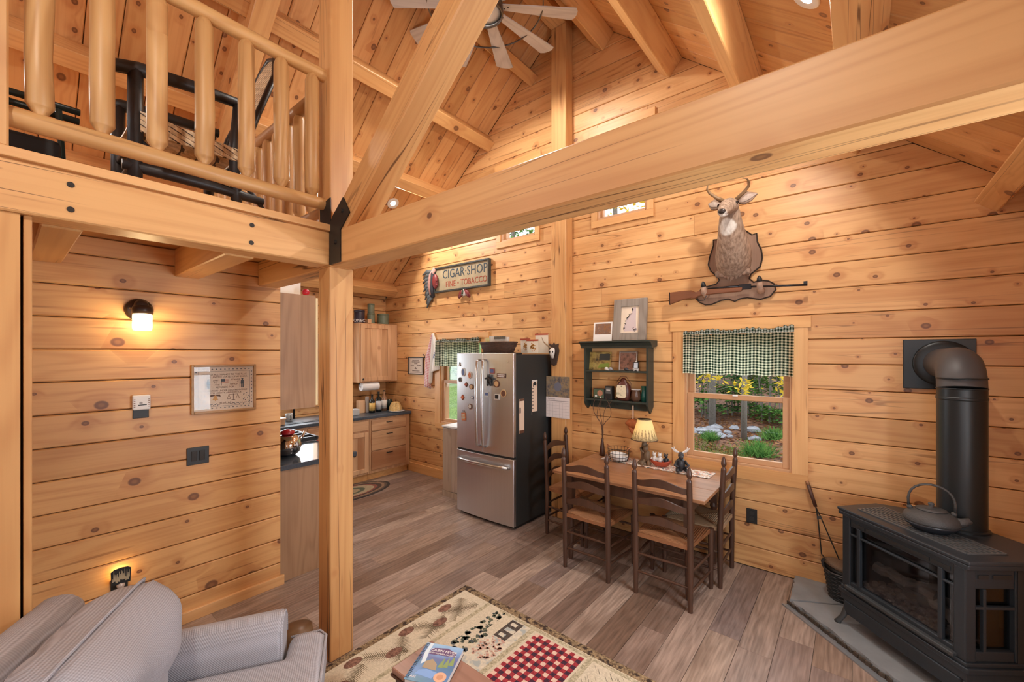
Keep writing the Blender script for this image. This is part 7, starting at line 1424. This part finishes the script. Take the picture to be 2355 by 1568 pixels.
def fz(nm, polys, mt, lift=1):
    z = 0.0075 + 0.0003 * lift; m = MB()
    for p in polys:
        a = sum(p[i][0] * p[(i + 1) % len(p)][1] - p[(i + 1) % len(p)][0] * p[i][1] for i in range(len(p)))
        m.prism(p if a > 0 else p[::-1], 0.0070, z)
    q = put(nm, m, mt, o)
    if len(polys) > 4: q['kind'] = 'stuff'
    return q
R4 = lambda x0, x1, y0, y1: [(x0, y0), (x1, y0), (x1, y1), (x0, y1)]
fz('border', [R4(0, 2.45, -0.055, 0), R4(0, 0.045, -1.65, -0.055), R4(2.405, 2.45, -1.65, -0.055)], RBR)
# columns of the design run away from the far edge: pine band, cabin panel, gingham, animal panel
fz('braid', [R4(0.285, 0.315, -1.65, -0.055), R4(0.69, 0.725, -1.65, -0.055), R4(1.105, 1.14, -1.65, -0.055)], RSP)
r = random.Random(21); nb = []; cones = []
for (bx, by, ang, L) in ((0.10, -0.14, -0.9, 0.26), (0.25, -0.12, -2.1, 0.26), (0.16, -0.36, -1.2, 0.24), (0.245, -0.42, -2.4, 0.24), (0.12, -0.66, -0.7, 0.26), (0.25, -0.72, -2.2, 0.28), (0.14, -0.95, -1.0, 0.26), (0.25, -1.05, -2.2, 0.28), (0.12, -1.25, -0.8, 0.26)):
    d = Vector((math.cos(ang), math.sin(ang))); s = Vector((-d.y, d.x))
    for i in range(26):
        p = Vector((bx, by)) + d * (L * i / 26)
        for sg in (-1, 1):
            e = p + (d * 0.55 + s * sg).normalized() * r.uniform(0.04, 0.075); w = s * 0.0042; nb.append([tuple(p - d * 0.003), tuple(p + d * 0.004), tuple(e)])
fz('pine_branches', [p for p in nb if all(0.05 < q[0] < 0.282 and q[1] < -0.06 for q in p)], RND)
for cx, cy in ((0.10, -0.30), (0.19, -0.42), (0.10, -0.62), (0.20, -0.78), (0.09, -0.98), (0.2, -1.12)): cones.append([(cx + 0.032 * math.cos(a) * (1 + 0.12 * math.sin(7 * a)), cy + 0.055 * math.sin(a)) for a in [2 * PI * q / 14 for q in range(14)]])
fz('pine_cones', cones, RBN, 2)
fz('snow_panel', [R4(0.52, 0.69, -1.65, -0.09)], RSN)
tr = []
for i in range(260):
    cx, cy = r.uniform(0.395, 0.52), -0.08 - r.uniform(0, 1.2); s = r.uniform(0.008, 0.024); w = r.uniform(0, 6.28); tr.append([(cx + s * r.uniform(0.5, 1.1) * math.cos(w + q * 1.047), cy + s * r.uniform(0.5, 1.1) * math.sin(w + q * 1.047)) for q in range(6)])
fz('pine_trees', tr, RGR, 2)
for yc in (-0.19, -0.95):
    fz('cabin_walls', [R4(0.545, 0.64, yc - 0.095, yc + 0.095)], rugmat('rug_cabin_wall', sr(60, 52, 48), sr(96, 84, 74), 50) if 'rug_cabin_wall' not in bpy.data.materials else bpy.data.materials['rug_cabin_wall'], 3)
    fz('cabin_roof', [[(0.545, yc - 0.12), (0.475, yc - 0.085), (0.475, yc + 0.085), (0.545, yc + 0.12)]], RB, 3); fz('cabin_windows', [R4(0.565, 0.61, yc - 0.075, yc - 0.045), R4(0.565, 0.638, yc - 0.018, yc + 0.018), R4(0.565, 0.61, yc + 0.045, yc + 0.075)], RSN, 4)
    pk = []
    for i in range(90): a = r.uniform(0, 6.28); q = 0.11 * math.sqrt(r.random()); cx, cy = 0.60 + q * 0.75 * math.cos(a), yc - 0.20 + q * math.sin(a); s = r.uniform(0.005, 0.014); pk.append([(cx - s, cy), (cx, cy - s), (cx + s, cy), (cx, cy + s)])
    fz('pink_tree', pk, RPK, 5)
n_ = 0.0288; gx0, gx1 = 0.745, 1.09; red = []; dk = []
for i in range(12):
    x = gx0 + i * n_
    for j in range(36):
        y = -0.10 - j * n_
        if (i % 2) + (j % 2) == 1: red.append(R4(x, x + n_, y - n_, y))
        elif i % 2 == 1 and j % 2 == 1: dk.append(R4(x, x + n_, y - n_, y))
fz('gingham_red', red, rugmat('rug_red', sr(140, 34, 44), sr(170, 58, 66), 90)); fz('gingham_dark', dk, rugmat('rug_dark_plum', sr(48, 26, 44), sr(76, 42, 60), 90)); fz('gingham_pale', [R4(gx0, gx1, -1.137, -0.1)], rugmat('rug_pink_cream', sr(214, 178, 158), sr(228, 200, 180), 90), 0.5)
an = []
for i in range(170): cx, cy = 1.17 + 0.34 * r.random(), -0.10 - 0.5 * r.random(); s = r.uniform(0.006, 0.024); a = -0.9; an.append([(cx - s, cy + s * 1.2), (cx - s * 0.6, cy + s * 0.6), (cx + s, cy - s * 1.2), (cx + s * 0.5, cy - s * 0.5)])
fz('animal_panel', an, rugmat('rug_dark_animal', sr(60, 54, 50), sr(110, 100, 88), 60), 2)
fz('braid_cross', [R4(0.41, 2.40, -0.085, -0.06)], RSP, 2)

# ---------------------------------------------------------------- bench and book
BW = wood('bench_wood', (0.36, 0.19, 0.13), (0.22, 0.105, 0.07), axis='X', knots=0.1, ring=26, tint=0.05, rough=0.35)
o = thing('bench', 'low reddish brown wooden bench on the rug with a book on it', 'bench', (-1.555, 1.187, 0.0))
put('seat_board', MB().box(0, 1.25, -0.112, 0.112, 0.395, 0.42), BW, o, bevel=0.006)
put('moulding', MB().box(-0.004, 1.254, -0.116, 0.116, 0.383, 0.3945), DARKWOOD, o, bevel=0.003)
for x in (0.03, 1.20): put('end_board', MB().box(x - 0.015, x + 0.015, -0.10, 0.10, 0.0085, 0.383), DARKWOOD, o)
put('rail', MB().box(0.046, 1.184, -0.012, 0.012, 0.25, 0.383), DARKWOOD, o)
o = thing('spiral_book', 'blue spiral bound activity book lying on the bench', 'book', (-1.398, 1.187, 0.42), 0)
c0, c1, c2, c3 = Vector((-1.527, 1.255)), Vector((-1.364, 1.321)), Vector((-1.426, 1.053)), Vector((-1.265, 1.14))
ax = ((c1 - c0) + (c3 - c2)).normalized(); ang = math.atan2(ax.y, ax.x); o.rotation_euler = (0, 0, ang); w, hh = 0.178, 0.225
put('pages', MB().box(-w / 2 + 0.004, w / 2 - 0.002, -hh / 2 + 0.002, hh / 2 - 0.002, 0.002, 0.026), plain('page_block', (0.62, 0.58, 0.54), 0.8), o); put('back_cover', MB().box(-w / 2, w / 2, -hh / 2, hh / 2, 0.0005, 0.002), DARKWOOD, o)
cv, nt, out = newmat('book_cover'); z = nd(nt, 'SeparateXYZ', {0: nd(nt, 'TexCoord').outputs['Object']}).outputs; n = nd(nt, 'TexNoise', {'Vector': nd(nt, 'TexCoord').outputs['Object'], 'Scale': 18.0, 'Detail': 3.0}).outputs[0]
cr = nd(nt, 'ValToRGB', {0: mr(nt, mth(nt, 'ADD', z[1], mth(nt, 'MULTIPLY', mth(nt, 'SUBTRACT', n, 0.5), 0.08)), -0.11, 0.11)}); e = cr.color_ramp.elements; e[0].color = (*sr(60, 118, 150), 1); e[1].color = (*sr(150, 190, 225), 1)
for p_, c in ((0.25, sr(84, 130, 190)), (0.45, sr(70, 120, 160)), (0.62, sr(96, 106, 160)), (0.8, sr(120, 160, 210))): q = e.new(p_); q.color = (*c, 1)
bsdf(nt, out, cr.outputs[0], 0.3)
put('cover', MB().box(-w / 2, w / 2, -hh / 2, hh / 2, 0.026, 0.0275), cv, o)
def fb(nm, polys, mt, z=0.0275):
    m = MB(); [m.prism(p, z, z + 0.0004) for p in polys]; return put(nm, m, mt, o)
fb('title_panel', [[(-0.05, 0.045), (0.07, 0.05), (0.07, 0.075), (0.02, 0.095), (-0.04, 0.085), (-0.052, 0.07)]], plain('plum_panel', sr(96, 60, 110), 0.4))
text('title', 'CABIN FEVER', 0.021, WHITE, o, Matrix.Translation((0.01, 0.073, 0.0281)), 0.0002); text('subtitle', 'BUSY SUMMER PROJECT', 0.0118, WHITE, o, Matrix.Translation((0.01, 0.055, 0.0281)), 0.0002)
fb('waterfall', [[(-0.07, 0.11), (-0.055, 0.11), (-0.055, 0.06), (-0.045, 0.0), (-0.06, -0.02), (-0.072, 0.05)]], plain('foam_white', sr(214, 230, 240), 0.4)); fb('printed_trees', [[(x - 0.012, z0_), (x + 0.012, z0_), (x, z0_ + 0.06)] for x, z0_ in ((0.03, -0.02), (0.05, -0.015), (0.07, 0.0))], plain('print_olive', sr(140, 160, 96), 0.5)); fb('printed_camper', [[(-0.045, -0.035), (0.02, -0.04), (0.01, -0.005), (-0.02, 0.02), (-0.045, 0.0)]], plain('print_sand', sr(170, 150, 120), 0.5)); fb('printed_stream', [[(-0.06, -0.075), (0.02, -0.085), (0.03, -0.05), (-0.02, -0.04), (-0.05, -0.05)]], plain('print_sky', sr(130, 170, 226), 0.5)); fb('round_sticker', [[(0.052 + 0.027 * math.cos(a), -0.07 + 0.027 * math.sin(a)) for a in [2 * PI * q / 24 for q in range(24)]]], plain('sticker_peach', sr(226, 178, 146), 0.5), 0.0279); fb('sticker_ring', [[(0.052 + 0.014 * math.cos(a), -0.07 + 0.014 * math.sin(a)) for a in [2 * PI * q / 24 for q in range(24)]]], plain('sticker_tan', sr(206, 150, 116), 0.5), 0.0283)
text('small_print', 'AM', 0.018, WHITE, o, Matrix.Translation((-0.06, -0.092, 0.0281)), 0.0002)
m = MB()
for i in range(24): y = -hh / 2 + 0.01 + i * 0.0089; m.tube([(-w / 2 + 0.008 + 0.012 * math.cos(a), y, 0.014 + 0.0165 * math.sin(a)) for a in [2 * PI * q / 12 for q in range(12)]], 0.0013, 4, closed=True)
put('spiral', m, BLACK, o)

# ---------------------------------------------------------------- armchair
def fabmat():
    m, nt, out = newmat('grey_ribbed_fabric'); co = nd(nt, 'TexCoord').outputs['Object']; s = nd(nt, 'SeparateXYZ', {0: co}).outputs
    n = nd(nt, 'TexNoise', {'Vector': co, 'Scale': 9.0, 'Detail': 2.0}).outputs[0]
    a = mth(nt, 'SINE', mth(nt, 'ADD', mth(nt, 'MULTIPLY', mth(nt, 'ADD', s[1], mth(nt, 'MULTIPLY', s[2], 0.9)), 760.0), mth(nt, 'MULTIPLY', n, 6.0))); b = mth(nt, 'SINE', mth(nt, 'MULTIPLY', s[0], 700.0))
    f = mth(nt, 'MULTIPLY_ADD', mth(nt, 'ADD', a, mth(nt, 'MULTIPLY', b, 0.5)), 0.33, 0.5)
    bsdf(nt, out, mix(nt, f, sr(150, 148, 152), sr(184, 184, 192)), 0.95, Normal=nd(nt, 'Bump', {'Height': f, 'Strength': 0.35, 'Distance': 0.004}).outputs[0]); return m
FAB = fabmat()
def pillow(w, d, t, pw=4.0, n=20, wrinkle=0.0, seed=0):
    r = random.Random(seed); ph = [r.uniform(0, 6) for _ in range(6)]; m = MB()
    def P(sgn):
        def f(u, v):
            a, b = 2 * u - 1, 2 * v - 1; k = max(0.0, (1 - abs(a) ** pw) * (1 - abs(b) ** pw)) ** 0.42
            wr = wrinkle * (math.sin(a * 5 + b * 3 + ph[0]) + math.sin(b * 9 - a * 4 + ph[1]) * 0.6) * k
            rx = 1 - 0.04 * (b * b) ** 2; ry = 1 - 0.04 * (a * a) ** 2
            return (a * w / 2 * rx, b * d / 2 * ry, sgn * (t / 2 * k + wr))
        return f
    m.grid(P(1), n, n); m.grid(P(-1), n, n, True)
    return m
def welt(w, d, r=0.006, n=14):
    pts = []
    for e in range(4):
        for i in range(n):
            t2 = 2 * i / n - 1; a, b = ((t2, -1), (1, t2), (-t2, 1), (-1, -t2))[e]
            pts.append((a * w / 2 * (1 - 0.04 * b ** 4), b * d / 2 * (1 - 0.04 * a ** 4), 0))
    return MB().tube(pts, r, 6, closed=True)
AC = thing('armchair', 'pale grey fabric armchair with loose cushions at the bottom left, by the inner wall', 'armchair', (-2.472, 0.154, 0), math.radians(-31))
def fixp(o, M): o.matrix_local = M; return o
put('base', MB().box(0.03, 0.82, 0.06, 0.80, 0.06, 0.29), FAB, AC, bevel=0.03, seg=3)
for x in (0.06, 0.79):
    for y in (0.1, 0.74): put('foot', MB().cyl((x, y, 0.0), (x, y, 0.062), 0.02, 0.028, 10), DARKWOOD, AC)
for x0 in (0.0, 0.69):
    m = MB(); prof_ = [(0.0, 0.08), (0.16, 0.08), (0.16, 0.50), (0.152, 0.575), (0.12, 0.615), (0.08, 0.625), (0.04, 0.615), (0.008, 0.575), (0.0, 0.50)]
    m.prism([(x0 + a, b) for a, b in prof_], 0.12, 0.815, lambda a, b, c: (a, c, b - 0.05 * max(0, (0.5 - c)) * (b > 0.4)))
    a = put('arm', m, FAB, AC, bevel=0.018, seg=3, auto=45)
    put('welt', MB().tube([(x0 + a_ * 0.94 + 0.005, 0.812, b_ * 0.985) for a_, b_ in prof_[1:]], 0.006, 6), FAB, a, smooth=True)
m = MB(); m.prism([(0.03, 0.10), (0.19, 0.10), (0.10, 0.80), (0.055, 0.835), (-0.02, 0.83), (-0.045, 0.79)], 0.03, 0.82, lambda a, b, c: (c, a, b)); put('back', m, FAB, AC, bevel=0.035, seg=4, auto=45)
sc_ = MB(); poly = [(0.165, 0.20), (0.685, 0.20), (0.685, 0.825), (0.84, 0.825), (0.85, 0.955), (0.80, 0.985), (0.05, 0.985), (0.0, 0.955), (0.01, 0.825), (0.165, 0.825)]
sc_.prism(poly, 0.292, 0.478); s = put('seat_cushion', sc_, FAB, AC, bevel=0.045, seg=4, auto=50)
put('welt', MB().tube([(x, y, 0.458) for x, y in ((0.012, 0.83), (0.005, 0.955), (0.05, 0.983), (0.80, 0.983), (0.845, 0.955), (0.84, 0.83))], 0.006, 6), FAB, s, smooth=True)
bc = put('back_cushion', pillow(0.58, 0.50, 0.36, 4.0, 24, 0.011, 3), FAB, AC, smooth=True)
Mx = Matrix.Translation((0.425, 0.30, 0.648)) @ Matrix.Rotation(math.radians(76), 4, 'X'); bc.matrix_local = Mx
wl_ = put('welt', welt(0.582, 0.502), FAB, bc, smooth=True); wl_.location = (0, 0, 0.03)
solo('footstool', MB().lathe((0, 0, 0), [(0.05, 0), (0.06, 0.03), (0.075, 0.27), (0.07, 0.30), (1e-4, 0.30)], 24), plain('brown_leather', (0.16, 0.085, 0.04), 0.4), 'round brown stool half hidden between the armchair and the post', 'stool', (-2.33, 1.02, 0.0), smooth=True)
